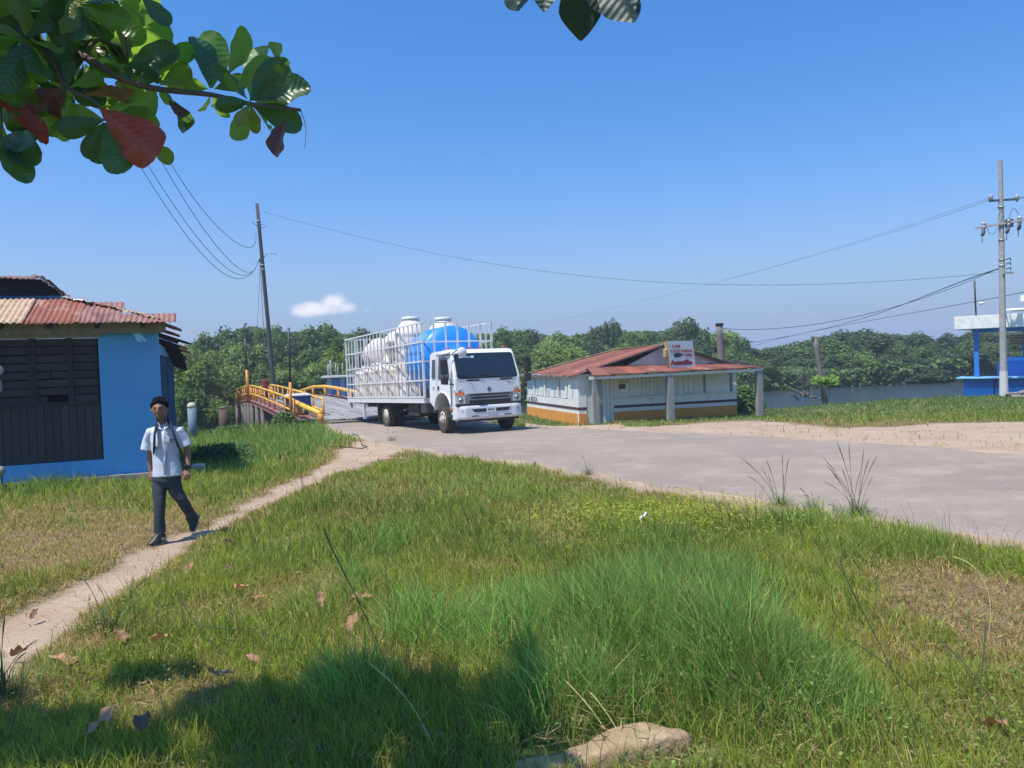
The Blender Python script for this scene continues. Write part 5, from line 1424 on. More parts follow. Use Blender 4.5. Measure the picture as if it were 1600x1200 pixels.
# doors
for s in (-1, 1):
    X = s * (CW + .004)
    def nx(z): return s * CW * narrow(z) + s * .004
    dw_ = MB(); pts = [(.42, 1.58), (.60, 2.22), (1.22, 2.24), (1.24, 1.58)]
    dw_.add([(nx(z), y, z) for y, z in pts] + [(nx(z) - s * .02, y, z) for y, z in pts], [(0, 1, 2, 3), (4, 5, 6, 7)] + [(i, (i + 1) % 4, 4 + (i + 1) % 4, 4 + i) for i in range(4)])
    dd2 = dw_.build('door_window', M_glass, tw)
    pts = [(1.48, 1.62), (1.48, 2.20), (1.72, 2.20), (1.74, 1.62)]
    MB().add([(nx(z), y, z) for y, z in pts] + [(nx(z) - s * .02, y, z) for y, z in pts], [(0, 1, 2, 3), (4, 5, 6, 7)] + [(i, (i + 1) % 4, 4 + (i + 1) % 4, 4 + i) for i in range(4)]).build('quarter_window', M_glass, tw)
    for (a, c) in (((1.36, 2.28), (1.36, 1.0)), ((.32, 1.58), (.32, .82)), ((.50, 2.28), (1.36, 2.30)), ((1.36, 1.0), (1.26, .99))):
        MB().bar((nx(a[1]) - s * .004, a[0], a[1]), (nx(c[1]) - s * .004, c[0], c[1]), .012, .012).build('door_gap', M_blkpl, tw)
    MB().box((X, 1.22, 1.30), (.03, .08, .13)).build('door_handle', M_blkpl, tw, bevel=.01)
    for k in range(2): MB().box((X, 1.62, 1.34 - k * .05), (.004, .16, .02)).build('side_lettering', M_chrome, tw)
    MB().box((X, .16, 1.40), (.01, .16, .035)).build('side_vent', M_blkpl, tw)
    # wheel arch lip, step and side marker
    ar = [(X, WFY + .62 * math.cos(a), .62 + .60 * math.sin(a) * .92) for a in np.linspace(0, math.pi, 12)]
    MB().tube(ar, .032, 6).build('arch_trim', M_tpaint2, tw)
    MB().box((s * 1.1, .25, .67), (.1, .10, .1)).build('side_marker', M_amber, tw, bevel=.01)
    MB().box((s * 1.02, .34, .45), (.3, .2, .08)).box((s * 1.02, .30, .62), (.22, .12, .1)).build('step', M_blkpl, tw)
    # mirrors
    mr_ = MB(); mx = s * 1.36; my = -.02 if s > 0 else .22
    mr_.box((mx, my, 1.93), (.22, .12, .46)); mr_.box((mx, my, 1.53), (.22, .12, .24))
    o = mr_.build('mirror', M_blkpl, tw, bevel=.035)
    MB().tube([(s * 1.05, .2, 2.3), (mx, my, 2.25), (mx, my, 1.4), (s * 1.12, .22, 1.42)], .016, 6).build('mirror_arm', M_blkpl, o)
MB().tube([(-1.02, .35, 2.30), (-1.06, -.05, 2.40), (-.95, -.22, 2.36)], .018, 6).build('kerb_mirror_arm', M_blkpl, tw)
MB().lathe((-.95, -.22, 2.33), [(.02, -.05), (.13, -.04), (.155, 0), (.13, .04), (.02, .06)], 18, 'Y').build('kerb_mirror', M_tpaint2, tw)
MB().tube([(-1.10, .35, 2.36), (-1.13, .7, 2.34), (-1.12, 1.2, 2.33)], .05, 8).build('sun_visor', M_tpaint2, tw)
for x in (-.95, -.25, .12, .95): MB().lathe((x, .75, 2.44), [(.035, 0), (.035, .07), (.02, .11)], 10).build('roof_marker_lamp', M_redlens, tw)
# chassis
LB, LE = 2.08, 10.25
BZ = .99
for s in (-1, 1): MB().box((s * .40, (1.0 + LE) / 2, .74), (.10, LE - 1.2, .24)).build('chassis_rail', M_chas, tw)
MB().box((0, 2.0, .72), (1.9, .5, .4)).build('engine_guard', M_chas, tw)
MB().box((0, WRY, WR), (2.0, .16, .16)).box((0, WFY, WR), (1.8, .12, .12)).box((0, WRY, WR), (.42, .4, .38)).build('axles', M_chas, tw)
MB().box((-.88, 3.4, .62), (.50, 1.0, .46)).build('fuel_tank', M_chas, tw, bevel=.05)
MB().box((-.9, 2.55, .72), (.44, .45, .40)).build('battery_box', mat('grey_battery_box', (.16, .16, .16), .6), tw, bevel=.01)
MB().box((.88, 3.0, .62), (.44, 1.4, .42)).box((0, 4.3, .6), (1.6, .5, .3)).build('air_tanks', M_chas, tw)
for s in (-1, 1):
    MB().box((s * 1.0, WRY + .58, .48), (.56, .02, .66)).build('mud_flap', M_blkpl, tw)
    MB().box((s * 1.0, WRY - .62, .60), (.56, .02, .52)).build('mud_flap', M_blkpl, tw)
# flatbed
MB().box((0, (LB + LE) / 2, BZ - .03), (2.44, LE - LB - .02, .05)).build('bed_floor', M_greywood, tw)
for s in (-1, 1): MB().box((s * 1.24, (LB + LE) / 2, BZ - .06), (.07, LE - LB, .17)).build('bed_side_beam', M_cage, tw)
for y in (LB + .03, LE - .03): MB().box((0, y, BZ - .065), (2.40, .07, .16)).build('bed_end_beam', M_cage, tw)
for k in range(10): MB().box((0, LB + .5 + k * .78, BZ - .13), (2.4, .07, .12)).build('bed_cross_member', M_chas, tw)
MB().box((-1.2, LE - 1.9, .60), (.10, .10, .78)).box((-1.16, LE - .1, .78), (.10, .10, .34)).build('stay_post', M_cage, tw)
# cage
TOPZ = 3.41
ny_ = 21
_cb = {}
def cbar(c, d, name='cage_bar'): return piece(name, M_cage, tw, c, d)
for s in (-1, 1):
    for k in range(ny_ + 1):
        y = LB + (LE - LB) * k / ny_
        t_ = .062 if k in (0, ny_, 10) else .036
        cbar((s * 1.245 + rr.uniform(-.004, .004), y, (BZ + TOPZ) / 2 + .01), (t_, t_, TOPZ - BZ - .03))
    for f in (1, .745, .49, .24, .02):
        cbar((s * (1.245 + .028), (LB + LE) / 2, BZ + (TOPZ - BZ) * f), (.03, LE - LB + .04, .045), 'cage_rail')
for y in (LB, LE):
    for k in range(1, 6):
        cbar((-1.245 + 2.49 * k / 6, y, (BZ + TOPZ) / 2), (.05, .05, TOPZ - BZ - .03))
    for f in (1, .745, .49, .24): cbar((0, y + (-.04 if y == LB else .04), BZ + (TOPZ - BZ) * f), (2.5, .03, .045), 'cage_rail')
for k in (7, 14): pass

# tanks: separate things standing on the bed
M_wtank = mat('cream_plastic_tank', (.70, .63, .57), .5, (.60, .53, .47), 1.5, .5, spec=.4, col3=(.5, .42, .35), scale3=3, thr3=(.6, .8))
M_wtank2 = mat('pinkish_cream_plastic_tank', (.62, .53, .46), .5, (.52, .44, .38), 2, .5, spec=.4)
M_wlid = mat('white_plastic_lid', (.62, .60, .57), .45)
M_btank = mat('bright_blue_plastic_tank', (.018, .27, .80), .4, (.015, .20, .68), 1.2, .5, coat=.3)
tmat = Matrix.Translation(tw.location) @ tw.rotation_euler.to_matrix().to_4x4()
def tank(name, label, loc, r, h, m, lie=None, rib=True, lidr=.28, seed=0, group=None):
    """vertical water tank, or lying with its axis turned by the given euler; loc is the base centre in truck coordinates"""
    t = bpy.data.objects.new(name, None); COL.objects.link(t); tag(t, label, 'water tank', group)
    rot = Euler(lie).to_matrix().to_4x4() if lie else Matrix.Identity(4)
    t.matrix_world = tmat @ Matrix.Translation(loc) @ rot
    prof = [(r * .93, 0), (r * .99, .03)]
    body = h * .80; nrib = max(2, int(body / .40))
    for k in range(nrib):
        z0 = .05 + (body - .06) * k / nrib; z1 = .05 + (body - .06) * (k + 1) / nrib
        if rib: prof += [(r, z0 + .012), (r, z0 + (z1 - z0) * .68), (r * .98, z0 + (z1 - z0) * .74), (r * .98, z1 - .03)]
        else: prof += [(r, z0 + .01), (r, z1 - .01)]
    prof += [(r * 1.0, body), (r * .97, body + (h - body) * .15), (r * .80, body + (h - body) * .55), (r * .55, body + (h - body) * .85), (lidr, h - .02), (lidr, h)]
    MB().lathe((0, 0, 0), prof, 36).build('tank_shell', m, t)
    lid = MB().lathe((0, 0, h), [(lidr * 1.1, 0), (lidr * 1.12, .03), (lidr * 1.12, .09), (lidr * .9, .11), (lidr * .3, .125)], 24).build('lid', M_wlid if m is not M_btank else m, t)
    return t
tank('blue_water_tank', 'huge bright blue plastic tank lying behind the lorry cab', (0, 3.78, BZ + 1.19), 1.17, 1.55, M_btank, lie=(R(90), 0, 0), rib=False, lidr=.26)
tank('tall_water_tank', 'tall cream ribbed tank whose lid rises above the cage, left of the blue tank', (-.62, 4.55, BZ), .60, 2.72, M_wtank, lidr=.28)
tank('tall_water_tank', 'tall cream tank whose lid shows directly above the blue tank', (.62, 4.55, BZ), .60, 2.70, M_wtank, lidr=.28)
gt = 'cream tanks loaded in the lorry cage'
for i, (x, y, h, m, lab) in enumerate(((-.63, 5.75, 1.25, M_wtank2, 'low cream tank by the cage side, next behind the tall ribbed tank'), (.6, 5.75, 1.25, M_wtank, None),
                         (-.63, 6.95, 1.30, M_wtank, 'standing cream tank in the middle of the bottom row by the cage side'), (.6, 6.95, 1.25, M_wtank2, None),
                         (-.63, 8.15, 1.25, M_wtank2, 'standing cream tank second from the rear of the bottom row'), (.6, 8.15, 1.25, M_wtank, None),
                         (-.63, 9.35, 1.20, M_wtank, 'standing cream tank at the rear corner of the bottom row'), (.6, 9.35, 1.25, M_wtank, None))):
    tank('water_tank', lab or f"far-side cream tank of the bottom row, {['first', 'second', 'third', 'fourth'][i // 2]} behind the tall tanks", (x, y, BZ), .575, h, m, lidr=.22, group=gt)
tank('water_tank', 'cream tank lying on top near the rear with its round end facing out', (-.42, 8.55, 2.86), .52, 1.0, M_wtank, lie=(R(-98), 0, R(-30)), lidr=.2, group=gt)
tank('water_tank', 'cream tank lying on top in the middle, tilted against the tall tank', (-.1, 7.2, 2.72), .48, 1.15, M_wtank, lie=(R(70), 0, R(-25)), lidr=.2, group=gt)
tank('water_tank', 'cream tank tipped over on top just behind the tall tank', (-.3, 6.1, 2.62), .40, .95, M_wtank2, lie=(R(35), R(-50), 0), lidr=.18, group=gt)
tank('water_tank', 'cream tank lying on top right at the rear of the cage', (.1, 9.6, 2.55), .50, 1.0, M_wtank2, lie=(R(75), 0, R(-50)), lidr=.2, group=gt)
tank('water_tank', 'cream tank stacked upright on the far side above the second row', (.62, 7.6, 2.3), .52, .95, M_wtank, lidr=.2, group=gt)
tank('water_tank', 'small cream tank wedged low between the lying tanks', (-.3, 7.7, 2.34), .36, .9, M_wtank, lie=(R(80), 0, R(20)), lidr=.15, group=gt)
# ================================================================ people
M_skin = mat('brown_skin', (.30, .155, .095), .55, (.24, .12, .072), 6, .5, spec=.4)
M_hair = mat('black_hair', (.007, .006, .007), .9, (.014, .012, .012), 60, .5, .9, 160, spec=.15)
M_shirt = mat('white_school_shirt', (.54, .58, .68), .85, (.47, .51, .61), 5, .5, .35, 14, coord='World')
M_trous = mat('dark_teal_trousers', (.018, .032, .042), .85, (.028, .045, .055), 6, .5, .4, 18, coord='World')
M_shoe = mat('black_shoe_leather', (.018, .018, .02), .5)
M_shoe2 = mat('grey_shoe_panels', (.22, .22, .21), .6)
M_strap = mat('navy_strap', (.010, .014, .028), .8)
def remesh(o, v, sm=1):
    m = o.modifiers.new('one_skin', 'REMESH'); m.mode = 'VOXEL'; m.voxel_size = v; m.use_smooth_shade = True
    if sm:
        s = o.modifiers.new('soften', 'SMOOTH'); s.factor = .5; s.iterations = sm
def head_mesh(mb, c, R3, s=1.0):
    """c centre, R3 head frame (x right of face, y forward out of the face, z up)"""
    NU, NV = 36, 26; vs = []
    for j in range(NV + 1):
        ph = -math.pi / 2 + math.pi * j / NV
        for i in range(NU):
            th = 2 * math.pi * i / NU          # 0 = forward
            x = math.sin(th) * math.cos(ph); y = math.cos(th) * math.cos(ph); z = math.sin(ph)
            w = .074; d = .092; h = .112
            low = max(0, -z)
            w *= 1 - .30 * low ** 1.5; 
            px_, py_, pz_ = x * w, y * d - .010 * low * (1 if y < 0 else .2), z * h
            if y > 0:
                fx = x / (math.cos(ph) + 1e-6)
                g = lambda a, b_, sa, sb: math.exp(-((x - a) / sa) ** 2 - ((z - b_) / sb) ** 2)
                py_ += .030 * g(0, -.16, .14, .16) + .014 * g(0, .08, .12, .2)       # nose and bridge
                py_ -= .007 * (g(.38, .10, .2, .13) + g(-.38, .10, .2, .13))         # sockets
                py_ += .007 * (g(.35, .27, .3, .08) + g(-.35, .27, .3, .08))         # brows
                py_ += .010 * g(0, -.50, .26, .07) + .009 * g(0, -.60, .22, .06)     # lips
                py_ += .012 * g(0, -.86, .35, .14)                                    # chin
            vs.append(Vector(c) + R3 @ (Vector((px_, py_, pz_)) * s))
    fs = []
    for j in range(NV):
        for i in range(NU): fs.append((j * NU + i, j * NU + (i + 1) % NU, (j + 1) * NU + (i + 1) % NU, (j + 1) * NU + i))
    mb.add(vs, fs, True)
    for sx in (-1, 1):
        q = [Vector(c) + R3 @ (Vector((sx * (.070 + k * .004), -.005 - .004 * k, z_)) * s) for k, z_ in enumerate((-.028, -.012, .008, .022))]
        mb.tube(q, [(.010 * s, .006 * s), (.020 * s, .008 * s), (.022 * s, .009 * s), (.012 * s, .006 * s)], 8)
def hand(mb, w, d, side, palm_n, L=.15, curl=.35):
    """w wrist point, d direction of the hand, side: thumb direction, palm_n: way the palm faces"""
    d = Vector(d).normalized(); sd = Vector(side); sd = (sd - d * sd.dot(d)).normalized(); pn = d.cross(sd)
    if pn.dot(Vector(palm_n)) < 0: pn = -pn
    pl = L * .52
    mb.frame_rings([w, w + d * pl * .3, w + d * pl * .75, w + d * pl], [(L * .14, L * .17), (L * .13, L * .23), (L * .11, L * .27), (L * .09, L * .26)], 10, up=pn)
    for k, (o_, ln) in enumerate(((.21, .40), (.07, .46), (-.07, .43), (-.20, .34))):
        a = w + d * pl * .93 + sd * o_ * L; l_ = L * ln
        c1 = curl * (1 + .12 * k)
        b1 = a + (d * math.cos(c1 * .6) + pn * math.sin(c1 * .6)) * l_ * .45
        b2 = b1 + (d * math.cos(c1 * 1.5) + pn * math.sin(c1 * 1.5)) * l_ * .32
        b3 = b2 + (d * math.cos(c1 * 2.3) + pn * math.sin(c1 * 2.3)) * l_ * .25
        mb.tube([a, b1, b2, b3], [.0085, .008, .0072, .006], 8)
    a = w + d * pl * .30 + sd * L * .18
    b1 = a + (d * .7 + sd * .75 + pn * .25).normalized() * L * .22; b2 = b1 + (d * .95 + sd * .25 + pn * .35).normalized() * L * .20
    mb.tube([a, b1, b2], [.012, .010, .007], 8)
BY = G(250, 843).y + .08
def J(px, py, dy=0.): return P(px, py, BY + dy)
boy = thing('person', 'schoolboy in white short-sleeved shirt and dark trousers walking along the dirt path', 'person', (J(255, 740).x, BY, tz(-3.6, BY)))
o0 = Vector(boy.location)
L_ = lambda *a: J(*a) - o0
vd = Vector((-L_(249, 640).x - o0.x * 1, -BY, 0)); vd = Vector((.22, -1, 0)).normalized()
zf = Vector((-.02, 0, 1)).normalized(); yf_ = (vd - zf * vd.dot(zf)).normalized(); xf = yf_.cross(zf)
HR = Matrix((xf, yf_, zf)).transposed()
hc = L_(249.5, 640, -.02)
hs = 1.0
body = MB()
head_mesh(body, hc, HR, hs)
body.tube([hc + Vector((.005, .02, -.06)), L_(252, 657, .02), L_(254, 668, .03)], [.050, .048, .062], 14)
# torso under the shirt
body.frame_rings([L_(256, 672, .02), L_(257, 690, .02), L_(259, 715, .02), L_(261, 742, .02)], [(.050, .10), (.07, .115), (.07, .10), (.075, .11)], 16, up=(0, -1, 0))
# arms
sh_l, el_l, wr_l = L_(235, 671, .03), L_(234, 707, .07), L_(235.5, 737, .05)
sh_r, el_r, wr_r = L_(281, 670, .05), L_(293, 706, .10), L_(294, 733, .02)
body.tube([sh_l, sh_l.lerp(el_l, .5), el_l, el_l.lerp(wr_l, .35), wr_l], [.034, .036, .031, .032, .022], 12)
body.tube([sh_r, sh_r.lerp(el_r, .5), el_r, el_r.lerp(wr_r, .35), wr_r], [.034, .036, .032, .033, .023], 12)
hand(body, wr_l, L_(238, 757, .0) - wr_l, (1, -.4, 0), (.3, 1, 0), .14, .30)
hand(body, wr_r, L_(291, 753, -.04) - wr_r, (-1, -.4, 0), (-.2, 1, 0), .14, .40)
# legs (inside the trousers)
hp_l, kn_l, an_l = L_(248, 746, .02), L_(249.5, 787, -.05), L_(249, 829, -.06)
hp_r, kn_r, an_r = L_(271, 746, .03), L_(283, 779, .02), L_(302, 808, .22)
body.tube([hp_l, kn_l, an_l], [.05, .036, .030], 12); body.tube([hp_r, kn_r, an_r], [.05, .036, .030], 12)
body.tube([hp_l.lerp(hp_r, .5) + Vector((0, 0, .08)), hp_l.lerp(hp_r, .5)], [.075, .075], 12)
bo = body.build('body', M_skin, boy); remesh(bo, .0065, 2)
# eyes, brows, mouth
def face(x, y, z): return hc + HR @ (Vector((x, y, z)) * hs)
for sx in (-1, 1):
    MB().lathe(face(sx * .030, .078, .010), [(.002, -.004), (.007, -.003), (.009, 0), (.007, .003), (.002, .004)], 12, 'Z').build('eye', mat('eye_white', (.28, .24, .22), .3), bo)
    MB().lathe(face(sx * .029, .088, .010), [(.002, -.005), (.006, -.003), (.006, .003), (.002, .005)], 10, 'Z').build('iris', M_hair, bo)
    MB().tube([face(sx * .014, .090, .028), face(sx * .032, .088, .034), face(sx * .050, .074, .029)], [.0018, .003, .0018], 6).build('eyebrow', M_hair, bo)
MB().tube([face(-.024, .090, -.060), face(0, .098, -.058), face(.024, .090, -.060)], [.002, .0055, .002], 6).build('lips', mat('lips', (.15, .055, .045), .5), bo)
# hair
hm = MB(); NU, NV = 32, 14; vs = []; fs = []
for j in range(NV + 1):
    for i in range(NU):
        th = 2 * math.pi * i / NU
        front = (1 + math.cos(th)) / 2
        ph0 = R(-20) + R(63) * front ** 1.6
        ph = ph0 + (math.pi / 2 - ph0) * j / NV
        x = math.sin(th) * math.cos(ph); y = math.cos(th) * math.cos(ph); z = math.sin(ph)
        e = .0035 + .020 * max(0, z) ** .7 + .012 * front * smooth(.2, .6, z) + (0 if j else -.006)
        nz_ = mnoise.noise(Vector((x * 5, y * 5, z * 5))) * .007 + mnoise.noise(Vector((x * 14, y * 14, z * 6))) * .004
        vs.append(hc + HR @ Vector((x * (.076 + e + nz_), y * (.094 + e * .8 + nz_) - .004, z * (.112 + e * 1.0) + nz_)))
for j in range(NV):
    for i in range(NU): fs.append((j * NU + i, j * NU + (i + 1) % NU, (j + 1) * NU + (i + 1) % NU, (j + 1) * NU + i))
fs.append(tuple(range(NV * NU, (NV + 1) * NU)))
hm.add(vs, fs, True)
for k in range(150):
    a = rr.uniform(-1.5, 1.5); pz = rr.uniform(.45, .95)
    p = face(math.sin(a) * .07 * math.sqrt(1 - pz * .7), math.cos(a) * .088 * math.sqrt(1 - pz * .65), .118 * pz + .012)
    d = (p - hc).normalized() + Vector((rr.uniform(-.3, .6), rr.uniform(-.3, .1), .35))
    hm.tube([p - d * .012, p + d * .010 + Vector((rr.uniform(-.006, .006), -.003, 0))], [.008, .003], 5)
hm.build('hair', M_hair, boy, fixn=True)
# shirt
sh = MB()
sh.frame_rings([L_(254, 663, .03), L_(255, 667, .03), L_(256, 673, .03), L_(257, 688, .02), L_(259, 712, .02), L_(261, 730, .02), L_(262, 743.5, .02)],
               [(.055, .058), (.075, .098), (.090, .142), (.100, .146), (.100, .140), (.106, .148), (.112, .160)], 28, up=(0, -1, 0))
sh.frame_rings([L_(244, 674, .03), sh_l + Vector((.006, 0, -.03)), sh_l.lerp(el_l, .5) + Vector((-.022, 0, 0)), L_(229.5, 703, .05)], [(.055, .055), (.058, .056), (.060, .056), (.074, .064)], 18, up=(0, -1, 0))
sh.frame_rings([L_(269, 673, .04), sh_r + Vector((-.012, 0, -.025)), sh_r.lerp(el_r, .5) + Vector((.006, 0, 0)), L_(291.5, 697, .08)], [(.055, .055), (.058, .056), (.058, .056), (.070, .062)], 18, up=(0, -1, 0))
so = sh.build('shirt', M_shirt, boy); remesh(so, .0075, 3)
# creases
# collar with dark inside, placket, pocket emblem
tex_n = L_(257, 690, -.11)
col_ = MB()
for sx, (a, c_, e) in ((-1, ((243.5, 651, .0), (246, 668, -.075), (252.5, 672, -.095))), (1, ((265, 649, .0), (262, 668, -.08), (255, 672, -.095)))):
    p1, p2, p3 = L_(*a), L_(*c_), L_(*e); p4 = L_(a[0] - sx * -1.5, a[1] + 12, .03)
    MB().prism([p1, p2, p3, L_(254 - sx * -4, 664, -.07)], (0, -.008, 0)).build('collar', M_shirt, so, bevel=.003)
    MB().tube([p1 + Vector((-sx * .012, -.006, 0)), L_(254 - sx * -8, 662, -.055), L_(254 - sx * -5.5, 667, -.085)], [.010, .012, .005], 6).build('collar_lining', M_strap, so)
pl_ = [L_(254.5, 674, -.102), L_(255.5, 690, -.098), L_(257, 712, -.092), L_(258, 742, -.106)]
MB().frame_rings(pl_, [(.004, .016)] * 4, 8, up=(0, -1, 0)).build('placket', M_shirt, so)
em = L_(269, 689, -.094)
MB().tube([em + Vector((-.028, .0, -.002)), em + Vector((-.014, -.002, .016)), em + Vector((.006, -.001, .02)), em + Vector((.022, .004, .006))], [.004, .008, .007, .003], 6).tube([em + Vector((-.022, 0, -.010)), em + Vector((0, -.001, -.004)), em + Vector((.02, .004, -.010))], [.002, .006, .003], 6).tube([em + Vector((-.026, 0, -.028)), em + Vector((.022, .004, -.030))], .002, 5).build('chest_emblem', M_strap, so)
# trousers
tr = MB()
tr.frame_rings([L_(261, 737, .02), L_(260.5, 750, .02), L_(260, 760, .02)], [(.10, .15), (.105, .155), (.08, .14)], 22, up=(0, -1, 0))
tr.frame_rings([L_(250, 752, .02), L_(249, 770, -.02), kn_l, L_(249, 810, -.06), L_(249.8, 832, -.05)], [(.080, .078), (.068, .070), (.056, .060), (.052, .056), (.058, .064)], 18, up=(0, -1, 0))
tr.frame_rings([L_(271, 752, .02), L_(275, 768, .02), kn_r, L_(293, 796, .12), L_(302, 809, .22)], [(.080, .080), (.070, .072), (.058, .060), (.050, .054), (.052, .056)], 18, up=(0, -1, 0))
to_ = tr.build('trousers', M_trous, boy); remesh(to_, .0075, 3)
# shoes
def shoe(a, tip, up_, nm='shoe'):
    a, tip = Vector(a), Vector(tip); d = tip - a; up_ = Vector(up_)
    up_ = (up_ - d.normalized() * up_.dot(d.normalized())).normalized()
    s = MB(); s.frame_rings([a - d * .28 + up_ * .03, a - d * .12 + up_ * .045, a + d * .15 + up_ * .045, a + d * .55 + up_ * .02, a + d * .9 + up_ * .005, a + d * 1.02],
                          [(.03, .025), (.052, .034), (.055, .038), (.036, .044), (.026, .040), (.012, .022)], 14, up=up_)
    s.tube([a + up_ * .03, a + up_ * .10], [.042, .045], 12)
    o = s.build(nm, M_shoe, boy); remesh(o, .007, 1)
    s = MB(); s.frame_rings([a - d * .30 - up_ * .02, a + d * .1 - up_ * .02, a + d * .6 - up_ * .025, a + d * 1.0 - up_ * .02], [(.014, .034), (.014, .040), (.014, .047), (.010, .03)], 12, up=up_)
    s.build('sole', M_shoe2 if nm == 'shoe' else M_shoe, o)
    s = MB(); s.frame_rings([a - d * .2 + up_ * .02 , a + d * .12 + up_ * .03], [(.03, .047), (.028, .048)], 10, up=up_); s.build('side_panel', M_shoe2, o)
    return o
gl = tz(-3.7, BY)
f0 = L_(252, 836, -.06); f0.z = hz1(f0.x + o0.x, f0.y + o0.y) + .040 - o0.z; f1 = f0 + Vector((-.085, -.13, -.022))
shoe(f0, f1, (0, 0, 1))
shoe(L_(306, 811, .26), L_(302, 826, .20) + Vector((0, -.03, -.02)), (-.6, -.55, .3))
# watch
wp = wr_r.lerp(el_r, .12); wd = (wr_r - el_r).normalized()
MB().tube([wp - wd * .014, wp + wd * .014], .031, 14).lathe(wp + Vector((.0, -.034, 0)), [(.018, .008), (.022, .004), (.022, -.006), (.016, -.009)], 14, 'Y').build('wristwatch', M_strap, boy)
# backpack
bk = thing('backpack', 'navy backpack worn by the walking schoolboy, straps over both shoulders', 'backpack', (L_(257, 690, .2) + o0))
b0 = Vector(bk.location); S_ = lambda *a: J(*a) - b0
MB().frame_rings([S_(257, 668, .17), S_(257, 674, .20), S_(258, 700, .22), S_(258, 722, .20), S_(258, 730, .17)], [(.04, .09), (.08, .14), (.10, .155), (.10, .15), (.06, .11)], 18, up=(0, -1, 0)).build('pack_body', mat('navy_pack_fabric', (.012, .018, .035), .8), bk)
MB().frame_rings([S_(243, 668, .14), S_(244, 662, .04), S_(243.5, 668, -.085), S_(241.5, 680, -.128), S_(241, 694, -.118), S_(239, 712, .0), S_(243, 722, .12)], [(.012, .034)] * 5 + [(.006, .02)] * 2, 10, up=(0, -1, .5)).build('strap', M_strap, bk)
MB().frame_rings([S_(268, 668, .14), S_(267, 659, .04), S_(268, 666, -.088), S_(272, 680, -.132), S_(278, 696, -.124), S_(284, 711, -.03), S_(284, 720, .12)], [(.013, .042)] * 5 + [(.006, .02)] * 2, 10, up=(0, -1, .5)).build('strap', M_strap, bk)

# person on the footbridge, seen small from behind the rail
pY_ = 44.5
pb = fp(.62, pY_, .03); wk = thing('person', 'distant person in dark red top and black trousers walking on the footbridge', 'person', pb)
hgt = 1.5
def K(x, y, z): return Vector((x, y, z)) * (hgt / 1.5)
wb_ = MB()
idm = Matrix(((-1, 0, 0), (0, -1, 0), (0, 0, 1))).transposed()
head_mesh(wb_, K(0, 0, 1.38), idm, .95)
wb_.tube([K(0, .01, 1.30), K(0, .01, 1.2)], [.05, .06], 10)
wb_.frame_rings([K(0, 0, 1.24), K(0, 0, 1.1), K(0, 0, .9), K(0, 0, .76)], [(.08, .16), (.11, .17), (.10, .14), (.11, .16)], 14, up=(0, -1, 0))
for s in (-1, 1):
    wb_.tube([K(s * .17, 0, 1.2), K(s * .24, .02, .97), K(s * .22, -.12, .80)], [.045, .036, .026], 10)
    hand(wb_, K(s * .22, -.12, .80), Vector((0, -.6, -.6)), (-s, 0, 0), (-s, 0, -1), .14, .5)
    wb_.tube([K(s * .08, 0, .78), K(s * .09, -.06 * s, .42), K(s * .09, .1 * s, .06)], [.085, .055, .04], 10)
    wb_.tube([K(s * .09, .1 * s + .03, .04), K(s * .09, .1 * s - .14, .03)], [.04, .03], 8)
wo_ = wb_.build('body', M_skin, wk); remesh(wo_, .012, 1)
t_ = MB(); t_.frame_rings([K(0, 0, 1.27), K(0, 0, 1.2), K(0, 0, 1.05), K(0, 0, .74)], [(.07, .09), (.12, .19), (.13, .19), (.13, .185)], 16, up=(0, -1, 0))
for s in (-1, 1): t_.tube([K(s * .13, 0, 1.2), K(s * .22, .01, 1.02), K(s * .24, .0, .94)], [.07, .06, .055], 10)
t2 = t_.build('top', mat('dark_red_top', (.16, .025, .02), .85), wk); remesh(t2, .014, 1)
t_ = MB(); t_.frame_rings([K(0, 0, .80), K(0, 0, .70)], [(.125, .175), (.12, .17)], 14, up=(0, -1, 0))
for s in (-1, 1): t_.tube([K(s * .085, 0, .74), K(s * .09, -.06 * s, .42), K(s * .09, .1 * s, .10)], [.10, .075, .06], 10)
t2 = t_.build('trousers', mat('black_trousers', (.015, .015, .02), .85), wk); remesh(t2, .014, 1)
hh_ = MB().lathe(K(0, .01, 1.40), [(.10, -.06), (.112, 0), (.108, .06), (.075, .115), (.02, .14)], 16).build('hair', M_hair, wk)
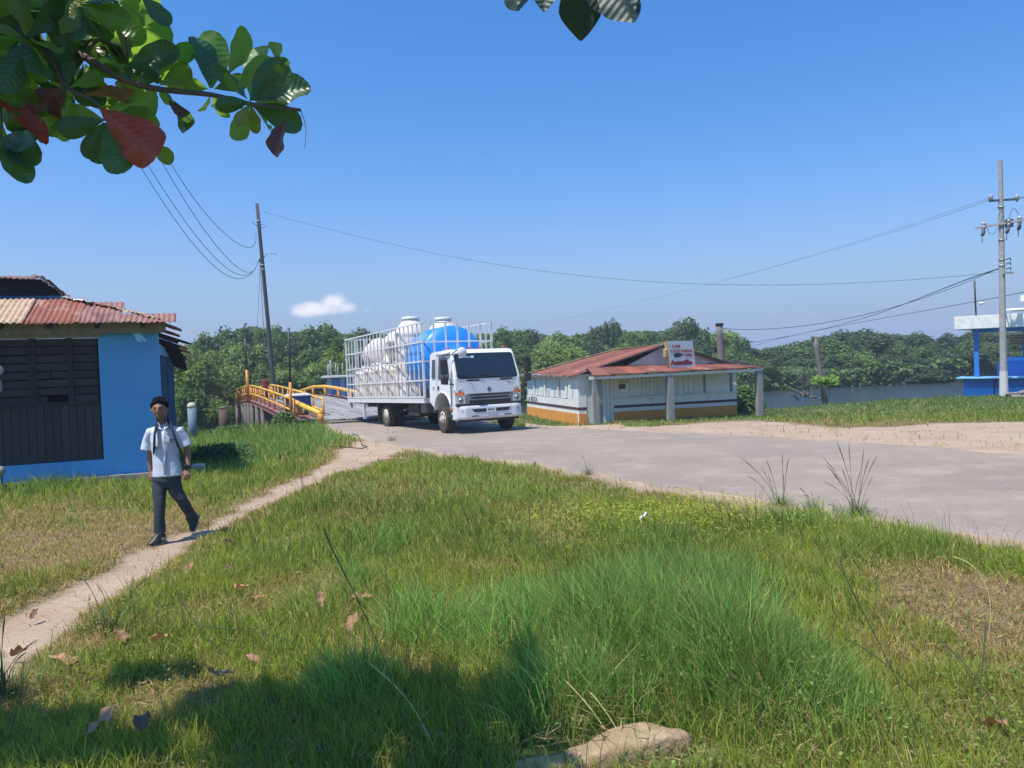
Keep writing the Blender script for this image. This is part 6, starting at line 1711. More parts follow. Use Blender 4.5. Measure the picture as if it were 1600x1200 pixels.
# ================================================================ trees and plants
def leaf_cloud(name, pts, size, cols, m, parent=None, nrm=None, aspect=1.7, droop=0., kind=None, fold=False):
    """many leaf-sized quads (pointed) around given points; one mesh"""
    pts = np.asarray(pts, float); n = len(pts); size = np.broadcast_to(np.asarray(size, float), (n,))
    if nrm is None: nrm = rng.normal(size=(n, 3))
    nrm = nrm + rng.normal(size=(n, 3)) * .55; nrm /= np.linalg.norm(nrm, axis=1)[:, None] + 1e-9
    t = rng.normal(size=(n, 3)); t[:, 2] -= droop; t -= nrm * (t * nrm).sum(1)[:, None]; t /= np.linalg.norm(t, axis=1)[:, None] + 1e-9
    b = np.cross(nrm, t)
    L = size[:, None] * aspect / 2 * rng.uniform(.7, 1.25, (n, 1)); w = size[:, None] / 2 * rng.uniform(.7, 1.2, (n, 1))
    co = np.stack([pts - t * L, pts + b * w - t * L * .05 + nrm * w * .2, pts + t * L, pts - b * w - t * L * .05 + nrm * w * .2], 1)
    me = bpy.data.meshes.new(name)
    me.vertices.add(n * 4); me.vertices.foreach_set('co', co.astype(np.float32).ravel())
    me.loops.add(n * 4); me.loops.foreach_set('vertex_index', np.arange(n * 4, dtype=np.int32))
    me.polygons.add(n); me.polygons.foreach_set('loop_start', np.arange(0, n * 4, 4, dtype=np.int32))
    me.update(calc_edges=True)
    c = np.ones((n, 4, 4), np.float32); c[:, :, :3] = np.asarray(cols)[:, None, :]
    a = me.color_attributes.new('tint', 'FLOAT_COLOR', 'POINT'); a.data.foreach_set('color', c.ravel())
    me.materials.append(m)
    if parent is False: return me
    o = bpy.data.objects.new(name, me); COL.objects.link(o)
    if parent: o.parent = parent
    if kind: o['kind'] = kind
    return o
def crown_points(n, seed, blobs=18, flat=1.0, lowfull=True, rb=(.22, .38)):
    """points on the shells of many small clumps filling a crown of radius 1, height 0..1"""
    r = np.random.default_rng(seed); C, Rr = [], []
    for k in range(blobs):
        while True:
            x, y, z = r.uniform(-1, 1), r.uniform(-1, 1), r.uniform(0, .84)
            if lowfull: lim = 1 - .15 * abs(z - .35) if z < .5 else math.sqrt(max(0, 1 - ((z - .45) / .50) ** 4))
            else: lim = math.sqrt(max(0, 1 - ((z - .62) / .40) ** 2))
            if math.hypot(x, y) < lim * .80 and (math.hypot(x, y) > .35 * lim or z > .55): break
        C.append((x, y, z)); Rr.append(r.uniform(*rb))
    C = np.array(C); Rr = np.array(Rr)
    idx = r.choice(blobs, n, p=Rr ** 2 / (Rr ** 2).sum())
    d = r.normal(size=(n, 3)); d /= np.linalg.norm(d, axis=1)[:, None]
    d[:, 2] = np.where(d[:, 2] < -.3, -d[:, 2] * .6, d[:, 2])
    rad = Rr[idx][:, None] * (r.uniform(.45, 1.08, (n, 1)) ** .5) * (1 + .22 * r.normal(size=(n, 1)) * .5)
    p = C[idx] + d * rad * np.array([[1, 1, .72]])
    tone = .80 + .40 * r.random(blobs)
    return p, d, tone[idx]
M_leafr = leaf_mat('mangrove_leaves', trans=.35, rough=.55, spec=.3, hueobj=.18)
def crown_mesh(name, n, seed, base, alt, size, **k):
    p, d, tone = crown_points(n, seed, **k)
    p = p * np.array([[1, 1, 2.0]])
    r = np.random.default_rng(seed + 99).random((n, 1))
    cols = (np.array([base]) * (1 - r) + np.array([alt]) * r) * tone[:, None]
    me = leaf_cloud(name, p, size * 1.12, cols, M_leafr, False, nrm=d)
    me.transform(Matrix.Diagonal((1, 1, .5, 1))); return me
DG, DG2 = (.060, .095, .045), (.095, .135, .055)       # dark mangrove
MG, MG2 = (.085, .150, .038), (.14, .215, .048)       # mid green
LG, LG2 = (.150, .215, .055), (.22, .29, .075)       # light green
CR = {'dark': [crown_mesh('crown', 8500, 100 + i, DG, DG2, .068, blobs=22) for i in range(3)],
      'mid': [crown_mesh('crown', 8500, 120 + i, MG, MG2, .070, blobs=20) for i in range(3)],
      'light': [crown_mesh('crown', 8500, 140 + i, LG, LG2, .062, blobs=24) for i in range(2)],
      'dome': [crown_mesh('crown', 8500, 160 + i, DG, MG, .060, blobs=26, lowfull=False, rb=(.18, .30)) for i in range(2)]}
M_bark = mat('grey_bark', (.16, .14, .12), .9, (.24, .22, .19), 6, .6, .3, 30)
_tr = MB()
_tr.tube([(0, 0, 0), (.03, .02, .25), (-.02, 0, .5), (.03, 0, .85)], [.035, .028, .022, .008], 7)
for k in range(7):
    a = k * 2.4; z0 = .22 + .07 * k
    _tr.tube([(0, 0, z0), (math.cos(a) * .25, math.sin(a) * .25, z0 + .14), (math.cos(a) * .55, math.sin(a) * .55, z0 + .26 - .02 * k)], [.018, .012, .004], 5)
trunk_me = None
def tree(name, label, x, y, base, top, rad, var, k, group, cat='tree', low=None):
    global trunk_me
    t = thing(name, label, cat, (x, y, base), rr.uniform(0, 6.28), group)
    if trunk_me is None:
        o = _tr.build('trunk', M_bark, t); trunk_me = o.data
    else:
        o = bpy.data.objects.new('trunk', trunk_me); COL.objects.link(o); o.parent = t
    h = top - base
    o.scale = (rad, rad, h)
    c = bpy.data.objects.new('crown', CR[var][k % len(CR[var])]); COL.objects.link(c); c.parent = t
    lw = low if low is not None else 0.0
    c.location = (0, 0, h * lw); c.scale = (rad, rad, h * (1 - lw) * .97)
    c.rotation_euler = (0, 0, rr.uniform(0, 6.28))
    return t
skx = [200, 270, 300, 330, 350, 375, 400, 440, 470, 500, 515, 545, 580, 620, 650, 780, 800, 830, 850, 870, 900, 930, 955, 975, 1000, 1040, 1075, 1095, 1115, 1150, 1180, 1215, 1240, 1262, 1290, 1330, 1360, 1400, 1450, 1480, 1510, 1540, 1600, 1700]
sky_ = [560, 552, 532, 520, 526, 508, 503, 514, 513, 510, 507, 518, 520, 516, 520, 516, 513, 512, 518, 522, 520, 516, 508, 514, 513, 514, 504, 508, 520, 538, 547, 541, 540, 530, 523, 517, 515, 521, 527, 537, 519, 516, 517, 520]
def fbY(x): return float(np.interp(x, FAR_X, FAR_Y))
def place(px, D, frac, var, k, label, group, wpx=None, name='mangrove_tree', low=None, base=None, toppy=None):
    yt = toppy if toppy is not None else float(np.interp(px, skx, sky_)) + 1
    p = P(px, yt, D); b_ = base if base is not None else tz(p.x, p.y) - .1
    top = b_ + (p.z - b_) * frac
    rad = (wpx or 62) / 1200 * D * .5 * 1.25
    return tree(name, label, p.x, p.y, b_, top, rad, var, k, group, low=low)
k = 0
G_far = 'trees along the far bank'
ORD = ['', 'first', 'second', 'third', 'fourth', 'fifth', 'sixth', 'seventh', 'eighth', 'ninth']
cnt_ = {}
def zone_label(px, layer):
    side = ('left of the footbridge' if px < 350 else 'behind the footbridge' if px < 470 else 'behind the ramp' if px < 560 else 'behind the lorry cage' if px < 780 else
            'left of the restaurant roof ridge' if px < 930 else 'behind the restaurant sign' if px < 1110 else 'between the restaurant and the leaning post' if px < 1270 else
            'right of the leaning post' if px < 1420 else 'left of the blue kiosk' if px < 1505 else 'seen through the blue kiosk')
    col = {0: 'tallest', 1: 'mid-height', 2: 'low waterside'}[layer]
    kk = (side, col); cnt_[kk] = cnt_.get(kk, 0) + 1
    return f"{ORD[min(cnt_[kk], 9)]} from left of the {col} far-bank trees {side}"
seen_ = {}
px = 262
while px < 1680:
    x_ = (px - 800) / 1200 * 75; D = fbY((px - 800) / 1200 * 70) + (17 if px < 560 else 24) + rr.uniform(-3, 3)
    if px < 560: D = 78 + rr.uniform(-3, 6)
    var = ('dark', 'dome', 'mid')[k % 3] if px < 560 else (('mid', 'mid', 'dark', 'light')[k % 4] if px < 1150 else 'dark')
    place(px, D, rr.uniform(.97, 1.03), var, k, zone_label(px, 0), G_far, rr.uniform(60, 86)); k += 1
    px += rr.uniform(26, 38)
px = 268
while px < 1680:
    D = fbY((px - 800) / 1200 * 70) + 11 + rr.uniform(-2.5, 2.5)
    var = ('mid', 'light', 'dark', 'mid')[k % 4] if px < 1120 else ('dark', 'dark', 'mid')[k % 3]
    place(px, D, rr.uniform(.74, .90), var, k, zone_label(px, 1), G_far, rr.uniform(60, 84)); k += 1
    px += rr.uniform(34, 48)
px = 290
while px < 1680:
    D = fbY((px - 800) / 1200 * 70) + 4.0 + rr.uniform(-1, 1.5)
    var = ('light', 'mid')[k % 2] if px < 560 else ('mid', 'dark', 'dark')[k % 3]
    place(px, D, rr.uniform(.46, .66), var, k, zone_label(px, 2), G_far, rr.uniform(60, 90), low=0); k += 1
    px += rr.uniform(36, 50)
# named individuals on the skyline
place(392, 84, 1.0, 'dome', 0, 'broad dark dome-shaped tree rising above the others left of the leaning utility pole', None, 110, 'domed_tree', toppy=503)
place(342, 72, 1.0, 'dome', 1, 'dark layered tree with spreading flat boughs right of the blue house eave', None, 70, 'spreading_tree', toppy=519)
place(511, 82, 1.0, 'dome', 1, 'round-topped dark tree rising above the footbridge shed rods', None, 46, 'round_tree', toppy=504)
place(955, 88, 1.0, 'dark', 1, 'small dark pointed tree standing above the green crowns behind the restaurant roof', None, 30, 'pointed_tree', toppy=506)
place(1078, 86, 1.0, 'dark', 2, 'tall dark tree just right of and above the restaurant sign', None, 60, 'tall_tree', toppy=502)
place(862, 66, .93, 'light', 0, 'bright green rounded tree right of the lorry mirror', None, 66, 'bright_tree', toppy=532)
place(905, 70, .95, 'light', 1, 'bright green broad tree behind the middle of the restaurant roof', None, 70, 'bright_tree', toppy=530)
place(305, 50, 1.0, 'light', 0, 'pale green bushy tree next to the blue house corner above the water', None, 92, 'pale_tree', toppy=545, base=-2.2)
place(338, 55, 1.0, 'light', 1, 'second pale green tree, between the blue house and the footbridge', None, 80, 'pale_tree', toppy=560, base=-2.2)
place(290, 44, 1.0, 'mid', 0, 'low dense bush at the water edge right of the blue house corner', None, 60, 'waterside_bush', toppy=600, base=-2.3)
place(330, 47, 1.0, 'mid', 1, 'low dense bush at the water edge left of the brown pile', None, 56, 'waterside_bush', toppy=612, base=-2.3)
# far wood that closes the gaps, one mass
n = 60000
u = rng.uniform(250, 1700, n); Dp = rng.uniform(100, 118, n)
pts = []
sv_ = np.interp(u, skx, sky_)
H0 = 600 - 37.1 - (u - 800) * math.tan(ROLL)
ztop_ = 1.7 + (H0 - sv_ - 2) * Dp / 1200
zz = -1.6 + (ztop_ * .93 + 1.6) * rng.random(n) ** .8
pts = np.stack([(u - 800) / 1200 * Dp, Dp, zz], 1)
tone = (.75 + .5 * fbm(pts[:, 0], zz * 2, .5, 5))[:, None]
cols = (np.array([DG]) + (np.array([MG2]) - np.array([DG])) * rng.random((n, 1)) * .8) * tone
leaf_cloud('far_wood', pts, .55, cols, M_leafr, None, nrm=np.array([[0, -.6, .8]]) + np.zeros((n, 3)), kind='stuff')
bpy.data.objects['far_wood']['label'] = 'continuous dark wood behind the bank trees'
# undergrowth along the far bank, down to the water
n = 26000
xx_ = rng.uniform(-40, 62, n); yy_ = np.interp(xx_, FAR_X, FAR_Y) + rng.uniform(-.3, 4.5, n)
hv = rng.random(n) ** 1.2 * (1.2 + 1.6 * fbm(xx_, yy_, .4, 9))
pts = np.stack([xx_, yy_, WATER_Z + .05 + hv], 1)
cols = np.array([DG]) + (np.array([MG2]) - np.array([DG])) * rng.random((n, 1))
leaf_cloud('bank_undergrowth', pts, .30, cols, M_leafr, None, nrm=np.array([[0, -.5, .8]]) + np.zeros((n, 3)), kind='stuff')
# bleached bare bush
tb = G(1242, 600); 
tb = P(1238, 606, fbY(27) + 1.0); t = thing('dead_bush', 'bleached grey leafless bush on the far bank left of the leaning post', 'bush', (tb.x, tb.y, -2.1))
b_ = MB()
for q in range(90):
    a = rr.uniform(0, 6.28); el = rr.uniform(.3, 1.4); L = rr.uniform(.9, 2.4)
    d = Vector((math.cos(a) * math.cos(el), math.sin(a) * math.cos(el), math.sin(el)))
    s_ = Vector((rr.uniform(-1.2, 1.2), rr.uniform(-.8, .3), 0)); m_ = s_ + d * L * .5
    b_.tube([s_, m_, m_ + (d + Vector((rr.uniform(-.5, .5), rr.uniform(-.4, .4), rr.uniform(-.3, .4)))).normalized() * L * .5], [.035, .025, .012], 3)
b_.build('branches', mat('bleached_twigs', (.17, .145, .125), .9), t)

# leafy weeds and shrubs on the near side
def shrub(label, px, py, r, h, n, size, base, alt, name='shrub', seed=1, group=None, dim=1.):
    g = G(px, py); t = thing(name, label, 'shrub', g)
    rg = np.random.default_rng(seed)
    a = rg.uniform(0, 6.28, n); q = rg.random(n) ** .6; z = rg.random(n) ** .8 * h
    rad = r * q * np.sqrt(np.clip(1 - (z / h) ** 2 * .8, .1, 1)) * (.8 + .4 * fbm(np.cos(a) * 2, np.sin(a) * 2, 1.3, seed))
    p = np.stack([np.cos(a) * rad, np.sin(a) * rad * .8, z * (.75 + .5 * rg.random(n))], 1)
    rr_ = rg.random((n, 1)); cols = np.array([base]) * (1 - rr_) + np.array([alt]) * rr_
    leaf_cloud('foliage', p, size, cols, M_leafr, t, nrm=np.array([[-.2, -.4, .9]]) + np.zeros((n, 3)))
    b = MB()
    for k_ in range(12):
        a_ = k_ * 2.4; b.tube([(0, 0, -.03), (math.cos(a_) * r * .4, math.sin(a_) * r * .3, h * .5), (math.cos(a_) * r * .7, math.sin(a_) * r * .55, h * .85)], [.012, .009, .004], 4)
    b.build('stems', M_bark, t); return t
shrub('dark leafy weeds in the shade right of the blue house corner', 345, 728, .75, .36, 3800, .05, (.06, .14, .045), (.10, .19, .06), seed=2)
shrub('second clump of shaded leafy weeds, further right of the boy', 372, 716, .55, .28, 2000, .05, (.06, .14, .045), (.10, .19, .06), seed=3)
shrub('bright leafy weeds at the foot of the leaning utility pole', 412, 670, .9, .5, 2800, .085, (.085, .17, .035), (.13, .22, .05), seed=4)
shrub('low green weeds between the pole foot and the footbridge end', 445, 668, .6, .5, 1600, .07, (.08, .155, .035), (.12, .20, .045), seed=5)
shrub('green weeds by the brown pile at the creek edge', 362, 684, .7, .35, 1800, .08, (.07, .14, .035), (.11, .18, .04), seed=6)
shrub('low weeds hugging the plinth of the blue house below its shutters', 60, 752, .9, .16, 1300, .045, (.05, .12, .03), (.09, .17, .04), seed=7)
shrub('tall weeds behind the right corner of the restaurant', 1166, 646, .9, 1.1, 2600, .10, (.07, .135, .035), (.11, .19, .05), seed=8)
shrub('small weed tuft sprouting at the foot of the low yellow pipe', 510, 662, .35, .22, 500, .05, (.08, .15, .03), (.13, .2, .04), seed=9)
# sapling by the leaning post
sp_ = P(1292, 624, 40.3); sp_.z = tz(sp_.x, sp_.y)
t = thing('sapling', 'small broad-leaved sapling with bright leaves before the leaning post', 'sapling', sp_)
s1 = P(1298, 600, 40.3) - sp_; s2_ = P(1283, 599, 40.3) - sp_
MB().tube([(0, 0, -.1), Vector((.08, 0, .4)), s1], [.045, .035, .015], 6).tube([(0.05, 0, .3), s2_], [.03, .012], 6).build('stem', M_bark, t)
def rosette_leaves(n, c, r, size, base, alt, parent, seed):
    rg = np.random.default_rng(seed); d = rg.normal(size=(n, 3)); d[:, 2] = np.abs(d[:, 2]) * .6; d /= np.linalg.norm(d, axis=1)[:, None]
    p = np.array(c)[None] + d * r * rg.uniform(.3, 1, (n, 1)); q = rg.random((n, 1))
    return leaf_cloud('foliage', p, size, np.array([base]) * (1 - q) + np.array([alt]) * q, M_leafr, parent, nrm=np.array([[-.1, -.6, .8]]) + np.zeros((n, 3)))
rosette_leaves(110, s1, .48, .17, (.12, .24, .03), (.20, .30, .05), t, 1); rosette_leaves(120, s2_, .52, .17, (.11, .22, .03), (.18, .28, .05), t, 2)

# seed-stalk tufts on the road edge
M_stalk = mat('dry_seed_stalk', (.085, .075, .04), .8, (.12, .14, .05), 12, .5)
M_stalkg = mat('green_stalk', (.07, .12, .035), .7)
def tuft(label, px, py, stalks, spread, blades=260, seed=1, hb=.28):
    g = G(px, py); t = thing('grass_tuft', label, 'grass tuft', g); r = random.Random(seed)
    for (tx, ty) in stalks:
        top = P(tx, ty, g.y + r.uniform(-.25, .25)) - g; s_ = Vector((r.uniform(-.06, .06), r.uniform(-.05, .05), 0))
        pts = [s_ + (top - s_) * u + Vector((0, 0, .06 * math.sin(u * 3.1))) for u in np.linspace(0, 1, 8)]
        MB().tube(pts, [.0030, .0028, .0026, .0024, .0022, .0042, .0046, .001], 5).build('seed_stalk', M_stalk, t)
    b = MB()
    for _ in range(blades):
        a = r.uniform(0, 6.28); ln = r.uniform(.4, 1.1) * hb * 1.4; le = r.uniform(.1, .9)
        s_ = Vector((math.cos(a), math.sin(a) * .8, 0)) * r.uniform(0, spread); d = Vector((math.cos(a) * le, math.sin(a) * le, 1)).normalized()
        w_ = Vector((-math.sin(a), math.cos(a), 0)) * .0020
        m_ = s_ + d * ln * .6; e_ = m_ + (d + Vector((math.cos(a) * .6, math.sin(a) * .6, -.2))).normalized() * ln * .45
        b.add([s_ - w_, s_ + w_, m_ + w_ * .8, m_ - w_ * .8, e_], [(0, 1, 2, 3), (3, 2, 4)])
    b.build('blades', M_stalkg, t, fixn=False); return t
tuft('grass tuft with dark seed stalks at the road edge, left one of two', 1218, 790, [(1156, 714), (1197, 718), (1222, 706), (1232, 716), (1167, 743), (1200, 742), (1190, 730), (1224, 740)], .16, 120, 1, .13)
tuft('tall grass tuft with many dark seed stalks at the road edge, right one of two', 1337, 806, [(1283, 712), (1307, 688), (1326, 690), (1350, 700), (1372, 710), (1286, 752), (1300, 738), (1358, 716), (1290, 726), (1315, 730), (1345, 735), (1364, 745)], .2, 190, 2, .16)
tuft('thin short stalks between the two roadside tufts', 1270, 800, [(1248, 762), (1266, 768), (1281, 776), (1255, 774)], .10, 80, 3, .16)
tuft('pale dry stalks at the fork of path and road', 612, 690, [(606, 668), (618, 672), (628, 664), (638, 676), (600, 676)], .12, 60, 4, .2)
tuft('dry stalks with fluffy brown heads at the road verge', 918, 742, [(908, 712), (921, 722), (915, 730)], .10, 60, 5, .14)
tuft('sparse dark stalks standing over the path edge at far left', 170, 985, [(150, 912), (205, 935), (235, 900), (125, 900)], .25, 90, 6, .18)
tuft('dark stalks in the shaded grass at the left edge', 10, 1090, [(8, 960), (-5, 985), (42, 1020), (60, 1000)], .2, 160, 7, .22)
# long arching stalks over the front grass: one green-brown stalk each
def long_stalk(label, pxs, D0, D1, r=.0024, m=None):
    pts = wpath(pxs, D0, D1, 14); n_ = len(pts)
    rad = [r * .8 * (1 if i < n_ * .6 else 1.6 if i < n_ - 1 else .3) for i in range(n_)]
    o = MB().tube(pts, rad, 5).build('long_grass_stalk', m or M_stalkg, None); tag(o, label, 'grass stalk', 'long stalks over the front grass'); return o
M_straw = mat('pale_straw_stalk', (.42, .40, .16), .7)
M_dks = mat('dark_green_stalk', (.035, .055, .025), .7)
for lab, pxs, m_ in (('dark stalk leaning left from the lower middle towards the path fork', [(640, 1190), (600, 1030), (540, 900), (505, 820)], M_dks),
                     ('dark stalk rising left in the right half, before the roadside tufts', [(1450, 1200), (1400, 1060), (1345, 950), (1308, 865)], M_dks),
                     ('dark stalk sloping across the lower right', [(1500, 1190), (1440, 1090), (1360, 1020), (1320, 1000)], M_dks),
                     ('dark stalk rising at the right, above the dry patch', [(1590, 1180), (1540, 1080), (1500, 1030), (1462, 990)], M_dks),
                     ('pale dry stalk curving over the dry patch at the right', [(1540, 1010), (1545, 930), (1520, 885), (1485, 870)], M_straw),
                     ('pale stalk lying across the centre of the shaded front grass', [(690, 1200), (660, 1130), (625, 1080), (570, 1030)], M_straw),
                     ('pale thin stalk in front of the flat rock', [(975, 1200), (950, 1150), (925, 1110), (880, 1060)], M_straw),
                     ('pale stalk hanging over the top of the flat rock', [(990, 1190), (970, 1150), (945, 1110), (920, 1080)], M_straw),
                     ('thin dark stalk between the centre and the roadside', [(880, 960), (870, 900), (845, 860), (822, 830)], M_dks),
                     ('thin dark stalk left of the centre leaning left', [(680, 1000), (655, 930), (630, 890), (590, 850)], M_dks),
                     ('dark stalk arching left over the left grass', [(500, 1040), (450, 1000), (380, 985), (300, 975)], M_dks),
                     ('dark stalk leaning left beside the fallen leaves', [(360, 1030), (320, 990), (290, 950), (270, 905)], M_dks),
                     ('tall dark stalk in the lower right corner', [(1545, 1200), (1530, 1120), (1535, 1040), (1540, 960)], M_dks)):
    g0 = G(pxs[0][0], min(pxs[0][1], 1195)); long_stalk(lab, pxs, g0.y, g0.y + .25, m=m_)

# ---------------------------------------------------------------- almond tree overhead
def almond_leaf_mesh(name, m, curl=.12, fold=.16, wave=.03, tip=False, width=.25):
    NL, NW = 14, 8; vs, fs = [], []
    for i in range(NL + 1):
        u = i / NL
        prof_ = (math.sin(min(1, u / .68) * math.pi / 2) ** 1.35) if u < .68 else math.sqrt(max(0, 1 - ((u - .68) / .325) ** 2))
        if tip and u > .68: prof_ = max(0, 1 - ((u - .68) / .32) ** 1.5)
        wd = width * (.07 + .93 * prof_) if u > .03 else .012
        for j in range(NW + 1):
            v = j / NW * 2 - 1
            x = v * wd; z = fold * abs(v) * wd * 1.2 - curl * u * u + wave * math.sin(u * 15 + 2 * abs(v)) * abs(v) * wd * 2
            vs.append((x, u, z))
    for i in range(NL):
        for j in range(NW): fs.append((i * (NW + 1) + j, i * (NW + 1) + j + 1, (i + 1) * (NW + 1) + j + 1, (i + 1) * (NW + 1) + j))
    me = bpy.data.meshes.new(name); me.from_pydata(vs, [], fs); me.polygons.foreach_set('use_smooth', [True] * len(fs)); me.materials.append(m)
    return me
def almond_mat(name, c1, c2, vein, tr=.35, trc=(.30, .50, .05), rough=.36):
    m = bpy.data.materials.new(name); m.use_nodes = True
    n, l = m.node_tree.nodes, m.node_tree.links; b = n['Principled BSDF']; o = n['Material Output']
    t = n.new('ShaderNodeTexCoord'); sp = n.new('ShaderNodeSeparateXYZ'); l.new(t.outputs['Object'], sp.inputs[0])
    ax = n.new('ShaderNodeMath'); ax.operation = 'ABSOLUTE'; l.new(sp.outputs['X'], ax.inputs[0])
    # side veins run forward from the midrib
    k = n.new('ShaderNodeMath'); k.operation = 'MULTIPLY'; k.inputs[1].default_value = .75; l.new(ax.outputs[0], k.inputs[0])
    s = n.new('ShaderNodeMath'); s.operation = 'SUBTRACT'; l.new(sp.outputs['Y'], s.inputs[0]); l.new(k.outputs[0], s.inputs[1])
    f = n.new('ShaderNodeMath'); f.operation = 'MULTIPLY'; f.inputs[1].default_value = 60; l.new(s.outputs[0], f.inputs[0])
    sn = n.new('ShaderNodeMath'); sn.operation = 'SINE'; l.new(f.outputs[0], sn.inputs[0])
    r1 = n.new('ShaderNodeMapRange'); r1.inputs['From Min'].default_value = .90; r1.inputs['From Max'].default_value = 1.0; l.new(sn.outputs[0], r1.inputs['Value'])
    r2 = n.new('ShaderNodeMapRange'); r2.inputs['From Min'].default_value = .016; r2.inputs['From Max'].default_value = .006; l.new(ax.outputs[0], r2.inputs['Value'])
    mx = n.new('ShaderNodeMath'); mx.operation = 'MAXIMUM'; l.new(r1.outputs[0], mx.inputs[0]); l.new(r2.outputs[0], mx.inputs[1])
    ml_ = n.new('ShaderNodeMath'); ml_.operation = 'MULTIPLY'; ml_.inputs[1].default_value = .30; l.new(mx.outputs[0], ml_.inputs[0])
    nz = n.new('ShaderNodeTexNoise'); nz.inputs['Scale'].default_value = 5; nz.inputs['Detail'].default_value = 5; l.new(t.outputs['Object'], nz.inputs['Vector'])
    c = n.new('ShaderNodeMix'); c.data_type = 'RGBA'; l.new(nz.outputs['Fac'], c.inputs['Factor']); c.inputs['A'].default_value = (*c1, 1); c.inputs['B'].default_value = (*c2, 1)
    c_ = n.new('ShaderNodeMix'); c_.data_type = 'RGBA'; l.new(ml_.outputs[0], c_.inputs['Factor']); l.new(c.outputs['Result'], c_.inputs['A']); c_.inputs['B'].default_value = (*vein, 1)
    oi = n.new('ShaderNodeObjectInfo'); r4 = n.new('ShaderNodeMapRange'); r4.inputs['To Min'].default_value = .75; r4.inputs['To Max'].default_value = 1.3; l.new(oi.outputs['Random'], r4.inputs['Value'])
    h = n.new('ShaderNodeHueSaturation'); l.new(r4.outputs[0], h.inputs['Value']); l.new(c_.outputs['Result'], h.inputs['Color'])
    l.new(h.outputs[0], b.inputs['Base Color']); b.inputs['Roughness'].default_value = rough; b.inputs['Specular IOR Level'].default_value = .5
    bp = n.new('ShaderNodeBump'); bp.inputs['Strength'].default_value = .18; bp.inputs['Distance'].default_value = .006; l.new(sn.outputs[0], bp.inputs['Height']); l.new(bp.outputs[0], b.inputs['Normal'])
    tn = n.new('ShaderNodeBsdfTranslucent'); tn.inputs['Color'].default_value = (*trc, 1)
    ms = n.new('ShaderNodeMixShader'); ms.inputs[0].default_value = tr; l.new(b.outputs[0], ms.inputs[1]); l.new(tn.outputs[0], ms.inputs[2]); l.new(ms.outputs[0], o.inputs['Surface'])
    return m
AM = {'g': almond_mat('almond_leaf_green', (.055, .125, .030), (.085, .165, .035), (.15, .22, .08), .48, (.36, .62, .06)),
      'd': almond_mat('almond_leaf_dark', (.025, .065, .026), (.04, .085, .03), (.08, .13, .06), .30, (.16, .36, .05)),
      'y': almond_mat('almond_leaf_yellow', (.20, .24, .04), (.10, .16, .03), (.35, .34, .12), .42, (.42, .48, .05)),
      'r': almond_mat('almond_leaf_red', (.22, .045, .035), (.30, .07, .04), (.30, .12, .07), .42, (.62, .08, .03)),
      'o': almond_mat('almond_leaf_orange', (.24, .13, .035), (.17, .10, .035), (.33, .2, .07), .38, (.60, .26, .03)),
      'p': almond_mat('almond_leaf_purple', (.12, .045, .045), (.16, .06, .05), (.2, .09, .07), .2, (.30, .06, .04))}
AL = {}
for kk, m_ in AM.items():
    AL[kk] = [almond_leaf_mesh('almond_leaf', m_, .14, .22, .05), almond_leaf_mesh('almond_leaf', m_, .32, .42, .07), almond_leaf_mesh('almond_leaf', m_, -.10, .18, .07, width=.23), almond_leaf_mesh('almond_leaf', m_, .05, .30, .09, width=.27)]
ATX, ATY = -4.3, -.9
at_ = thing('almond_tree', 'tropical almond tree whose branch of large glossy leaves hangs into the top left', 'tree', (ATX, ATY, tz(ATX, ATY)))
a0 = Vector(at_.location)
r3 = random.Random(5)
def aleaf(bp_, tp_, kind, D, dd=None, facing=.75, wscale=1.):
    """leaf from base pixel to tip pixel at depth D"""
    dd = r3.uniform(-.10, .12) if dd is None else dd
    a = P(bp_[0], bp_[1], D); c = P(tp_[0], tp_[1], D + dd)
    d = c - a; L = d.length; y = d.normalized()
    tocam = (Vector((0, 0, CAMZ)) - a).normalized()
    nrm = tocam * facing + Vector((r3.uniform(-.5, .5), r3.uniform(-.4, .4), r3.uniform(-.25, .75)))
    nrm = nrm - y * nrm.dot(y); nrm.normalize()
    if r3.random() < .5: nrm = -nrm
    x = y.cross(nrm)
    o = bpy.data.objects.new('leaf', r3.choice(AL[kind])); COL.objects.link(o); o.parent = at_
    M = Matrix((x, y, nrm)).transposed().to_4x4()
    o.matrix_local = Matrix.Translation(a - a0) @ M @ Matrix.Diagonal((L * wscale, L, L, 1))
    return o
Z = lambda *q: [(v[0] / 3.2, v[1] / 3.2) for v in q]
D1, D2, D3 = 3.0, 2.85, 3.15
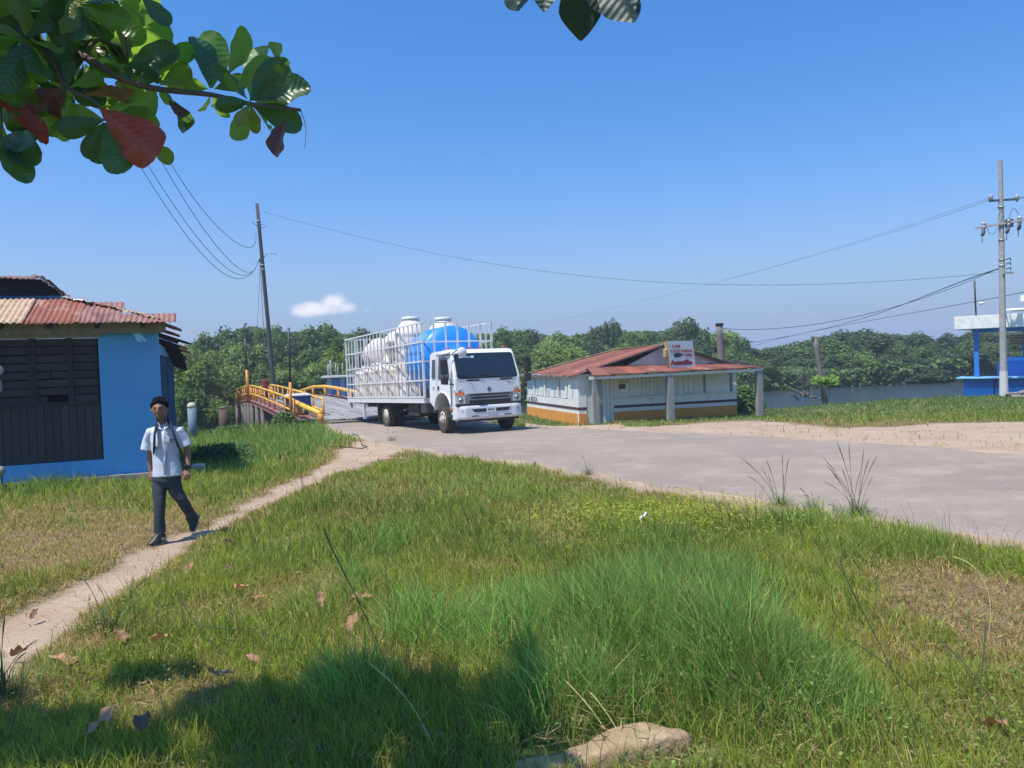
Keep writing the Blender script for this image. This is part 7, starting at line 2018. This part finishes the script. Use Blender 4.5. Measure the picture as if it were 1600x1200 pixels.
spec = [((1050, 440), (1000, 165), 'd', D1), ((1060, 440), (1090, 135), 'g', D1 + .05), ((1140, 370), (1245, 165), 'g', D1), ((1180, 445), (1362, 290), 'g', D1 - .08), ((1190, 440), (1065, 335), 'd', D1 - .1),
        ((1250, 505), (1400, 315), 'd', D2), ((1255, 500), (1550, 430), 'd', D2), ((1250, 520), (1180, 620), 'y', D2), ((1250, 520), (1300, 670), 'y', D2 + .05), ((1250, 520), (1515, 630), 'd', D2), ((1430, 600), (1365, 778), 'p', D2),
        ((1250, 510), (1082, 528), 'd', D2), ((1285, 500), (1470, 350), 'd', D2 - .04), ((1230, 420), (1310, 200), 'g', D1 + .12), ((1270, 500), (1440, 540), 'g', D2 + .1), ((1200, 470), (1120, 380), 'g', D2),
        ((790, 415), (765, 225), 'd', D1), ((790, 415), (935, 195), 'g', D1 + .03), ((800, 425), (965, 335), 'g', D1 - .06), ((795, 410), (850, 260), 'g', D1 + .1), ((790, 420), (700, 300), 'd', D1),
        ((640, 320), (640, 30), 'y', D3), ((650, 320), (705, 0), 'g', D3), ((640, 325), (835, 105), 'g', D1), ((640, 325), (872, 245), 'd', D1 - .06), ((640, 320), (562, 210), 'g', D3), ((702, -30), (850, 140), 'd', D2), ((600, 320), (490, 120), 'd', D3), ((650, 330), (745, 380), 'd', D1), ((640, 325), (560, 330), 'g', D1),
        ((420, 475), (745, 468), 'o', D1), ((500, 540), (795, 790), 'r', D1 - .1), ((320, 440), (62, 545), 'p', D1), ((330, 460), (240, 622), 'p', D1 - .05), ((-30, 500), (255, 655), 'r', D2), ((520, 600), (285, 655), 'd', D1), ((520, 610), (430, 790), 'd', D1), ((530, 610), (592, 845), 'd', D1 - .04),
        ((520, 600), (350, 590), 'g', D1), ((555, 590), (478, 800), 'd', D1 + .05), ((520, 560), (830, 505), 'g', D1 + .05), ((560, 580), (805, 575), 'g', D1), ((330, 430), (125, 290), 'y', D3), ((330, 430), (168, 235), 'y', D3), ((330, 430), (255, 255), 'g', D3), ((340, 430), (350, 300), 'd', D1), ((360, 430), (490, 370), 'g', D1),
        ((-10, 700), (192, 725), 'd', D2), ((-10, 715), (142, 890), 'd', D2), ((10, 680), (165, 790), 'd', D2 + .05), ((150, 600), (310, 600), 'g', D1), ((180, 650), (225, 715), 'd', D1), ((-20, 690), (60, 830), 'g', D2 + .1), ((-10, 470), (60, 350), 'd', D2), ((50, 490), (135, 365), 'g', D2), ((-10, 480), (120, 525), 'g', D2), ((200, 430), (250, 460), 'd', D1),
        ((355, -20), (335, 172), 'y', D2), ((870, 505), (965, 670), 'd', D1), ((1388, 305), (1370, 205), 'g', D1 + .2), ((795, 720), (842, 805), 'g', D1), ((840, 500), (920, 580), 'p', D1), ((100, 560), (30, 620), 'g', D2), ((300, 590), (260, 690), 'g', D1)]
for (a, c, kd_, D) in spec:
    (ax, ay), (cx_, cy_) = Z(a, c); aleaf((ax, ay), (cx_, cy_), kd_, D)
# dense rosettes in the corner
for (cx_, cy_, n_, D) in ((30, 25, 11, D3), (95, 20, 10, D1), (70, 80, 9, D3), (150, 60, 9, D3), (10, 90, 8, D1), (130, 95, 8, D3 + .1), (60, 130, 8, D3 + .1), (205, 90, 7, D3 + .1), (5, 180, 6, D1), (120, 5, 9, D2), (180, 5, 8, D1), (-20, 40, 8, D2), (40, 60, 8, D2), (105, 137, 6, D3 + .12), (165, 190, 5, D3), (200, 100, 6, D3 + .1), (245, 128, 5, D3 + .1), (330, 140, 5, D3), (390, 158, 6, D3 - .1), (0, 215, 5, D2 + .1)):
    a_ = r3.uniform(0, 6.28)
    for q in range(n_):
        a_ += 6.28 / n_ + r3.uniform(-.3, .3); L = r3.uniform(50, 92) * (.72 if n_ < 7 else 1)
        aleaf((cx_ + math.cos(a_) * 5, cy_ - math.sin(a_) * 5), (cx_ + math.cos(a_) * L, cy_ - math.sin(a_) * L), r3.choice('dddggdgy'), D, facing=.5)
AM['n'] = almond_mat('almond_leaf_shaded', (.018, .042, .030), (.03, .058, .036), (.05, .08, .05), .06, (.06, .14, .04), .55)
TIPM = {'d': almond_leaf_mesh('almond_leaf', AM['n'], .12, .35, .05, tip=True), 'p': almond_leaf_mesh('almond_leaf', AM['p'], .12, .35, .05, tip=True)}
# leaves hanging in at the top centre, on a nearer twig
Zt = lambda q: (q[0] / 6.667 + 770, q[1] / 6.667)
TOPK = 1
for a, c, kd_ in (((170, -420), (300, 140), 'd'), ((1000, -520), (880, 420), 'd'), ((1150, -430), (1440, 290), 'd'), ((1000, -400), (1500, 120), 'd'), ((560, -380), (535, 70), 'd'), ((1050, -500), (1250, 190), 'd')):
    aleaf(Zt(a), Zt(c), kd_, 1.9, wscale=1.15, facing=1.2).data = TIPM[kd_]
# branches
M_abark = mat('almond_bark', (.10, .075, .055), .85, (.16, .125, .095), 14, .6, .5, 60)
def br(pxs, r0, r1, nm='branch'):
    pts = [P(x, y, D) - a0 for x, y, D in pxs]; k_ = len(pts)
    sm = []
    for i in range(k_ - 1):
        for u in np.linspace(0, 1, 5)[:-1]:
            p0_, p1_, p2_, p3_ = pts[max(i - 1, 0)], pts[i], pts[i + 1], pts[min(i + 2, k_ - 1)]
            sm.append(.5 * ((2 * p1_) + (p2_ - p0_) * u + (2 * p0_ - 5 * p1_ + 4 * p2_ - p3_) * u * u + (3 * p1_ - p0_ - 3 * p2_ + p3_) * u ** 3))
    sm.append(pts[-1]); n_ = len(sm)
    return MB().tube(sm, [r0 + (r1 - r0) * i / (n_ - 1) for i in range(n_)], 8).build(nm, M_abark, at_)
br([(-90, -60, 2.9), (10, 25, 3.05), (60, 66, 3.1), (130, 88, 3.08), (180, 118, 3.02), (240, 138, 3.0), (330, 148, 3.0), (390, 162, 2.85), (470, 172, 2.85)], .020, .006)
br([(60, 66, 3.1), (90, 105, 3.05), (105, 137, 3.0), (150, 160, 3.0), (165, 188, 3.0)], .012, .005)
br([(130, 88, 3.08), (160, 60, 3.12), (200, 102, 3.15)], .010, .004)
br([(-60, 120, 2.9), (-5, 148, 2.88), (0, 215, 2.85)], .010, .005)
br([(10, 25, 3.05), (50, -10, 2.9), (110, 0, 2.87)], .010, .005)
br([(160, 60, 3.1), (190, 30, 3.1), (200, 100, 3.1)], .006, .004)
br([(260, 142, 3.0), (272, 165, 3.0), (300, 190, 3.0)], .003, .002)
br([(470, 172, 2.85), (478, 200, 2.85), (476, 232, 2.85)], .0016, .001)
# limb from the trunk, and crown above and to the left of the view which throws the shade in front
st_ = P(-90, -60, 2.9) - a0
MB().tube([(0, 0, -.2), (.05, .0, 1.2), (.1, .1, 2.6), (.3, .5, 3.4), (.4, 1.2, 4.2)], [.20, .17, .14, .11, .06], 12).build('trunk', M_abark, at_)
MB().tube([Vector((.1, .1, 2.4)), Vector((.5, 1.3, 2.9)), Vector((.8, 2.4, 2.95)), st_], [.09, .06, .04, .02], 10).build('limb', M_abark, at_)
tw2 = P(900, -80, 1.9) - a0
MB().tube([Vector((.3, .5, 3.4)), Vector((1.6, 1.4, 3.9)), Vector((3.2, 2.2, 3.4)), tw2], [.06, .035, .018, .006], 8).build('limb', M_abark, at_)
n = 2600; off = Vector((-.77, -.64)) * (1 / math.tan(SUN_EL))
px_ = rng.uniform(-3.6, .15, n); py_ = rng.uniform(2.6, 4.45, n)
edge_ = 4.12 + .30 * np.sin(px_ * 2.3) + .18 * np.sin(px_ * 6.1 + 1) - .18 * np.clip(px_ + .8, 0, 2) 
ok = (py_ < edge_ + .35 * (fbm(px_, py_, 3.5, 95) - .5) + rng.normal(size=n) * .06) & (fbm(px_, py_, 2.2, 91) > np.where(px_ < -1.4, .46, .36)) & ((px_ < -.2) | (rng.random(n) < .45))
px_, py_ = px_[ok], py_[ok]; hz_ = rng.uniform(3.9, 5.0, len(px_))
cp = np.stack([px_ + off.x * hz_, py_ + off.y * hz_, hz_], 1) - np.array(a0)[None]
cols = np.array([[.03, .07, .025]]) * rng.uniform(.7, 1.4, (len(cp), 1))
leaf_cloud('upper_foliage', cp, .17, cols, M_leafr, at_, nrm=np.array([[0, 0, 1.2]]) + np.zeros((len(cp), 3)), aspect=1.8, kind='stuff')

# fallen almond leaves and litter
M_dry = almond_mat('dry_brown_leaf', (.46, .26, .14), (.32, .16, .085), (.40, .25, .13), .15, (.5, .25, .08), .7)
M_dry2 = almond_mat('dark_brown_leaf', (.12, .06, .035), (.18, .09, .05), (.25, .15, .09), .1, (.3, .15, .05), .7)
DL = [almond_leaf_mesh('dry_leaf', M_dry, .35, .22, .14), almond_leaf_mesh('dry_leaf', M_dry, -.38, .12, .2), almond_leaf_mesh('dry_leaf', M_dry2, .45, .3, .18)]
spots_ = [(180, 1002, 'by the path with curled edges', 1.), (271, 1012, 'upright in the grass left of the shade', .9), (346, 862, 'right of the boy on the path edge', .9), (303, 893, 'below the leaf on the path edge', .8), (367, 931, 'on the short grass right of the path', 1.), (349, 913, 'beside its neighbour right of the path', .6), (560, 985, 'at the edge of the tall grass', .9), (585, 960, 'tilted up in the tall grass', .8), (45, 1030, 'on the path at the left', .9),
          (75, 1045, 'flat at the path side at far left', 1.0), (130, 1185, 'at the bottom left corner', 1.), (225, 1150, 'in the deep shade at lower left', .9), (790, 1028, 'glowing orange in the central grass', .6), (760, 775, 'in the middle distance', .8), (718, 768, 'small in the middle distance', .6), (1576, 1180, 'upright at the lower right corner', 1.), (395, 952, 'dark on the short grass', .6),
          (60, 960, 'small on the bare path', .5), (325, 1075, 'in the bare patch beside the shade', .7), (350, 1080, 'in the bare patch, right one', .7), (485, 885, 'dark in mid grass', .5), (645, 1165, 'thin upright in deep grass', .6), (505, 975, 'folded at the foot of the tall tuft', .6), (130, 1062, 'buried in grass at left', .5), (385, 1048, 'half hidden at the shade edge', .5)]
for i, (px, py, where, s) in enumerate(spots_):
    g = G(px, py); o = bpy.data.objects.new('fallen_leaf', DL[i % 3]); COL.objects.link(o)
    hgt_ = float(grass_height(np.array([g.x]), np.array([g.y]))[0])
    L = .19 * s
    o.location = (g.x, g.y, hz1(g.x, g.y) + min(.11, .03 + hgt_ * .75)); o.scale = (L * .9, L, L); o.rotation_euler = (r3.uniform(-.5, .5), r3.uniform(-.5, .5), r3.uniform(0, 6.28))
    tag(o, f'dry curled almond leaf {where}', 'leaf', 'fallen dry leaves in the grass')
g = G(1009, 830); bm_ = MB(); vs = []; 
for i in range(7):
    for j in range(7):
        x, y = (i / 6 - .5) * .11, (j / 6 - .5) * .08; vs.append((x, y, .12 + .07 * mnoise.noise(Vector((x * 30, y * 30, 3))) + .05 * (1 - (x / .055) ** 2)))
bm_.add(vs, [(i * 7 + j, i * 7 + j + 1, (i + 1) * 7 + j + 1, (i + 1) * 7 + j) for i in range(6) for j in range(6)])
o = bm_.build('plastic_bag', mat('white_plastic_film', (.62, .62, .60), .4), None, solid=.003); o.location = g; tag(o, 'crumpled white plastic bag in the yellowish weeds', 'bag')

# broad-leaved weeds and dead thatch low in the grass, uncountable
def carpet(name, label, n, x_, y_, hmul, size, c1, c2, nrm, aspect, seedm=1.):
    bare, dry, rd = dirt_masks(x_, y_)
    ok = (bare < .6) & (rd < .5) & ~in_poly(x_, y_, house_poly)
    x_, y_ = x_[ok], y_[ok]; m_ = len(x_)
    z_ = height(x_, y_) + grass_height(x_, y_) * hmul * rng.random(m_) + .01
    q = rng.random((m_, 1))
    leaf_cloud(name, np.stack([x_, y_, z_], 1), size, (np.array([c1]) * (1 - q) + np.array([c2]) * q) * (.6 + .7 * rng.random((m_, 1))), MATS['grass_blades'], None, nrm=np.array([nrm]) + np.zeros((m_, 3)), aspect=aspect, kind='stuff')
    bpy.data.objects[name]['label'] = label
n = 26000
y_ = 2.6 + 9 * rng.random(n) ** 1.5; x_ = rng.uniform(-.75, .75, n) * y_
keep = fbm(x_, y_, 2.1, 131) > .56
carpet('low_weeds', 'small broad-leaved weeds scattered low in the grass', n, x_[keep], y_[keep], .85, .016, (.13, .22, .05), (.26, .34, .07), (0, 0, 1.3), 1.5)
y_ = 2.6 + 9 * rng.random(n) ** 1.5; x_ = rng.uniform(-.75, .75, n) * y_
carpet('dead_thatch', 'dead straw lying low between the grass blades', n, x_, y_, .45, .006, (.46, .36, .19), (.28, .19, .10), (0, 0, 2.), 16)
yc = g2(1040, 815); n = 5200
x_ = yc[0] + rng.normal(size=n) * .75; y_ = yc[1] + rng.normal(size=n) * .55
carpet('yellow_weeds', 'patch of yellow-green feathery weeds right of the white bag', n, x_, y_, 1.4, .010, (.42, .42, .05), (.26, .34, .05), (0, -.3, 1.), 5)
# ================================================================ summer haze: one closed box of air round everything
hz_b = MB().box((0, 130, 6.5), (1000, 800, 23)).build('haze', None, None)
hz_b['kind'] = 'stuff'
hm_ = bpy.data.materials.new('summer_haze'); hm_.use_nodes = True
hm_.node_tree.nodes.clear()
pv = hm_.node_tree.nodes.new('ShaderNodeVolumePrincipled'); pv.inputs['Color'].default_value = (.80, .88, 1, 1); pv.inputs['Density'].default_value = .0010; pv.inputs['Anisotropy'].default_value = .2
ho = hm_.node_tree.nodes.new('ShaderNodeOutputMaterial'); hm_.node_tree.links.new(pv.outputs[0], ho.inputs['Volume'])
hz_b.data.materials.append(hm_)
